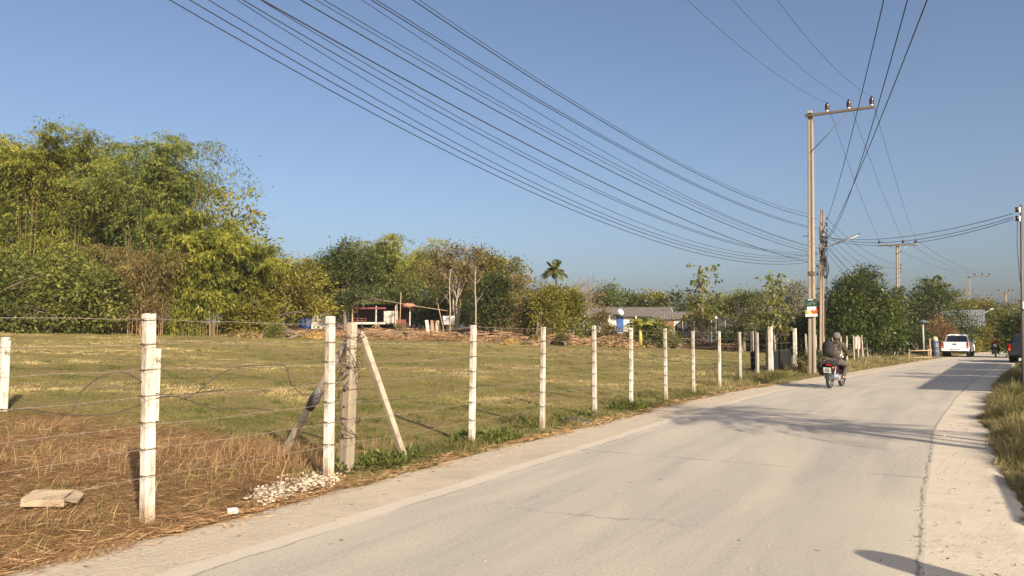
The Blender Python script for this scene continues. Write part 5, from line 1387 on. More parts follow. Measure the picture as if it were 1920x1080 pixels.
# the shack
b = on_ground(640, 71)
S = thing('shack', 'open dark shack with a sloping grey roof under the tall dark tree', 'shack', b, 0.06)
def sx(px): return (px - 640) / F * 71 * CT
def sz(py): return P(640, py, 71).z - b.z
gz = 0.0
mb = MB(); x0, x1 = sx(668), sx(780); za, zb_ = sz(553), sz(574)
mb.prism([(x0, za), (x1, zb_), (x1, zb_ - 0.07), (x0, za - 0.07)], -0.6, 5.0, 'y'); mb.build('roof', ROOFG, S)
mb = MB(); mb.prism([(x0, za), (x0, za - 0.07), (sx(625), sz(566) - 0.07), (sx(625), sz(566))], -0.6, 5.0, 'y'); mb.build('roof', ROOFG, S)
MB().box(((sx(660) + sx(760)) / 2, 4.6, sz(590)), (sx(760) - sx(655), 0.1, 2.4)).build('wall', WOODD, S)
MB().box((sx(655), 2.4, sz(592)), (0.08, 4.4, 2.2)).build('wall', WOODD, S)
MB().box((sx(692), -0.35, sz(578)), (sx(722) - sx(660), 0.05, 0.16)).build('red_fascia', REDP, S)
MB().box((sx(690), 2.0, sz(606)), (sx(722) - sx(658), 4.6, 0.2)).build('floor', WALLS, S)
for px in (661, 705, 741, 768): MB().box((sx(px), -0.3, sz(592)), (0.11, 0.11, (sz(574 if px < 740 else 572) - sz(610)))).build('post', WALLS if px in (705, 768) else WOODL, S)
MB().box((sx(732), -0.1, sz(594.5)), (sx(745) - sx(719), 0.12, sz(583) - sz(606))).build('plastered_wall', WALLS, S)
mb = MB()
for z in (597, 601): mb.box(((sx(662) + sx(686)) / 2, -0.28, sz(z)), (sx(686) - sx(662), 0.04, 0.05))
for px in (662, 670, 678, 686): mb.box((sx(px), -0.28, sz(600)), (0.04, 0.05, 0.4))
mb.build('red_railing', REDP, S)
mb = MB(); mb.tube([(sx(680), -0.5, sz(559)), (sx(800), -0.5, sz(577)), (sx(860), -0.4, sz(586))], 0.035, 6); mb.build('roof_pole', WOODL, S)
b2 = on_ground(596, 70)
t = thing('outhouse', 'small pale grey block hut with a dark gap under its roof, left of the shack', 'hut', b2, 0.05)
wz = lambda py: P(596, py, 70).z - b2.z; wx = lambda px: (px - 596) / F * 70 * CT
MB().box((0.0, 1.2, (wz(588) - 0.2) / 2), (wx(609) - wx(584), 2.4, wz(588) + 0.2)).build('wall', WALLG, t)
mb = MB(); mb.prism([(-0.5, wz(562)), (3.0, wz(555)), (3.0, wz(555) - 0.08), (-0.5, wz(562) - 0.08)], wx(578), wx(618), 'x'); mb.build('roof', ROOFT, t)
for px in (585, 609): MB().box((wx(px), 0.02, wz(576)), (0.1, 0.1, wz(562) - wz(590))).build('post', POSTG, t)
MB().box((wx(597), 1.2, wz(573)), (wx(609) - wx(588), 2.2, 0.7)).build('gap_shade', WOODD, t)  # dark box stands in for the shade in the gap under the roof

def drum(label, px, d, top, r, mat, topmat=None):
    b = on_ground(px, d); h = P(px, top, d).z - b.z
    t = thing('water_barrel', label, 'barrel', b)
    MB().lathe([(0, 0), (r * 0.92, 0), (r, 0.05), (r, h * 0.32), (r * 1.04, h * 0.34), (r, h * 0.36), (r, h * 0.66), (r * 1.04, h * 0.68), (r, h * 0.7), (r, h * 0.95), (r * 0.9, h), (0, h)], 16).build('body', mat, t)
    MB().lathe([(0, h), (r * 0.95, h), (r * 0.97, h + 0.06), (0, h + 0.08)], 16).build('lid', topmat or mat, t)
    return t, h
BLUEB = surf('blue plastic', (0.03, 0.07, 0.22), (0.04, 0.09, 0.26), 4, 0.45)
drum('left of two dark blue barrels by the grey block hut', 567, 69, 597, 0.33, BLUEB); drum('right of two dark blue barrels by the grey block hut', 576, 69.5, 598, 0.33, BLUEB)
dr, h = drum('blue barrel with a pale sack on top, standing by the white pickup', 1753, 58, 642, 0.26, surf('faded blue plastic', (0.06, 0.075, 0.11), (0.09, 0.10, 0.13), 4, 0.5), BLUEB)
sk = MB().ell((0, 0, 0.22), (0.22, 0.2, 0.22), 12, 8, None, 0.10, 4).build('sack', surf('cream sack', (0.50, 0.43, 0.26), (0.40, 0.34, 0.2), 8, 0.9)); sk.location = dr.location + Vector((0, 0, h + 0.02)); tag(sk, 'cream sack lying on the blue barrel by the white pickup', 'sack')
# things around the shack
o = MB().box((0, 0, 0.6), (0.9, 0.03, 1.0), bev=0.01).build('red_panel', REDP); o.location = on_ground(752, 70); tag(o, 'dark red panel leaning inside the shack by the pale post', 'panel')
o = MB().ell((0, 0, 0), (0.6, 0.3, 0.22), 12, 7, None, 0.3, 3).build('tarpaulin', ORNG); o.location = P(766, 573, 70.4); tag(o, 'crumpled orange tarpaulin on the low end of the shack roof', 'tarpaulin')
for k, (px, c, lab) in enumerate(((803, WALLS, 'left pale board leaning by the shack yard'), (811, ORNG, 'orange tinted board leaning in the shack yard'), (818, WOODL, 'right narrow plank leaning in the shack yard'))):
    o = MB().box((0, 0, 0.6), (0.32, 0.05, 1.3), bev=0.01).build('leaning_board', c); o.location = on_ground(px, 69); o.rotation_euler = (-0.25, 0.12 * (k - 1), 0.2); tag(o, lab, 'board', 'boards leaning in the shack yard')
cloth('hung_cloth', 'white sheet hung out between the shack yard and the bare trunks', on_ground(841, 70), 1.5, 0.85, 0.75, WHT, 5, 'sheet')
for px0, py0, px1, py1, d, lab in ((819, 562, 834, 612, 68.5, 'long pale pole leaning in the shack yard'), (752, 548, 749, 606, 69, 'left thin stick standing before the shack'), (744, 570, 747, 606, 69.4, 'short thin stick standing before the shack')):
    a = on_ground(px1, d); o = MB().tube([(0, 0, -0.1), P(px0, py0, d) - a], [0.05, 0.035], 6).build('leaning_pole', WOODL); o.location = a; tag(o, lab, 'pole')
for px, d, top, lab in ((843, 66, 505, 'left of two tall bare trunks at the edge of the debris bank'), (891, 64, 500, 'right of two tall bare trunks at the edge of the debris bank')):
    b, h = col(px, d, top); rng = np.random.default_rng(px); t = thing('bare_tree', lab, 'tree', b, 0, 'bare trunks on the debris bank')
    MB().tube([(0, 0, -0.2), (0.05, 0, h * 0.4), (-0.04, 0, h * 0.75), (0.03, 0, h)], [0.085, 0.07, 0.05, 0.02], 7).build('trunk', BARKP, t)
    for k in range(7):
        z = h * rng.uniform(0.45, 0.97); a = rng.random() * 6.28; l = rng.uniform(0.4, 1.1)
        MB().tube([(0, 0, z), (math.cos(a) * l * 0.6, math.sin(a) * l * 0.6, z + l * 0.6), (math.cos(a) * l, math.sin(a) * l, z + l * 1.2)], [0.025, 0.015, 0.006], 5, caps=False).build('branch', BARKP, t)
for k, px in enumerate((908, 918, 929, 937, 948, 955, 963, 971)):
    b, h = col(px, 69, 594 + (k * 7) % 9); o = MB().tube([(0, 0, -0.2), (random.uniform(-.1, .1), 0, h)], [0.06, 0.045], 6).build('fence_stake', POSTG); o.location = b
    tag(o, 'grey wooden stake, %s from the left before the dark round tree' % ORD[k], 'stake', 'stakes before the dark round tree')
for px, d, top, lab, s in ((200, 66, 574, 'left of two pale sacks lying under the left bamboo', .9), (211, 66, 578, 'right of two pale sacks lying under the left bamboo', .75)):
    b = on_ground(px, d); o = MB().ell((0, 0, 0.3), (0.45 * s, 0.35 * s, 0.42 * s), 12, 8, None, 0.08, px).build('pale_sack', WHT); o.location = (b.x, b.y, P(px, 585, d).z - 0.3); tag(o, lab, 'sack', 'pale sacks under the bamboo')

# right side tin roofed house
b = on_ground(1798, 84)
R1 = gable_house('tin_roof_house', 'weathered house with a corrugated tin roof behind the white pickup', b, -0.55, 4.2, 6.0, 2.9, 1.7, WOODD, ROOFT, 0.5)
window(R1, 1.2, 1.1, 0.8, 0.8, WOODL, GLASSD); door(R1, -0.8, 0.8, 1.7, WOODB)
t = thing('lamp_post', 'slim pale lamp post in front of the dark bushes near the vine wrapped pole', 'lamp post', on_ground(1731, 60)); t.location.z = 0; h = P(1731, 604, 60).z
MB().tube([(0, 0, -0.2), (0, 0, h)], 0.075, 8).build('post', surf('pale pipe', (0.36, 0.36, 0.32), None, 5, 0.6), t)
MB().lathe([(0.02, 0.0), (0.14, 0.02), (0.42, -0.04), (0.44, 0.0), (0.16, 0.16), (0, 0.2)], 12, Matrix.Translation((0, 0, h))).build('lamp_shade', surf('lamp shade grey blue', (0.10, 0.115, 0.125), None, 5, 0.5), t)
# low wooden rail stand
t = thing('wooden_rail', 'low pale wooden rail stand at the roadside before the white pickup', 'rail', P(1724, 660, 52).xy.to_3d(), 0.06)
for x in (-0.78, 0.62, 0.80): MB().tube([(x, 0, -0.15), (x + 0.02, 0, 0.72 + 0.03 * x)], 0.045, 7).build('post', WOODL, t)
for z in (0.60, 0.12): MB().tube([(-0.82, -0.05, z - 0.01), (0.0, -0.06, z + 0.01), (0.84, -0.05, z + 0.03)], 0.042, 7).build('rail', WOODL, t)
MB().tube([(0.62, -0.05, 0.12), (0.80, -0.06, 0.62)], 0.03, 6).build('brace', WOODL, t)
o = MB().tube([(0, 0, -0.1), (0, 0, 1.45)], 0.05, 7).build('wooden_stake', WOODL); o.location = P(1744, 660, 55).xy.to_3d(); tag(o, 'upright stake beside the wooden rail stand', 'stake')

# debris: branches, sticks and wood chips heaped along the bank
rng = np.random.default_rng(44); mb = MB()
def bank_point(px): # depth where the bank starts in that column
    for d in np.arange(35, 95, 0.25):
        X = (px - 960) / F * d
        if bank_q(X, d) > 0 or d > 66: return d
    return 66
for k in range(1900):
    px = rng.choice([rng.uniform(560, 980), rng.uniform(960, 1420), rng.uniform(1020, 1400)])
    d = bank_point(px) + rng.uniform(-1.5, 7) * rng.random()
    p = on_ground(px, d); a = rng.normal() * 0.5; l = rng.uniform(0.2, 1.3); r = rng.uniform(0.012, 0.05) 
    hgt_ = rng.random() ** 2 * 0.65 * (0.5 + vnoise(px * 0.02, 0.0, 3))
    mb.tube([p + Vector((-math.cos(a) * l / 2, -math.sin(a) * l / 2, hgt_ + rng.normal() * 0.06)), p + Vector((0, 0, hgt_ + 0.06)), p + Vector((math.cos(a) * l / 2, math.sin(a) * l / 2, hgt_ + rng.normal() * 0.06))], r, 4, smooth=False)
o = mb.build('brush_debris', surf('cut dry branches', (0.42, 0.265, 0.145), (0.20, 0.11, 0.06), 0.7, 0.9)); tag(o, 'heaps of cut dry branches along the back edge of the pasture', 'debris', kind='stuff')
# dead leaf litter on the bank
n = 26000; px = rng.uniform(150, 1430, n); u = (px - 960) / F * CT
d0 = np.minimum(60.2 / (0.964 - 0.267 * u), 66); d = d0 + rng.uniform(-2.0, 8, n) * rng.random(n) ** 1.2
x = u * d; z = terrain(x, d) + rng.random(n) ** 3 * 0.45 * (vnoise(px * 0.03, d * 0 + 1, 8) > 0.4)
A = unit(rng.normal(size=(n, 3)) * np.array([1, 1, 0.45]) + np.array([0, 0, 0.25]))
V, Fc = leaf_quads(np.stack([x, d, z + 0.03], -1), A, rng.uniform(0.08, 0.34, n), rng.uniform(0.03, 0.10, n), rng, 0.5)
o = link('leaf_litter', npmesh('leaf_litter', V, Fc, L_DRY, np.repeat(np.clip(0.5 + rng.normal(size=n) * 0.28, 0, 1), 4))); tag(o, 'dead brown leaves and dry weeds strewn over the bank behind the pasture', 'leaf litter', kind='stuff')
# yellow heaps
def heap(label, px, d, rx, rh, mat, seed, n=420, L=0.3, W=0.12, name='leaf_heap', cat='leaf heap'):
    rng = np.random.default_rng(seed); b = on_ground(px, d)
    th = rng.random(n) * 6.28; r = np.sqrt(rng.random(n)); z = rh * (1 - r ** 1.6) * rng.uniform(0.7, 1.05, n)
    C = np.stack([np.cos(th) * r * rx, np.sin(th) * r * rx * 0.6, z], -1); A = unit(rng.normal(size=(n, 3)) * np.array([1, 1, 0.4]) + np.array([0, 0, 0.2]))
    V, Fc = leaf_quads(C, A, L * rng.uniform(0.5, 1.2, n), W * rng.uniform(0.6, 1.2, n), rng, 0.4)
    t = thing(name, label, cat, b)
    MB().ell((0, 0, 0), (rx * 0.9, rx * 0.52, rh * 0.8), 14, 8, None, 0.08, seed).build('core', DRYST, t)
    link('leaves', npmesh('leaves', V, Fc, mat, np.repeat(np.clip(0.6 + rng.normal(size=n) * 0.22, 0, 1), 4)), t)
L_GOLD = leafmat('golden dry leaves', (0.20, 0.12, 0.03), (0.42, 0.29, 0.07), (0.62, 0.47, 0.14))
heap('heap of golden leaves below the grey block hut', 592, 54.5, 0.9, 0.42, L_GOLD, 1); heap('heap of golden leaves at the bank below the dark round tree', 957, 58, 0.7, 0.35, L_GOLD, 2)
heap('dark brush heap left of the garden shrub on the debris bank', 1003, 59, 1.0, 0.75, L_BROWN, 3, 500); heap('heap of pale wood chips in front of the long house', 1150, 62.5, 1.7, 0.7, L_DRY, 4, 900, 0.34, 0.12, 'wood_heap', 'wood heap')
heap('heap of pale wood chips just left of the banana plants', 1175, 61.5, 1.3, 0.65, L_DRY, 5, 700, 0.34, 0.12, 'wood_heap', 'wood heap'); heap('reddish brush heap under the first teak sapling', 1340, 66, 2.2, 0.55, L_DRY, 6, 800); heap('low brown brush heap right of the banana plants', 1240, 63, 1.6, 0.45, L_DRY, 7, 600)
heap('brown brush heap in the shack yard', 800, 64, 1.8, 0.5, L_DRY, 8, 700); heap('brown weed heap under the bush trees', 460, 52, 1.4, 0.5, L_BROWN, 9, 500); heap('pale weed heap left of the thin brown crowned trees', 880, 61, 1.6, 0.5, L_DRY, 10, 600)
# ------------------------------------------------------------------ vehicles
TYRE = surf('tyre rubber', (0.022, 0.021, 0.020), (0.035, 0.032, 0.03), 12, 0.85); RIMM = surf('alloy rim', (0.40, 0.40, 0.41), None, 6, 0.35, metal=0.8)
BLKP = surf('black plastic', (0.022, 0.022, 0.023), (0.03, 0.03, 0.03), 8, 0.55); TINT = surf('tinted car glass', (0.012, 0.016, 0.022), (0.014, 0.018, 0.024), 4, 0.06, spec=0.6)
REDL = surf('red lamp lens', (0.30, 0.012, 0.012), (0.24, 0.01, 0.01), 6, 0.2); ORL = surf('amber lens', (0.6, 0.22, 0.03), None, 6, 0.25); CHROME = surf('chrome', (0.6, 0.6, 0.6), None, 6, 0.2, metal=0.9)
PLATE = surf('number plate', (0.72, 0.72, 0.68), (0.66, 0.66, 0.62), 10, 0.5)

def wheel(parent, loc, r, w, spokes=6):
    M = Matrix.Translation(Vector(loc))
    t = MB().lathe([(r * 0.62, -w / 2), (r * 0.93, -w / 2), (r, -w * 0.33), (r, w * 0.33), (r * 0.93, w / 2), (r * 0.62, w / 2), (r * 0.62, -w / 2)], 28, M, 'x')
    wh = t.build('wheel', TYRE, parent)
    mb = MB().lathe([(0, w * 0.30), (r * 0.16, w * 0.36), (r * 0.2, w * 0.2), (r * 0.52, w * 0.16), (r * 0.62, w * 0.44), (r * 0.64, -w * 0.44), (r * 0.5, -w * 0.2), (0, -w * 0.2)], 28, M, 'x')
    for k in range(spokes):
        a = 2 * math.pi * k / spokes; mb.box((w * 0.24, 0, r * 0.38), (w * 0.16, r * 0.13, r * 0.44), M=M @ Matrix.Rotation(a, 4, 'X'))
    mb.build('rim', RIMM, wh)
    return wh

def arch(yc, r, z0, n=10, rev=True):
    pts = [(yc + r * math.cos(a), z0 + r * math.sin(a)) for a in np.linspace(math.pi, 0, n)]
    return pts

def pickup(label, loc, rz, paint, plate=True):
    t = thing('pickup_truck', label, 'pickup truck', loc, rz)
    zb = 0.50; zw = 0.39
    poly = [(-2.52, zb), (-2.58, 0.62), (-2.60, 0.98), (-2.57, 1.13), (-0.82, 1.16), (1.02, 1.12), (1.35, 1.09), (2.25, 1.00), (2.52, 0.90), (2.60, 0.62), (2.54, 0.42)]
    low = [(2.10, 0.42)] + [(1.60 + 0.47 * math.cos(a), zw + 0.47 * math.sin(a)) for a in np.linspace(0.05, math.pi - 0.05, 10)] + [(1.10, 0.40), (-1.05, 0.42)] + [(-1.56 + 0.47 * math.cos(a), zw + 0.47 * math.sin(a)) for a in np.linspace(0.08, math.pi - 0.08, 10)] + [(-2.06, 0.46)]
    mb = MB(); pl = poly + low; n = len(pl)
    # body tumblehome: slightly narrower at the top edge
    sect = [(-0.93, 0.0), (0.93, 0.0)]
    vs = []
    for x in (-0.90, -0.935, 0.935, 0.90):
        for y, z in pl:
            k = 0.965 if abs(x) < 0.92 else 1.0
            vs.append((x, y * (0.985 if abs(x) < 0.92 else 1.0), z if not (abs(x) > 0.92 and z > 1.05) else z - 0.05))
    fs = [tuple(range(n - 1, -1, -1)), tuple(range(3 * n, 4 * n))]
    for l in range(3):
        for i in range(n): j = (i + 1) % n; fs.append((l * n + i, l * n + j, (l + 1) * n + j, (l + 1) * n + i))
    mb.add(vs, fs); mb.build('body', paint, t)
    # cab
    def cab(y0, y1, yt0, yt1, z0, z1, xb, xt):
        return [(-xb, y0, z0), (xb, y0, z0), (xb, y1, z0), (-xb, y1, z0), (-xt, yt0, z1), (xt, yt0, z1), (xt, yt1, z1), (-xt, yt1, z1)]
    b1 = cab(-0.92, 1.32, -0.72, 0.52, 1.10, 1.72, 0.86, 0.70)
    c = MB().add(b1, [(3, 2, 1, 0), (4, 5, 6, 7), (0, 1, 5, 4), (1, 2, 6, 5), (2, 3, 7, 6), (3, 0, 4, 7)])
    c.build('cab', paint, t, bevel=0.05)
    MB().box((0, -0.10, 1.755), (1.30, 1.15, 0.05), taper=0.9, bev=0.02).build('roof', paint, t)
    V = lambda *p: [Vector(q) for q in p]
    q = [Vector(p) for p in b1]
    def panel(a, b, c_, d, name, inset=(0.08, 0.12), off=0.012, m=TINT, parent=None):
        a, b, c_, d = map(Vector, (a, b, c_, d)); ix, iy = inset
        P2 = lambda u, v: (a.lerp(b, u)).lerp(d.lerp(c_, u), v)
        pts = [P2(ix, iy), P2(1 - ix, iy), P2(1 - ix * 1.15, 1 - iy), P2(ix * 1.15, 1 - iy)]
        nr = (pts[1] - pts[0]).cross(pts[3] - pts[0]).normalized() * off
        return MB().add([p + nr for p in pts] + [p - nr for p in pts], [(0, 1, 2, 3), (7, 6, 5, 4), (0, 4, 5, 1), (1, 5, 6, 2), (2, 6, 7, 3), (3, 7, 4, 0)]).build(name, m, parent or t)
    panel(q[0], q[1], q[5], q[4], 'rear_window', (0.05, 0.10)); panel(q[2], q[3], q[7], q[6], 'windscreen', (0.05, 0.08))
    for s, (i0, i1, i2, i3) in ((1, (1, 2, 6, 5)), (-1, (3, 0, 4, 7))):
        a, b, c_, d = q[i0], q[i1], q[i2], q[i3]
        m0, m1 = a.lerp(b, 0.5), d.lerp(c_, 0.5)
        panel(a, m0, m1, d, 'side_window', (0.10, 0.14)); panel(m0, b, c_, m1, 'side_window', (0.10, 0.14))
    # tailgate, lamps, bumper
    tg = MB().box((0, -2.60, 0.87), (1.50, 0.04, 0.50), bev=0.012).build('tailgate', paint, t)
    MB().box((0, -2.63, 1.0), (0.26, 0.03, 0.09), bev=0.01).build('handle', BLKP, tg)
    MB().box((0, -2.58, 1.145), (1.6, 0.09, 0.05), bev=0.01).build('tailgate_rim', BLKP if paint is not PWHITE else paint, tg)
    for s in (-1, 1):
        l = MB().box((0.845 * s, -2.565, 0.93), (0.15, 0.10, 0.44), bev=0.02).build('tail_light', REDL, t)
        MB().box((0.845 * s, -2.618, 0.80), (0.12, 0.012, 0.10)).build('indicator', ORL, l)
    bp = MB().box((0, -2.64, 0.56), (1.84, 0.16, 0.17), bev=0.03).build('rear_bumper', paint if paint is PWHITE else BLKP, t)
    MB().box((0, -2.73, 0.62), (0.7, 0.03, 0.05), bev=0.008).build('step_pad', BLKP, bp)
    MB().box((0, -2.735, 0.545), (0.36, 0.012, 0.12)).build('number_plate', PLATE, bp)
    MB().box((0, 2.55, 0.52), (1.8, 0.2, 0.26), bev=0.05).build('front_bumper', paint, t)
    for s in (-1, 1): MB().box((0.68 * s, 2.49, 0.82), (0.38, 0.16, 0.16), bev=0.03).build('headlight', CHROME, t)
    for s in (-1, 1):
        m = MB().box((1.03 * s, 0.98, 1.19), (0.2, 0.09, 0.17), bev=0.03).build('mirror', paint if paint is PWHITE else BLKP, t)
        MB().box((0.94 * s, 1.0, 1.14), (0.12, 0.05, 0.05)).build('mirror_arm', BLKP, m)
        for y in (0.05, 1.0): MB().box((0.945 * s, y - 0.25, 1.0), (0.03, 0.18, 0.035)).build('door_handle', BLKP, t)
    MB().box((0, 0.0, 0.43), (1.62, 4.7, 0.14)).build('chassis', BLKP, t)
    MB().box((0, -2.4, 0.40), (1.2, 0.3, 0.12)).build('underbody', BLKP, t)
    for y in (-1.56, 1.60):
        for s in (-1, 1): wheel(t, (0.81 * s, y, 0.39), 0.39, 0.26 * s)
    MB().lathe([(0, -0.62), (0.33, -0.62), (0.36, 0), (0, 0.02)], 4).v
    return t
PWHITE = surf('white car paint', (0.80, 0.80, 0.79), (0.76, 0.755, 0.74), 0.8, 0.25, coat=0.5); PDARK = surf('dark car paint', (0.02, 0.022, 0.028), (0.028, 0.03, 0.036), 0.8, 0.2, coat=0.6)
def flat_at(px, py, d): q = P(px, py, d); return Vector((q.x, d, 0.0))
w0 = flat_at(1795, 668, 58); w0.z = 0.0
pickup('white pickup truck driving away down the road', w0 + Vector((1.3, 2.0, 0)), -0.63, PWHITE)
d0 = flat_at(1932, 690, 44.5)
pickup('dark pickup truck parked in the shade at the right picture edge', d0 + Vector((1.3, 1.9, 0)), -0.66, PDARK)

def motorcycle(label, loc, rz, paint, lean=0.0, plate=True):
    t = thing('motorcycle', label, 'motorcycle', loc, rz); t.rotation_euler = (0, lean, rz)
    def mw(y):
        M = Matrix.Translation((0, y, 0.285))
        o = MB()
        prof = [(0.235, -0.035), (0.27, -0.042), (0.285, -0.018), (0.285, 0.018), (0.27, 0.042), (0.235, 0.035), (0.235, -0.035)]
        o.lathe(prof, 26, M, 'x'); wh = o.build('wheel', TYRE, t)
        r = MB().lathe([(0.215, -0.02), (0.237, -0.024), (0.237, 0.024), (0.215, 0.02), (0.215, -0.02)], 26, M, 'x').lathe([(0, -0.06), (0.05, -0.06), (0.05, 0.06), (0, 0.06)], 12, M, 'x')
        for k in range(12):
            a = k * math.pi / 6; r.tube([M @ Vector((0.03 * (-1) ** k, 0.04 * math.cos(a), 0.04 * math.sin(a))), M @ Vector((0, 0.222 * math.cos(a + 0.2), 0.222 * math.sin(a + 0.2)))], 0.004, 4)
        r.build('rim', RIMM, wh)
    mw(-0.62); mw(0.63)
    MB().tube([(0, 0.40, 0.82), (0, 0.36, 0.62), (0, 0.14, 0.42), (0, -0.2, 0.42), (0, -0.5, 0.66)], [0.035, 0.05, 0.05, 0.05, 0.035], 8).build('frame', BLKP, t)
    MB().ell((0, 0.02, 0.33), (0.11, 0.2, 0.12), 12, 8).box((0, 0.05, 0.33), (0.26, 0.14, 0.14), bev=0.03).build('engine', STEEL, t)
    MB().prism([(-0.72, 0.66), (-0.80, 0.74), (-0.68, 0.74), (-0.1, 0.70), (0.08, 0.52), (0.0, 0.44), (-0.3, 0.5)], -0.10, 0.10, 'x').build('side_panel', paint, t, bevel=0.03)
    MB().prism([(0.20, 0.40), (0.36, 0.44), (0.46, 0.72), (0.40, 0.92), (0.33, 0.90), (0.30, 0.66), (0.18, 0.5)], -0.19, 0.19, 'x').build('leg_shield', paint, t, bevel=0.03)
    MB().prism([(-0.74, 0.74), (-0.66, 0.80), (-0.1, 0.78), (0.06, 0.72), (0.04, 0.69), (-0.1, 0.70), (-0.7, 0.72)], -0.125, 0.125, 'x').build('seat', BLKP, t, bevel=0.03)
    hb = MB().tube([(-0.33, 0.26, 1.0), (-0.2, 0.31, 1.01), (-0.07, 0.36, 0.95), (0.07, 0.36, 0.95), (0.2, 0.31, 1.01), (0.33, 0.26, 1.0)], 0.013, 8).build('handlebar', BLKP, t)
    for s in (-1, 1):
        MB().tube([(0.23 * s, 0.295, 1.008), (0.34 * s, 0.255, 0.998)], 0.019, 8).build('grip', BLKP, hb)
        MB().tube([(0.2 * s, 0.31, 1.01), (0.26 * s, 0.33, 1.16), (0.30 * s, 0.32, 1.19)], 0.007, 6).ell((0.33 * s, 0.32, 1.21), (0.06, 0.018, 0.042), 12, 7).build('mirror', BLKP, hb)
        MB().tube([(0.075 * s, 0.40, 0.78), (0.085 * s, 0.50, 0.55), (0.085 * s, 0.63, 0.285)], 0.024, 8).build('fork', STEEL, t)
        MB().tube([(0.11 * s, -0.42, 0.66), (0.11 * s, -0.6, 0.31)], 0.028, 8).build('shock_absorber', STEEL, t)
        MB().ell((0.12 * s, -0.76, 0.63), (0.035, 0.03, 0.028), 8, 6).build('indicator', ORL, t)
        MB().tube([(0.10 * s, 0.12, 0.27), (0.27 * s, 0.12, 0.26)], 0.016, 6).build('footrest', BLKP, t)
    MB().ell((0, 0.43, 0.93), (0.11, 0.09, 0.10), 12, 8).build('headlight', surf('headlamp lens', (0.7, 0.7, 0.68), None, 6, 0.15), t)
    def guard(y0, a0, a1, w, r):
        vs = []; fs = []; n = 12
        for i in range(n + 1):
            a = a0 + (a1 - a0) * i / n
            for x, rr in ((-w, r - 0.02), (-w * 0.8, r), (w * 0.8, r), (w, r - 0.02), (w * 0.8, r - 0.012), (-w * 0.8, r - 0.012)): vs.append((x, y0 + rr * math.cos(a), 0.285 + rr * math.sin(a)))
        for i in range(n):
            for k in range(6): k2 = (k + 1) % 6; fs.append((i * 6 + k, i * 6 + k2, i * 6 + 6 + k2, i * 6 + 6 + k))
        fs += [(5, 4, 3, 2, 1, 0), tuple(range(n * 6, n * 6 + 6))]
        return MB().add(vs, fs)
    guard(0.63, 0.5, 2.7, 0.065, 0.325).build('front_mudguard', paint, t); guard(-0.62, 0.9, 3.05, 0.07, 0.335).build('rear_mudguard', BLKP, t)
    MB().box((0, -0.80, 0.715), (0.14, 0.06, 0.055), bev=0.015).build('tail_light', REDL, t)
    pb = MB().box((0, -0.905, 0.555), (0.21, 0.008, 0.17), rot=Matrix.Rotation(0.28, 3, 'X')).build('number_plate', PLATE, t)
    for z, w in ((0.59, 0.10), (0.535, 0.14)): MB().box((0, -0.912 - (0.555 - z) * 0.28 * -1, z), (w, 0.004, 0.028), rot=Matrix.Rotation(0.28, 3, 'X')).build('plate_line', BLKP, pb)
    MB().tube([(0.1, 0.12, 0.25), (0.15, -0.2, 0.24), (0.155, -0.45, 0.29), (0.16, -0.86, 0.36)], [0.018, 0.02, 0.042, 0.045], 9).build('exhaust', CHROME, t)
    MB().tube([(0.05, -0.1, 0.32), (0.07, -0.62, 0.285)], 0.03, 8).build('swing_arm', STEEL, t)
    return t

# ------------------------------------------------------------------ people: a skinned skeleton, clothes grown from the same joints
SKIN = surf('brown skin', (0.30, 0.165, 0.095), (0.26, 0.14, 0.08), 8, 0.55)
def skin_mesh(name, parent, joints, edges, rad, mat, root, sub=2):
    keys = []
    for a, b in edges:
        for k in (a, b):
            if k not in keys: keys.append(k)
    keys.remove(root); keys.insert(0, root)
    me = bpy.data.meshes.new(name); me.from_pydata([joints[k] for k in keys], [(keys.index(a), keys.index(b)) for a, b in edges], [])
    o = link(name, me, parent)
    o.modifiers.new('Skin', 'SKIN')
    for i, k in enumerate(keys):
        r = rad[k]; r = (r, r) if not isinstance(r, tuple) else r
        me.skin_vertices[0].data[i].radius = r
        me.skin_vertices[0].data[i].use_root = (i == 0)
    o.modifiers['Skin'].branch_smoothing = 0.4
    s = o.modifiers.new('Subsurf', 'SUBSURF'); s.levels = sub; s.render_levels = sub
    me.materials.append(mat)
    for p in me.polygons: p.use_smooth = True
    return o

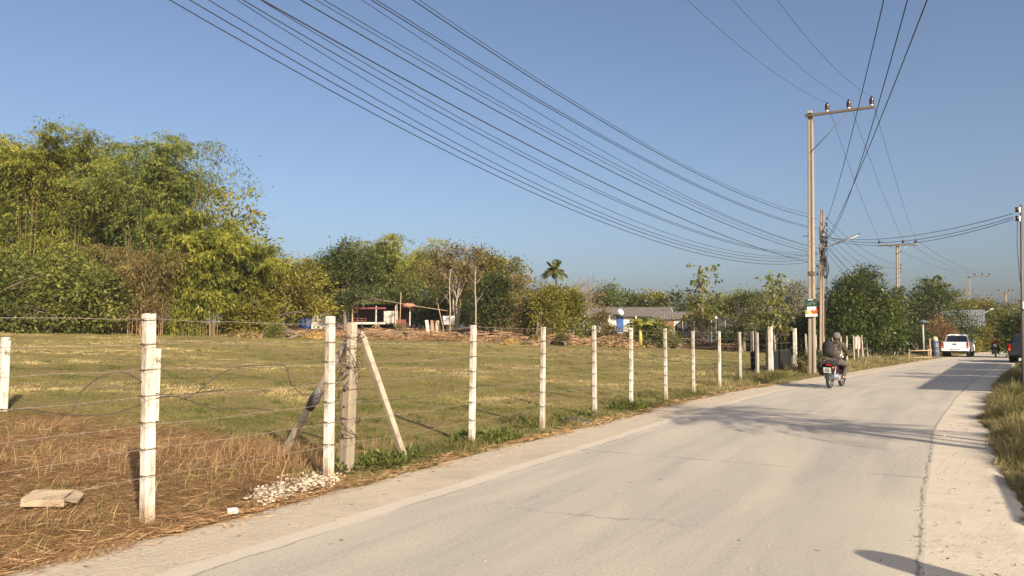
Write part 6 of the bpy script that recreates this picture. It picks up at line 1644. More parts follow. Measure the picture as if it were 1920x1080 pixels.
def rider(label, loc, rz, jacket, trousers, headmat, cap=True, helmet=False, bag=None, lean=0.0, knee_out=0.0):
    t = thing('person', label, 'person', loc, rz); t.rotation_euler = (0, lean, rz)
    J = {'pelvis': (0, -0.18, 0.86), 'waist': (0, -0.15, 1.02), 'chest': (0, -0.05, 1.22), 'neckb': (0, 0.0, 1.38), 'neck': (0, 0.035, 1.455), 'head': (0, 0.06, 1.545), 'crown': (0, 0.055, 1.625)}
    R = {'pelvis': (0.17, 0.13), 'waist': (0.15, 0.115), 'chest': (0.18, 0.125), 'neckb': (0.10, 0.085), 'neck': 0.058, 'head': (0.085, 0.105), 'crown': (0.075, 0.09)}
    E = [('pelvis', 'waist'), ('waist', 'chest'), ('chest', 'neckb'), ('neckb', 'neck'), ('neck', 'head'), ('head', 'crown')]
    for s, n in ((-1, 'L'), (1, 'R')):
        J.update({'sh' + n: (0.20 * s, -0.02, 1.33), 'el' + n: (0.29 * s, 0.06, 1.10), 'wr' + n: (0.31 * s, 0.20, 1.02), 'pa' + n: (0.31 * s, 0.255, 1.012),
                  'hip' + n: (0.10 * s, -0.16, 0.83), 'kn' + n: ((0.17 + knee_out) * s, 0.26, 0.69), 'an' + n: (0.19 * s, 0.10, 0.33), 'he' + n: (0.195 * s, 0.06, 0.285), 'to' + n: (0.21 * s, 0.26, 0.275)})
        R.update({'sh' + n: 0.078, 'el' + n: 0.052, 'wr' + n: 0.034, 'pa' + n: (0.042, 0.024), 'hip' + n: 0.105, 'kn' + n: 0.066, 'an' + n: 0.043, 'he' + n: 0.042, 'to' + n: (0.042, 0.026)})
        E += [('neckb', 'sh' + n), ('sh' + n, 'el' + n), ('el' + n, 'wr' + n), ('wr' + n, 'pa' + n), ('pelvis', 'hip' + n), ('hip' + n, 'kn' + n), ('kn' + n, 'an' + n), ('an' + n, 'he' + n), ('he' + n, 'to' + n)]
        for k, (dx, ln) in enumerate(((-0.033, 0.8), (-0.011, 0.95), (0.011, 0.9), (0.032, 0.72))):   # fingers curl over the grip
            p = J['pa' + n]; a, b, c = 'f%d1' % k + n, 'f%d2' % k + n, 'f%d3' % k + n
            J[a] = (p[0] + dx, p[1] + 0.035 * ln, p[2] + 0.012); J[b] = (p[0] + dx, p[1] + 0.062 * ln, p[2] - 0.018); J[c] = (p[0] + dx, p[1] + 0.042 * ln, p[2] - 0.045)
            R[a] = 0.0095; R[b] = 0.0088; R[c] = 0.0075; E += [('pa' + n, a), (a, b), (b, c)]
        p = J['pa' + n]; J['th1' + n] = (p[0] - 0.045 * s, p[1] + 0.0, p[2] - 0.012); J['th2' + n] = (p[0] - 0.05 * s, p[1] + 0.03, p[2] - 0.035); R['th1' + n] = 0.011; R['th2' + n] = 0.009
        E += [('pa' + n, 'th1' + n), ('th1' + n, 'th2' + n)]
    J['nose'] = (0, 0.168, 1.535); R['nose'] = 0.012; J['chin'] = (0, 0.135, 1.475); R['chin'] = 0.028
    E += [('head', 'nose'), ('head', 'chin')]
    skin_mesh('body', t, J, E, R, SKIN, 'pelvis')
    up = lambda r, k: tuple(x + k for x in r) if isinstance(r, tuple) else r + k
    top = ['pelvis', 'waist', 'chest', 'neckb'] ; JE = [('pelvis', 'waist'), ('waist', 'chest'), ('chest', 'neckb')]
    JJ = dict(J); RJ = {k: up(v, 0.03) for k, v in R.items()}
    for n in 'LR':
        w_ = Vector(J['el' + n]).lerp(Vector(J['wr' + n]), 0.9); JJ['cf' + n] = tuple(w_); RJ['cf' + n] = 0.05
        JE += [('neckb', 'sh' + n), ('sh' + n, 'el' + n), ('el' + n, 'cf' + n)]
    skin_mesh('jacket', t, JJ, JE, RJ, jacket, 'chest')
    TE = []; RT = {k: up(v, 0.022) for k, v in R.items()}
    for n in 'LR': TE += [('pelvis', 'hip' + n), ('hip' + n, 'kn' + n), ('kn' + n, 'an' + n)]
    RT['pelvis'] = (0.175, 0.12); skin_mesh('trousers', t, J, TE, RT, trousers, 'pelvis')
    for n, s in (('L', -1), ('R', 1)):
        p = J['he' + n]; MB().ell((p[0], p[1] + 0.09, p[2] - 0.012), (0.05, 0.145, 0.04), 12, 7).build('shoe', BLKP, t)
        MB().ell((0.088 * s, 0.052, 1.545), (0.012, 0.026, 0.035), 8, 6).build('ear', SKIN, t)
        MB().ell((0.034 * s, 0.157, 1.557), (0.014, 0.01, 0.009), 8, 6).build('eye', BLKP, t)
    MB().ell((0, 0.15, 1.497), (0.024, 0.008, 0.006), 8, 5).build('mouth', surf('lips', (0.28, 0.11, 0.085), None, 8, 0.5), t)
    if helmet:
        MB().lathe([(0.135, -0.05), (0.145, 0.0), (0.142, 0.06), (0.115, 0.115), (0.06, 0.145), (0, 0.152)], 18, Matrix.Translation((0, 0.045, 1.57)) @ Matrix.Scale(1.12, 4, (0, 1, 0))).build('helmet', headmat, t)
    else:
        c = MB().lathe([(0.118, -0.05), (0.122, 0.0), (0.115, 0.055), (0.09, 0.095), (0.045, 0.115), (0, 0.118)], 16, Matrix.Translation((0, 0.045, 1.585)) @ Matrix.Scale(1.15, 4, (0, 1, 0))).build('cap', headmat, t)
        MB().prism([(-0.075, 0.15), (0.075, 0.15), (0.055, 0.26), (0, 0.275), (-0.055, 0.26)], 1.558, 1.568, 'z').build('peak', headmat, c)
        MB().ell((0, -0.02, 1.50), (0.09, 0.07, 0.07), 12, 7).build('hair', BLKP, t)
    return t
def camo(name):
    m, nt, out = newmat(name); tc = N(nt, 'ShaderNodeTexCoord')
    c = ramp(nt, noise(nt, tc.outputs['Object'], 11, 2, 0.5), [(0.0, (0.018, 0.016, 0.012)), (0.42, (0.075, 0.055, 0.034)), (0.48, (0.03, 0.032, 0.02)), (0.54, (0.20, 0.145, 0.10)), (0.59, (0.022, 0.018, 0.015))], 'CONSTANT')
    b = N(nt, 'ShaderNodeBsdfPrincipled', {'Base Color': c, 'Roughness': 0.9}); nt.links.new(b.outputs[0], out.inputs[0]); return m
CAMO = camo('camouflage cloth'); GREYT = surf('grey brown trousers', (0.095, 0.08, 0.068), (0.065, 0.055, 0.047), 14, 0.9); CAPG = surf('grey cap', (0.15, 0.14, 0.12), (0.08, 0.075, 0.065), 18, 0.85)
m0 = flat_at(1556, 727, 22.6)
hd = -0.68; fwd = Vector((-math.sin(hd), math.cos(hd), 0))
mpos = m0 + fwd * 0.62
MAROON = surf('maroon motorcycle paint', (0.05, 0.014, 0.016), (0.035, 0.012, 0.013), 3, 0.35, coat=0.4)
motorcycle('dark maroon motorcycle riding away with a pale number plate', mpos, hd, MAROON, 0.03)
rider('person in camouflage jacket, grey trousers and grey cap riding the maroon motorcycle away', mpos, hd, CAMO, GREYT, CAPG, lean=0.03, knee_out=0.08)
BAGM = surf('black cloth bag', (0.014, 0.013, 0.015), (0.025, 0.023, 0.026), 12, 0.8)
t = thing('backpack', 'black backpack on the back of the camouflage rider', 'backpack', mpos, hd)
MB().ell((-0.11, -0.30, 1.22), (0.18, 0.12, 0.23), 16, 12, None, 0.04, 3).build('pouch', BAGM, t)
MB().ell((-0.10, -0.40, 1.10), (0.15, 0.07, 0.13), 14, 9, None, 0.03, 4).build('front_pocket', BAGM, t)
for s in (-1, 1): MB().tube([(-0.05 + 0.12 * s, -0.22, 1.38), (0.13 * s, -0.06, 1.445), (0.15 * s, 0.10, 1.36), (0.17 * s, 0.12, 1.2), (0.17 * s, -0.05, 1.02), (-0.06 + 0.14 * s, -0.25, 1.0)], 0.02, 6, flat=0.5).build('strap', BAGM, t)
t = thing('side_bag', 'dark maroon saddle bag hanging on the left of the camouflage rider motorcycle', 'bag', mpos, hd)
MB().ell((-0.25, -0.46, 0.60), (0.13, 0.26, 0.22), 16, 12, None, 0.05, 5).build('sack', surf('dark maroon cloth', (0.035, 0.016, 0.018), (0.022, 0.012, 0.013), 10, 0.85), t)
MB().tube([(-0.22, -0.4, 0.78), (-0.1, -0.4, 0.83), (0.1, -0.4, 0.82)], 0.02, 6).build('strap', BAGM, t)
f0 = flat_at(1867, 668, 57)
hd2 = -0.60 + math.pi
motorcycle('dark motorcycle coming towards the camera far down the road', f0, hd2, BLKP, 0.0)
rider('person in orange vest and dark trousers riding the oncoming motorcycle', f0, hd2, surf('orange vest', (0.62, 0.22, 0.045), (0.52, 0.17, 0.035), 10, 0.8), surf('dark trousers', (0.035, 0.03, 0.032), (0.05, 0.042, 0.042), 9, 0.9), surf('dark helmet', (0.06, 0.035, 0.03), None, 6, 0.35), helmet=True, knee_out=0.1)
o = MB().ell((0, 0.16, 0.98), (0.24, 0.12, 0.19), 14, 9, None, 0.08, 8).build('front_bundle', surf('dark red bundle', (0.16, 0.03, 0.03), (0.10, 0.02, 0.022), 9, 0.85)); o.location = f0; o.rotation_euler = (0, 0, hd2); tag(o, 'dark red bundle carried in front of the orange vest rider', 'bundle')
# ------------------------------------------------------------------ grass and weeds
rng = np.random.default_rng(77)
def field_mask(x, y):
    p = fence_p(x, y); return (p > 0.1) & (bank_q(x, y) < 1.5)
# short pasture grass: density falls with distance
def scatter_field(n, dmin, dmax, umin=-0.85, umax=0.75, power=1.0):
    d = dmin * (dmax / dmin) ** (rng.random(n) ** power); u = rng.uniform(umin, umax, n)
    return u * d, d
x, y = scatter_field(560000, 6.0, 62)
ok = field_mask(x, y) & (y - dry_bound(x) + (fbm(x * 0.6, y * 0.6, 21) - 0.47) * 3.0 > -0.3 * rng.random(len(x)))
x, y = x[ok], y[ok]
patch = fbm(x * 0.35, y * 0.35, 5); clump = fbm(x * 1.7, y * 1.7, 6)
keep = rng.random(len(x)) < 0.28 + 0.9 * sstep(0.36, 0.58, clump)
x, y, patch, clump = x[keep], y[keep], patch[keep], clump[keep]
n = len(x); z = terrain(x, y) + (fbm(x * 0.9, y * 0.9, 3) - 0.47) * 0.12 * sstep(0.3, 2.0, fence_p(x, y)) - 0.01
h = rng.uniform(0.025, 0.065, n) * (0.7 + 0.7 * sstep(0.45, 0.65, clump)); w = 0.004 + 0.0008 * y
tint = np.clip(0.36 + (patch - 0.47) * 2.6 + (fbm(x * 0.12, y * 0.2, 15) - 0.47) * 2.0 + rng.normal(size=n) * 0.10, 0, 1)
blades(np.stack([x, y, z], -1), h, w, rng.uniform(0.3, 1.3, n), tint, rng, 'pasture_grass', G_SHORT, 'short patchy pasture grass, green and straw coloured', 'grass', segs=1)
# darker weed tufts in the pasture
x, y = scatter_field(2200, 7, 55); ok = field_mask(x, y) & (y > dry_bound(x) + 0.5); x, y = x[ok], y[ok]
k = 26; xx = np.repeat(x, k) + rng.normal(size=len(x) * k) * 0.07; yy = np.repeat(y, k) + rng.normal(size=len(x) * k) * 0.07
n = len(xx); sc = np.repeat(rng.uniform(0.35, 1.5, len(x)) , k)
blades(np.stack([xx, yy, terrain(xx, yy) - 0.02], -1), 0.085 * sc * rng.uniform(0.5, 1.2, n), 0.006 + 0.0007 * yy, rng.uniform(0.4, 1.2, n), np.repeat(rng.uniform(0.15, 1.0, len(x)), k) + rng.normal(size=n) * 0.1, rng, 'weed_tufts', G_LUSH, 'small darker weed tufts dotted over the pasture', 'weeds', segs=2)
# verge under the fence: p from -0.75 to 0.7
def verge(n, y0, y1, pmin, pmax, pw=1.0):
    d = y0 * (y1 / y0) ** (rng.random(n) ** pw); p = rng.uniform(pmin, pmax, n)
    return KF * d - UF - p / 0.87, d
x, y = verge(120000, 4.0, 34, -0.80, 0.9)
edge = xl(y) - 0.98 + (fbm(y * 1.1, y * 0 + 5, 5) - 0.47) * 0.42
lush = fbm(x * 0.9, y * 0.9, 61); green = sstep(9.0, 10.2, y)
ok = (x < edge + 0.10 - rng.random(len(x)) ** 2 * 0.25) & (rng.random(len(x)) < 0.25 + 0.9 * sstep(0.38, 0.6, lush)) & (rng.random(len(x)) < 0.015 + 0.985 * green)
x, y, lush = x[ok], y[ok], lush[ok]; n = len(x)
dist = np.clip((edge[ok] - x), 0, 1)
h = rng.uniform(0.06, 0.20, n) * (0.5 + 1.1 * sstep(0.42, 0.66, lush)) * (0.45 + 0.9 * np.clip(dist / 0.5, 0, 1))
tint = np.clip(0.40 + (fbm(x * 0.5, y * 0.5, 71) - 0.47) * 1.6 + rng.normal(size=n) * 0.2 + 0.25 * (1 - np.clip(dist / 0.35, 0, 1)), 0, 1)
blades(np.stack([x, y, np.full(n, -0.04)], -1), h, 0.005 + 0.0008 * y, rng.uniform(0.3, 1.2, n), tint, rng, 'verge_grass', G_TALL, 'rough green and straw verge grass under the roadside fence', 'grass', segs=2)
# lush low weeds at the foot of the corner post and of some posts
cl = [(700, 893, 9.0, 0.32), (726, 884, 9.2, 0.28), (762, 872, 9.6, 0.18), (880, 838, 11.0, 0.30), (905, 832, 11.1, 0.38), (935, 822, 11.4, 0.34), (985, 808, 12.6, 0.16), (1050, 795, 13.6, 0.15), (1105, 782, 14.6, 0.18), (1175, 770, 16.2, 0.4), (1190, 765, 16.6, 0.35), (640, 885, 8.6, 0.15)]
C = []; A = []
for px, py, d, r in cl:
    g0 = P(px, py, d); m_ = int(270 * (r / 0.3) ** 2)
    th = rng.random(m_) * 6.28; rr = r * np.sqrt(rng.random(m_)); hh = 0.02 + 0.15 * rng.random(m_) * (1 - (rr / r) ** 2)
    C.append(np.stack([g0.x + np.cos(th) * rr, d + np.sin(th) * rr, np.maximum(hh, 0.01)], -1)); A.append(unit(np.stack([np.cos(th) * 0.8, np.sin(th) * 0.8, np.full(m_, 0.5)], -1) + rng.normal(size=(m_, 3)) * 0.5))
C = np.concatenate(C); A = np.concatenate(A); n = len(C)
V, Fc = leaf_quads(C, A, rng.uniform(0.05, 0.11, n), rng.uniform(0.018, 0.04, n), rng, 0.5)
o = link('verge_weeds', npmesh('verge_weeds', V, Fc, G_LUSH, np.repeat(np.clip(0.5 + rng.normal(size=n) * 0.24, 0, 1), 4))); tag(o, 'low leafy green weeds round the feet of the roadside posts', 'weeds', kind='stuff')
# dead brown weeds, lower left
n = 150000
d = 3.6 * (13.5 / 3.6) ** rng.random(n); u = rng.uniform(-0.95, -0.05, n); x = u * d; y = d
pf_ = fence_p(x, y); cl_ = fbm(x * 1.3, y * 1.3, 91)
ok = (pf_ > -0.62 + (fbm(y * 2.0, y * 0, 4) - 0.5) * 0.5) & (y - dry_bound(x) + (fbm(x * 0.6, y * 0.6, 21) - 0.47) * 3.0 < 0.4 * rng.random(n)) & (rng.random(n) < 0.3 + sstep(0.36, 0.6, cl_))
x, y, cl_ = x[ok], y[ok], cl_[ok]; n = len(x); z = terrain(x, y) - 0.02
h = rng.uniform(0.05, 0.20, n) * (0.5 + 0.9 * sstep(0.42, 0.66, cl_)) * np.where(fence_p(x, y) < -0.15, 0.45, 1.0)
tint = np.clip(0.42 + (fbm(x * 0.8, y * 0.8, 95) - 0.47) * 1.7 + rng.normal(size=n) * 0.2, 0, 1)
blades(np.stack([x, y, z], -1), h, rng.uniform(0.0035, 0.008, n), rng.uniform(0.7, 3.0, n), tint, rng, 'dead_weeds', G_DRY, 'tangled dead brown weeds between the fence and the green pasture', 'weeds', segs=3, curl=0.75)
g0 = rng.normal(size=(90, 2)); cx = rng.uniform(-9, -1.5, 90); cy = rng.uniform(5.0, 12.0, 90); k = 40
x = np.repeat(cx, k) + rng.normal(size=90 * k) * 0.10; y = np.repeat(cy, k) + rng.normal(size=90 * k) * 0.10
ok = (fence_p(x, y) > -0.3) & (y < dry_bound(x) + 0.6); x, y = x[ok], y[ok]; n = len(x)
blades(np.stack([x, y, terrain(x, y) - 0.02], -1), rng.uniform(0.05, 0.20, n), rng.uniform(0.004, 0.008, n), rng.uniform(0.3, 1.3, n), rng.uniform(0.2, 0.8, n), rng, 'green_tufts', G_SHORT, 'thin green tufts sprouting among the dead brown weeds', 'weeds', segs=2)
# broken stems lying on the ground among them
n = 46000; d = 3.6 * (13.0 / 3.6) ** (rng.random(n) ** 1.1); u = rng.uniform(-0.95, -0.05, n); x = u * d
ok = (fence_p(x, d) > -0.55) & (d - dry_bound(x) + (fbm(x * 0.6, d * 0.6, 21) - 0.47) * 3.0 < 0.3); x, d = x[ok], d[ok]; n = len(x)
a = rng.random(n) * 6.28; A = unit(np.stack([np.cos(a), np.sin(a), rng.normal(size=n) * 0.22], -1))
V, Fc = leaf_quads(np.stack([x, d, terrain(x, d) + rng.random(n) ** 2 * 0.10], -1), A, rng.uniform(0.04, 0.24, n), rng.uniform(0.002, 0.005, n), rng, 0.4)
o = link('broken_stems', npmesh('broken_stems', V, Fc, G_DRY, np.repeat(np.clip(0.5 + rng.normal(size=n) * 0.27, 0, 1), 4))); tag(o, 'broken brown stems lying among the dead weeds', 'weeds', kind='stuff')
# taller pale stalks around the corner post
pts = []
for px, d, r, m_ in ((560, 9.6, 0.9, 300), (520, 9.2, 0.8, 220), (430, 8.8, 1.4, 260), (360, 8.4, 1.0, 200), (600, 9.0, 0.5, 160), (130, 8.6, 1.8, 240), (700, 10.5, 0.5, 60)):
    g0 = on_ground(px, d); pts.append(np.stack([g0.x + rng.normal(size=m_) * r * 0.6, d + rng.normal(size=m_) * r * 0.35], -1))
q = np.concatenate(pts); n = len(q); ok = fence_p(q[:, 0], q[:, 1]) > 0.1; q = q[ok]; n = len(q)
blades(np.stack([q[:, 0], q[:, 1], terrain(q[:, 0], q[:, 1]) - 0.02], -1), rng.uniform(0.12, 0.40, n), rng.uniform(0.0035, 0.007, n), rng.uniform(0.2, 1.6, n), rng.uniform(0.35, 1, n), rng, 'dry_stalks', G_DRY, 'taller straw coloured stalks standing among the dead weeds', 'weeds', segs=3, curl=0.4)
# roadside grass on the right
n = 190000; d = 2.6 * (30 / 2.6) ** rng.random(n); off = rng.random(n) ** 1.3 * 3.2
x = xr(d) + 0.72 + off + (fbm(d * 1.1, d * 0 + 48, 17) - 0.47) * 0.5; y = d
cl_ = fbm(x * 1.5, y * 1.5, 101); ok = rng.random(n) < 0.35 + sstep(0.34, 0.56, cl_); ok &= (x / y < 1.25)
x, y, off, cl_ = x[ok], y[ok], off[ok], cl_[ok]; n = len(x)
near = sstep(7.0, 9.0, y)
h = rng.uniform(0.10, 0.40, n) * (0.35 + 0.65 * np.clip(off / 0.5, 0, 1)) * (0.55 + 0.75 * sstep(0.4, 0.62, cl_)) * (0.35 + 0.65 * near) * 1.25
tint = np.clip(0.40 + (fbm(x * 0.7, y * 0.7, 103) - 0.47) * 1.6 + rng.normal(size=n) * 0.2 + 0.3 * (off < 0.25), 0, 1)
blades(np.stack([x, y, np.full(n, -0.03)], -1), h, 0.006 + 0.0007 * y, rng.uniform(0.3, 1.5, n), tint, rng, 'roadside_grass', G_TALL, 'tall green and straw grass on the right side of the road', 'grass', segs=3, curl=0.7)
# far right verge and left verge beyond the gate
n = 60000; d = rng.uniform(27, 75, n); side = rng.random(n) < 0.6; off = rng.random(n) * 4.5
x = np.where(side, xl(d) - 1.0 - off, xr(d) + 0.75 + off * 0.8); y = d; n = len(x)
cl_ = fbm(x * 0.8, y * 0.8, 111)
blades(np.stack([x, y, np.full(n, -0.02)], -1), rng.uniform(0.08, 0.30, n) * (0.4 + sstep(0.4, 0.6, cl_)) * np.clip(0.3 + off / 1.5, 0, 1), 0.012 + 0.0007 * y, rng.uniform(0.3, 1.2, n), np.clip(0.5 + (cl_ - 0.47) * 1.5 + rng.normal(size=n) * 0.2, 0, 1), rng, 'far_verge_grass', G_TALL, 'straw coloured verge grass along the far part of the road', 'grass', segs=2)

# ------------------------------------------------------------------ litter and stones
def stones(name, label, pts, mat, smin, smax, seed):
    r = random.Random(seed); mb = MB()
    for x, y, z in pts:
        s = r.uniform(smin, smax) * r.random() ** 0.5 + smin * 0.5
        mb.rock((x, y, z + s * 0.3), (s * r.uniform(0.8, 1.3), s * r.uniform(0.8, 1.3), s * r.uniform(0.45, 0.8)), r.randint(0, 9999))
    o = mb.build(name, mat); return tag(o, label, 'stones', kind='stuff')
r = random.Random(9)
pts = []
for k in range(900):
    q = r.random(); px = 485 + 140 * q + r.gauss(0, 10); py = 932 - 38 * q + r.gauss(0, 7)
    g0 = G(px, py); pts.append((g0.x, g0.y, 0.0 + max(0, r.gauss(0.012, 0.016))))
stones('rubble', 'white broken concrete rubble in front of the post beside the corner post', pts, surf('white rubble', (0.60, 0.55, 0.44), (0.40, 0.33, 0.24), 16, 0.95), 0.005, 0.024, 3)
pts = []
for k in range(900):
    d = 3.2 * (24 / 3.2) ** r.random(); s = r.random()
    X = float(xr(d)) + r.uniform(-0.25, 0.85) if s < 0.35 else float(xl(d)) + r.uniform(-1.05, 0.25)
    pts.append((X, d, 0.0))
for k in range(60): d = r.uniform(3.2, 16); pts.append((float(xl(d)) + r.uniform(0, 5.0), d, 0.0))
stones('gravel', 'small stones scattered over the road edges', pts, surf('tan stones', (0.42, 0.35, 0.26), (0.28, 0.23, 0.17), 9, 0.9), 0.003, 0.010, 5)
n = 420; d = 3.2 * (22 / 3.2) ** rng.random(n); s = rng.random(n)
x = np.where(s < 0.45, xr(d) + rng.uniform(-0.3, 0.85, n), np.where(s < 0.9, xl(d) + rng.uniform(-1.1, -0.4, n), xl(d) + rng.uniform(0, 5, n)))
A = unit(rng.normal(size=(n, 3)) * np.array([1, 1, 0.25])); V, Fc = leaf_quads(np.stack([x, d, np.full(n, 0.012)], -1), A, rng.uniform(0.012, 0.055, n), rng.uniform(0.006, 0.02, n), rng, 0.6)
o = link('fallen_leaves', npmesh('fallen_leaves', V, Fc, G_DRY, np.repeat(rng.random(n), 4))); tag(o, 'dry fallen leaves and bits scattered along both road edges', 'leaves', kind='stuff')
# straw trodden along the left edge
n = 5000; d = 3.6 * (26 / 3.6) ** rng.random(n); x = xl(d) - 0.98 + (fbm(d * 1.1, d * 0 + 5, 5) - 0.47) * 0.42 + rng.normal(size=n) * 0.12
a = rng.random(n) * 6.28; A = np.stack([np.cos(a), np.sin(a), rng.uniform(-0.05, 0.25, n)], -1)
V, Fc = leaf_quads(np.stack([x, d, np.full(n, 0.006)], -1), unit(A), rng.uniform(0.05, 0.2, n), 0.004 + 0.0005 * d, rng, 0.5)
o = link('dry_straw', npmesh('dry_straw', V, Fc, G_DRY, np.repeat(rng.uniform(0.3, 1, n), 4))); tag(o, 'dry straw lying along the left edge of the sandy strip', 'straw', kind='stuff')

# flattened cardboard box
CARD = surf('brown cardboard', (0.40, 0.30, 0.205), (0.33, 0.245, 0.165), 4, 0.9, stain=(0.26, 0.19, 0.13))
g0 = G(90, 962); t = thing('cardboard_box', 'flattened brown cardboard box lying in the dead weeds by the nearest post', 'cardboard box', (g0.x, g0.y, tz(g0.x, g0.y) + 0.06), 0.25)
t.rotation_euler = (0.10, 0.05, 0.25)
MB().box((0, 0, 0.03), (0.34, 0.30, 0.06), taper=0.98).build('carton', CARD, t)
MB().add([(-0.17, -0.15, 0.063), (0.15, -0.15, 0.063), (0.19, 0.0, 0.10), (-0.13, 0.0, 0.085), (-0.17, -0.15, 0.068), (0.15, -0.15, 0.068), (0.19, 0.0, 0.105), (-0.13, 0.0, 0.09)], [(0, 1, 2, 3), (7, 6, 5, 4), (0, 4, 5, 1), (1, 5, 6, 2), (2, 6, 7, 3), (3, 7, 4, 0)]).build('flap', CARD, t)
MB().add([(0.171, -0.15, 0.05), (0.26, -0.12, 0.02), (0.25, 0.12, 0.03), (0.171, 0.15, 0.055), (0.171, -0.15, 0.055), (0.26, -0.12, 0.025), (0.25, 0.12, 0.035), (0.171, 0.15, 0.06)], [(0, 1, 2, 3), (7, 6, 5, 4), (0, 4, 5, 1), (1, 5, 6, 2), (2, 6, 7, 3), (3, 7, 4, 0)]).build('flap', CARD, t)
# dark scrap on the verge
g0 = G(1080, 793); o = MB().prism([(-0.28, 0.0), (0.25, 0.0), (0.30, 0.03), (0.02, 0.10), (-0.26, 0.07)], -0.10, 0.14, 'y').build('rubber_scrap', BLKP); o.location = g0; o.rotation_euler = (0, 0, 0.3); tag(o, 'black scrap lying at the verge below the third slim white post', 'scrap')
g0 = G(436, 962); o = MB().box((0, 0, 0.02), (0.09, 0.07, 0.04), bev=0.008).build('paper_scrap', PLATE); o.location = g0; o.rotation_euler = (0.1, 0, 0.5); tag(o, 'crumpled white scrap on the sandy strip right of the nearest post', 'litter')

# ------------------------------------------------------------------ things outside the frame that throw the shadows
t = thing('shadow_post', 'round topped post added out of view to throw the blunt shadow lower right', 'post', (4.08, 2.62, 0))  # unseen post, added only for its blunt shadow on the road
MB().lathe([(0.165, -0.2), (0.165, 1.34), (0.15, 1.43), (0.10, 1.49), (0.0, 1.51)], 20).build('shaft', POSTM, t)
MB().lathe([(0.168, 1.0), (0.168, 1.18)], 20).build('band', REDP, t)
def palm2(label, x, y, h, crown, seed, n=10):
    rng = np.random.default_rng(seed); t = thing('areca_palm', label, 'palm', (x, y, 0), 0, 'palms beside the road out of view')
    pts = [(0.15 * math.sin(i * 0.5 + seed), 0.1 * math.sin(i * 0.3), -0.1 + (h + 0.1) * i / 6) for i in range(7)]
    MB().tube(pts, [0.075 - 0.005 * i for i in range(7)], 8).build('trunk', BARKP, t)
    Vs = []; Fs = []; Ts = []; o_ = 0; top_ = np.array(pts[-1]); rb = MB()
    for k in range(n):
        a = 2 * math.pi * (k + rng.random() * 0.5) / n; el = rng.uniform(-0.1, 1.0)
        pr = np.array([top_ + np.array([math.cos(a) * crown * q * math.cos(el), math.sin(a) * crown * q * math.cos(el), crown * q * math.sin(el) - 0.5 * crown * q ** 2.2]) for q in np.linspace(0, 1, 9)])
        rb.tube([tuple(p) for p in pr], [0.018 * (1 - 0.8 * i / 8) for i in range(9)], 4, caps=False)
        m_ = 20; q = np.linspace(0.15, 1, m_); xx = q * 8; i0 = np.clip(xx.astype(int), 0, 7); f = (xx - i0)[:, None]; c = pr[i0] * (1 - f) + pr[i0 + 1] * f; tg = unit(pr[i0 + 1] - pr[i0]); side = unit(np.cross(tg, np.array([0.001, 0, 1.0])))
        for s in (-1, 1):
            A = unit(side * s + tg * 0.6 + np.array([0, 0, -0.3])); V, Fc = leaf_quads(c, A, crown * 0.32 * np.sin(np.clip(q, 0.1, 0.95) * math.pi) ** 0.5, 0.035, rng); Vs.append(V); Fs.append(Fc + o_); o_ += len(V); Ts.append(np.full(len(V), 0.5))
    c = link('crown', npmesh('crown', np.concatenate(Vs), np.concatenate(Fs), L_MID, np.concatenate(Ts)), t); rb.build('frond_rib', CULM, c)
palm2('tallest of the slim palms out of view whose shadows cross the road', 8.65, 6.55, 4.1, 1.9, 1); palm2('middle slim palm out of view whose shadow crosses the road', 8.35, 7.1, 3.7, 1.7, 2); palm2('shortest slim palm out of view whose shadow crosses the road', 9.6, 5.9, 3.5, 1.5, 3); palm2('leaning slim palm out of view whose shadow crosses the road', 8.9, 7.6, 4.4, 1.7, 6)
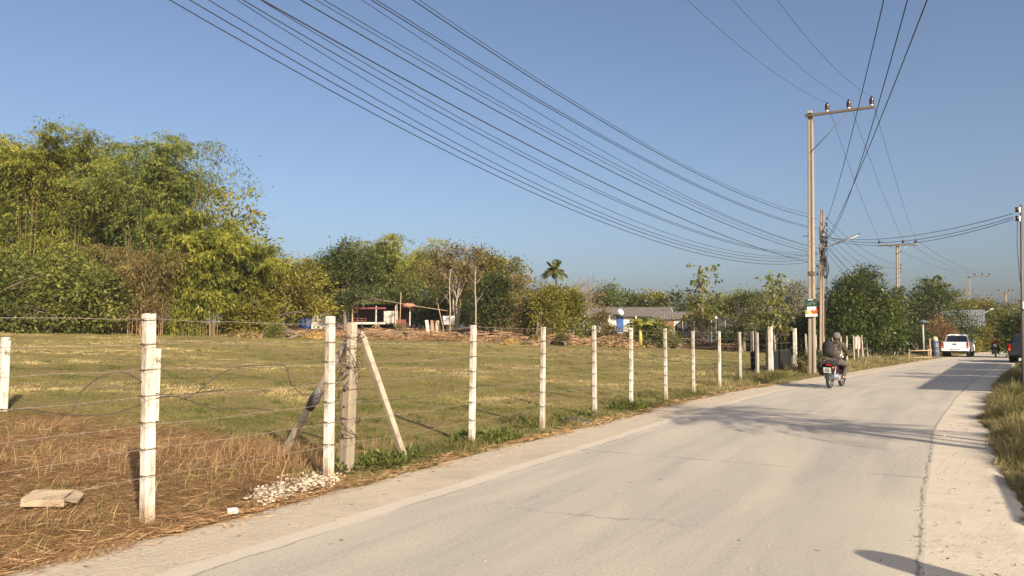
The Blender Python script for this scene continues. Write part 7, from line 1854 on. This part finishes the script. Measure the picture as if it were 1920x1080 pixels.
palm2('short palm by the carport out of view', 18.9, 23.2, 3.0, 1.2, 4); palm2('taller palm by the carport out of view', 20.6, 25.4, 3.3, 1.2, 5)
# open carport
A_ = Vector((15.25, 16.35)); al = (Vector((30.05, 38.85)) - A_); la_ = al.length; al.normalize()
t = thing('carport', 'long open roof on posts beside the road, out of view, shading the road', 'carport', (A_.x, A_.y, 0), math.atan2(al.y, al.x))
# local x along the road, local -y away from it
for x0, x1 in ((0, la_ * 0.36), (la_ * 0.375, la_ * 0.62), (la_ * 0.635, la_)):
    corr_roof(x0, x1, 0.0, -3.3, 3.15, 3.5, 0.25).build('roof_sheet', ROOFG, t); corr_roof(x0, x1, -3.55, -6.4, 3.5, 3.9, 0.25).build('roof_sheet', ROOFG, t)
for k in range(6):
    for y, h in ((-0.3, 3.12), (-5.8, 3.75)): MB().box((0.3 + (la_ - 0.6) * k / 5, y, h / 2 - 0.1), (0.14, 0.14, h + 0.2)).build('post', POSTG, t)
for x in (la_ * 0.1, la_ * 0.5, la_ * 0.9): MB().box((x, -6.6, 1.5), (la_ * 0.36, 0.12, 3.2)).build('wall', WALLG, t)
# unseen planks added along the road to cast the long shadow
t = thing('shadow_planks', 'low plank barrier added unseen to throw the long shadow on the right strip', 'barrier', (6.02, 5.25, 0), math.atan2(0.88, 0.50))
for x in (-1.0, 1.0): MB().box((x, 0, 0.48), (0.07, 0.07, 1.3)).build('post', WOODD, t)
for z in (0.97, 1.11): MB().box((0, -0.05, z), (2.5, 0.03, 0.125)).build('plank', WOODD, t)
# ------------------------------------------------------------------ the hazy air
m, nt, out = newmat('haze'); vol = nt.nodes.new('ShaderNodeVolumePrincipled')
vol.inputs['Color'].default_value = (0.80, 0.80, 1.0, 1); vol.inputs['Density'].default_value = HAZE; vol.inputs['Anisotropy'].default_value = 0.0
nt.links.new(vol.outputs[0], out.inputs['Volume'])
o = MB().box((0, 0, 9.0), (8800, 8800, 26.0)).build('haze', m); tag(o, 'thin pale haze in the air over the pasture and road', 'haze', kind='stuff')
SC.cycles.volume_max_steps = 64
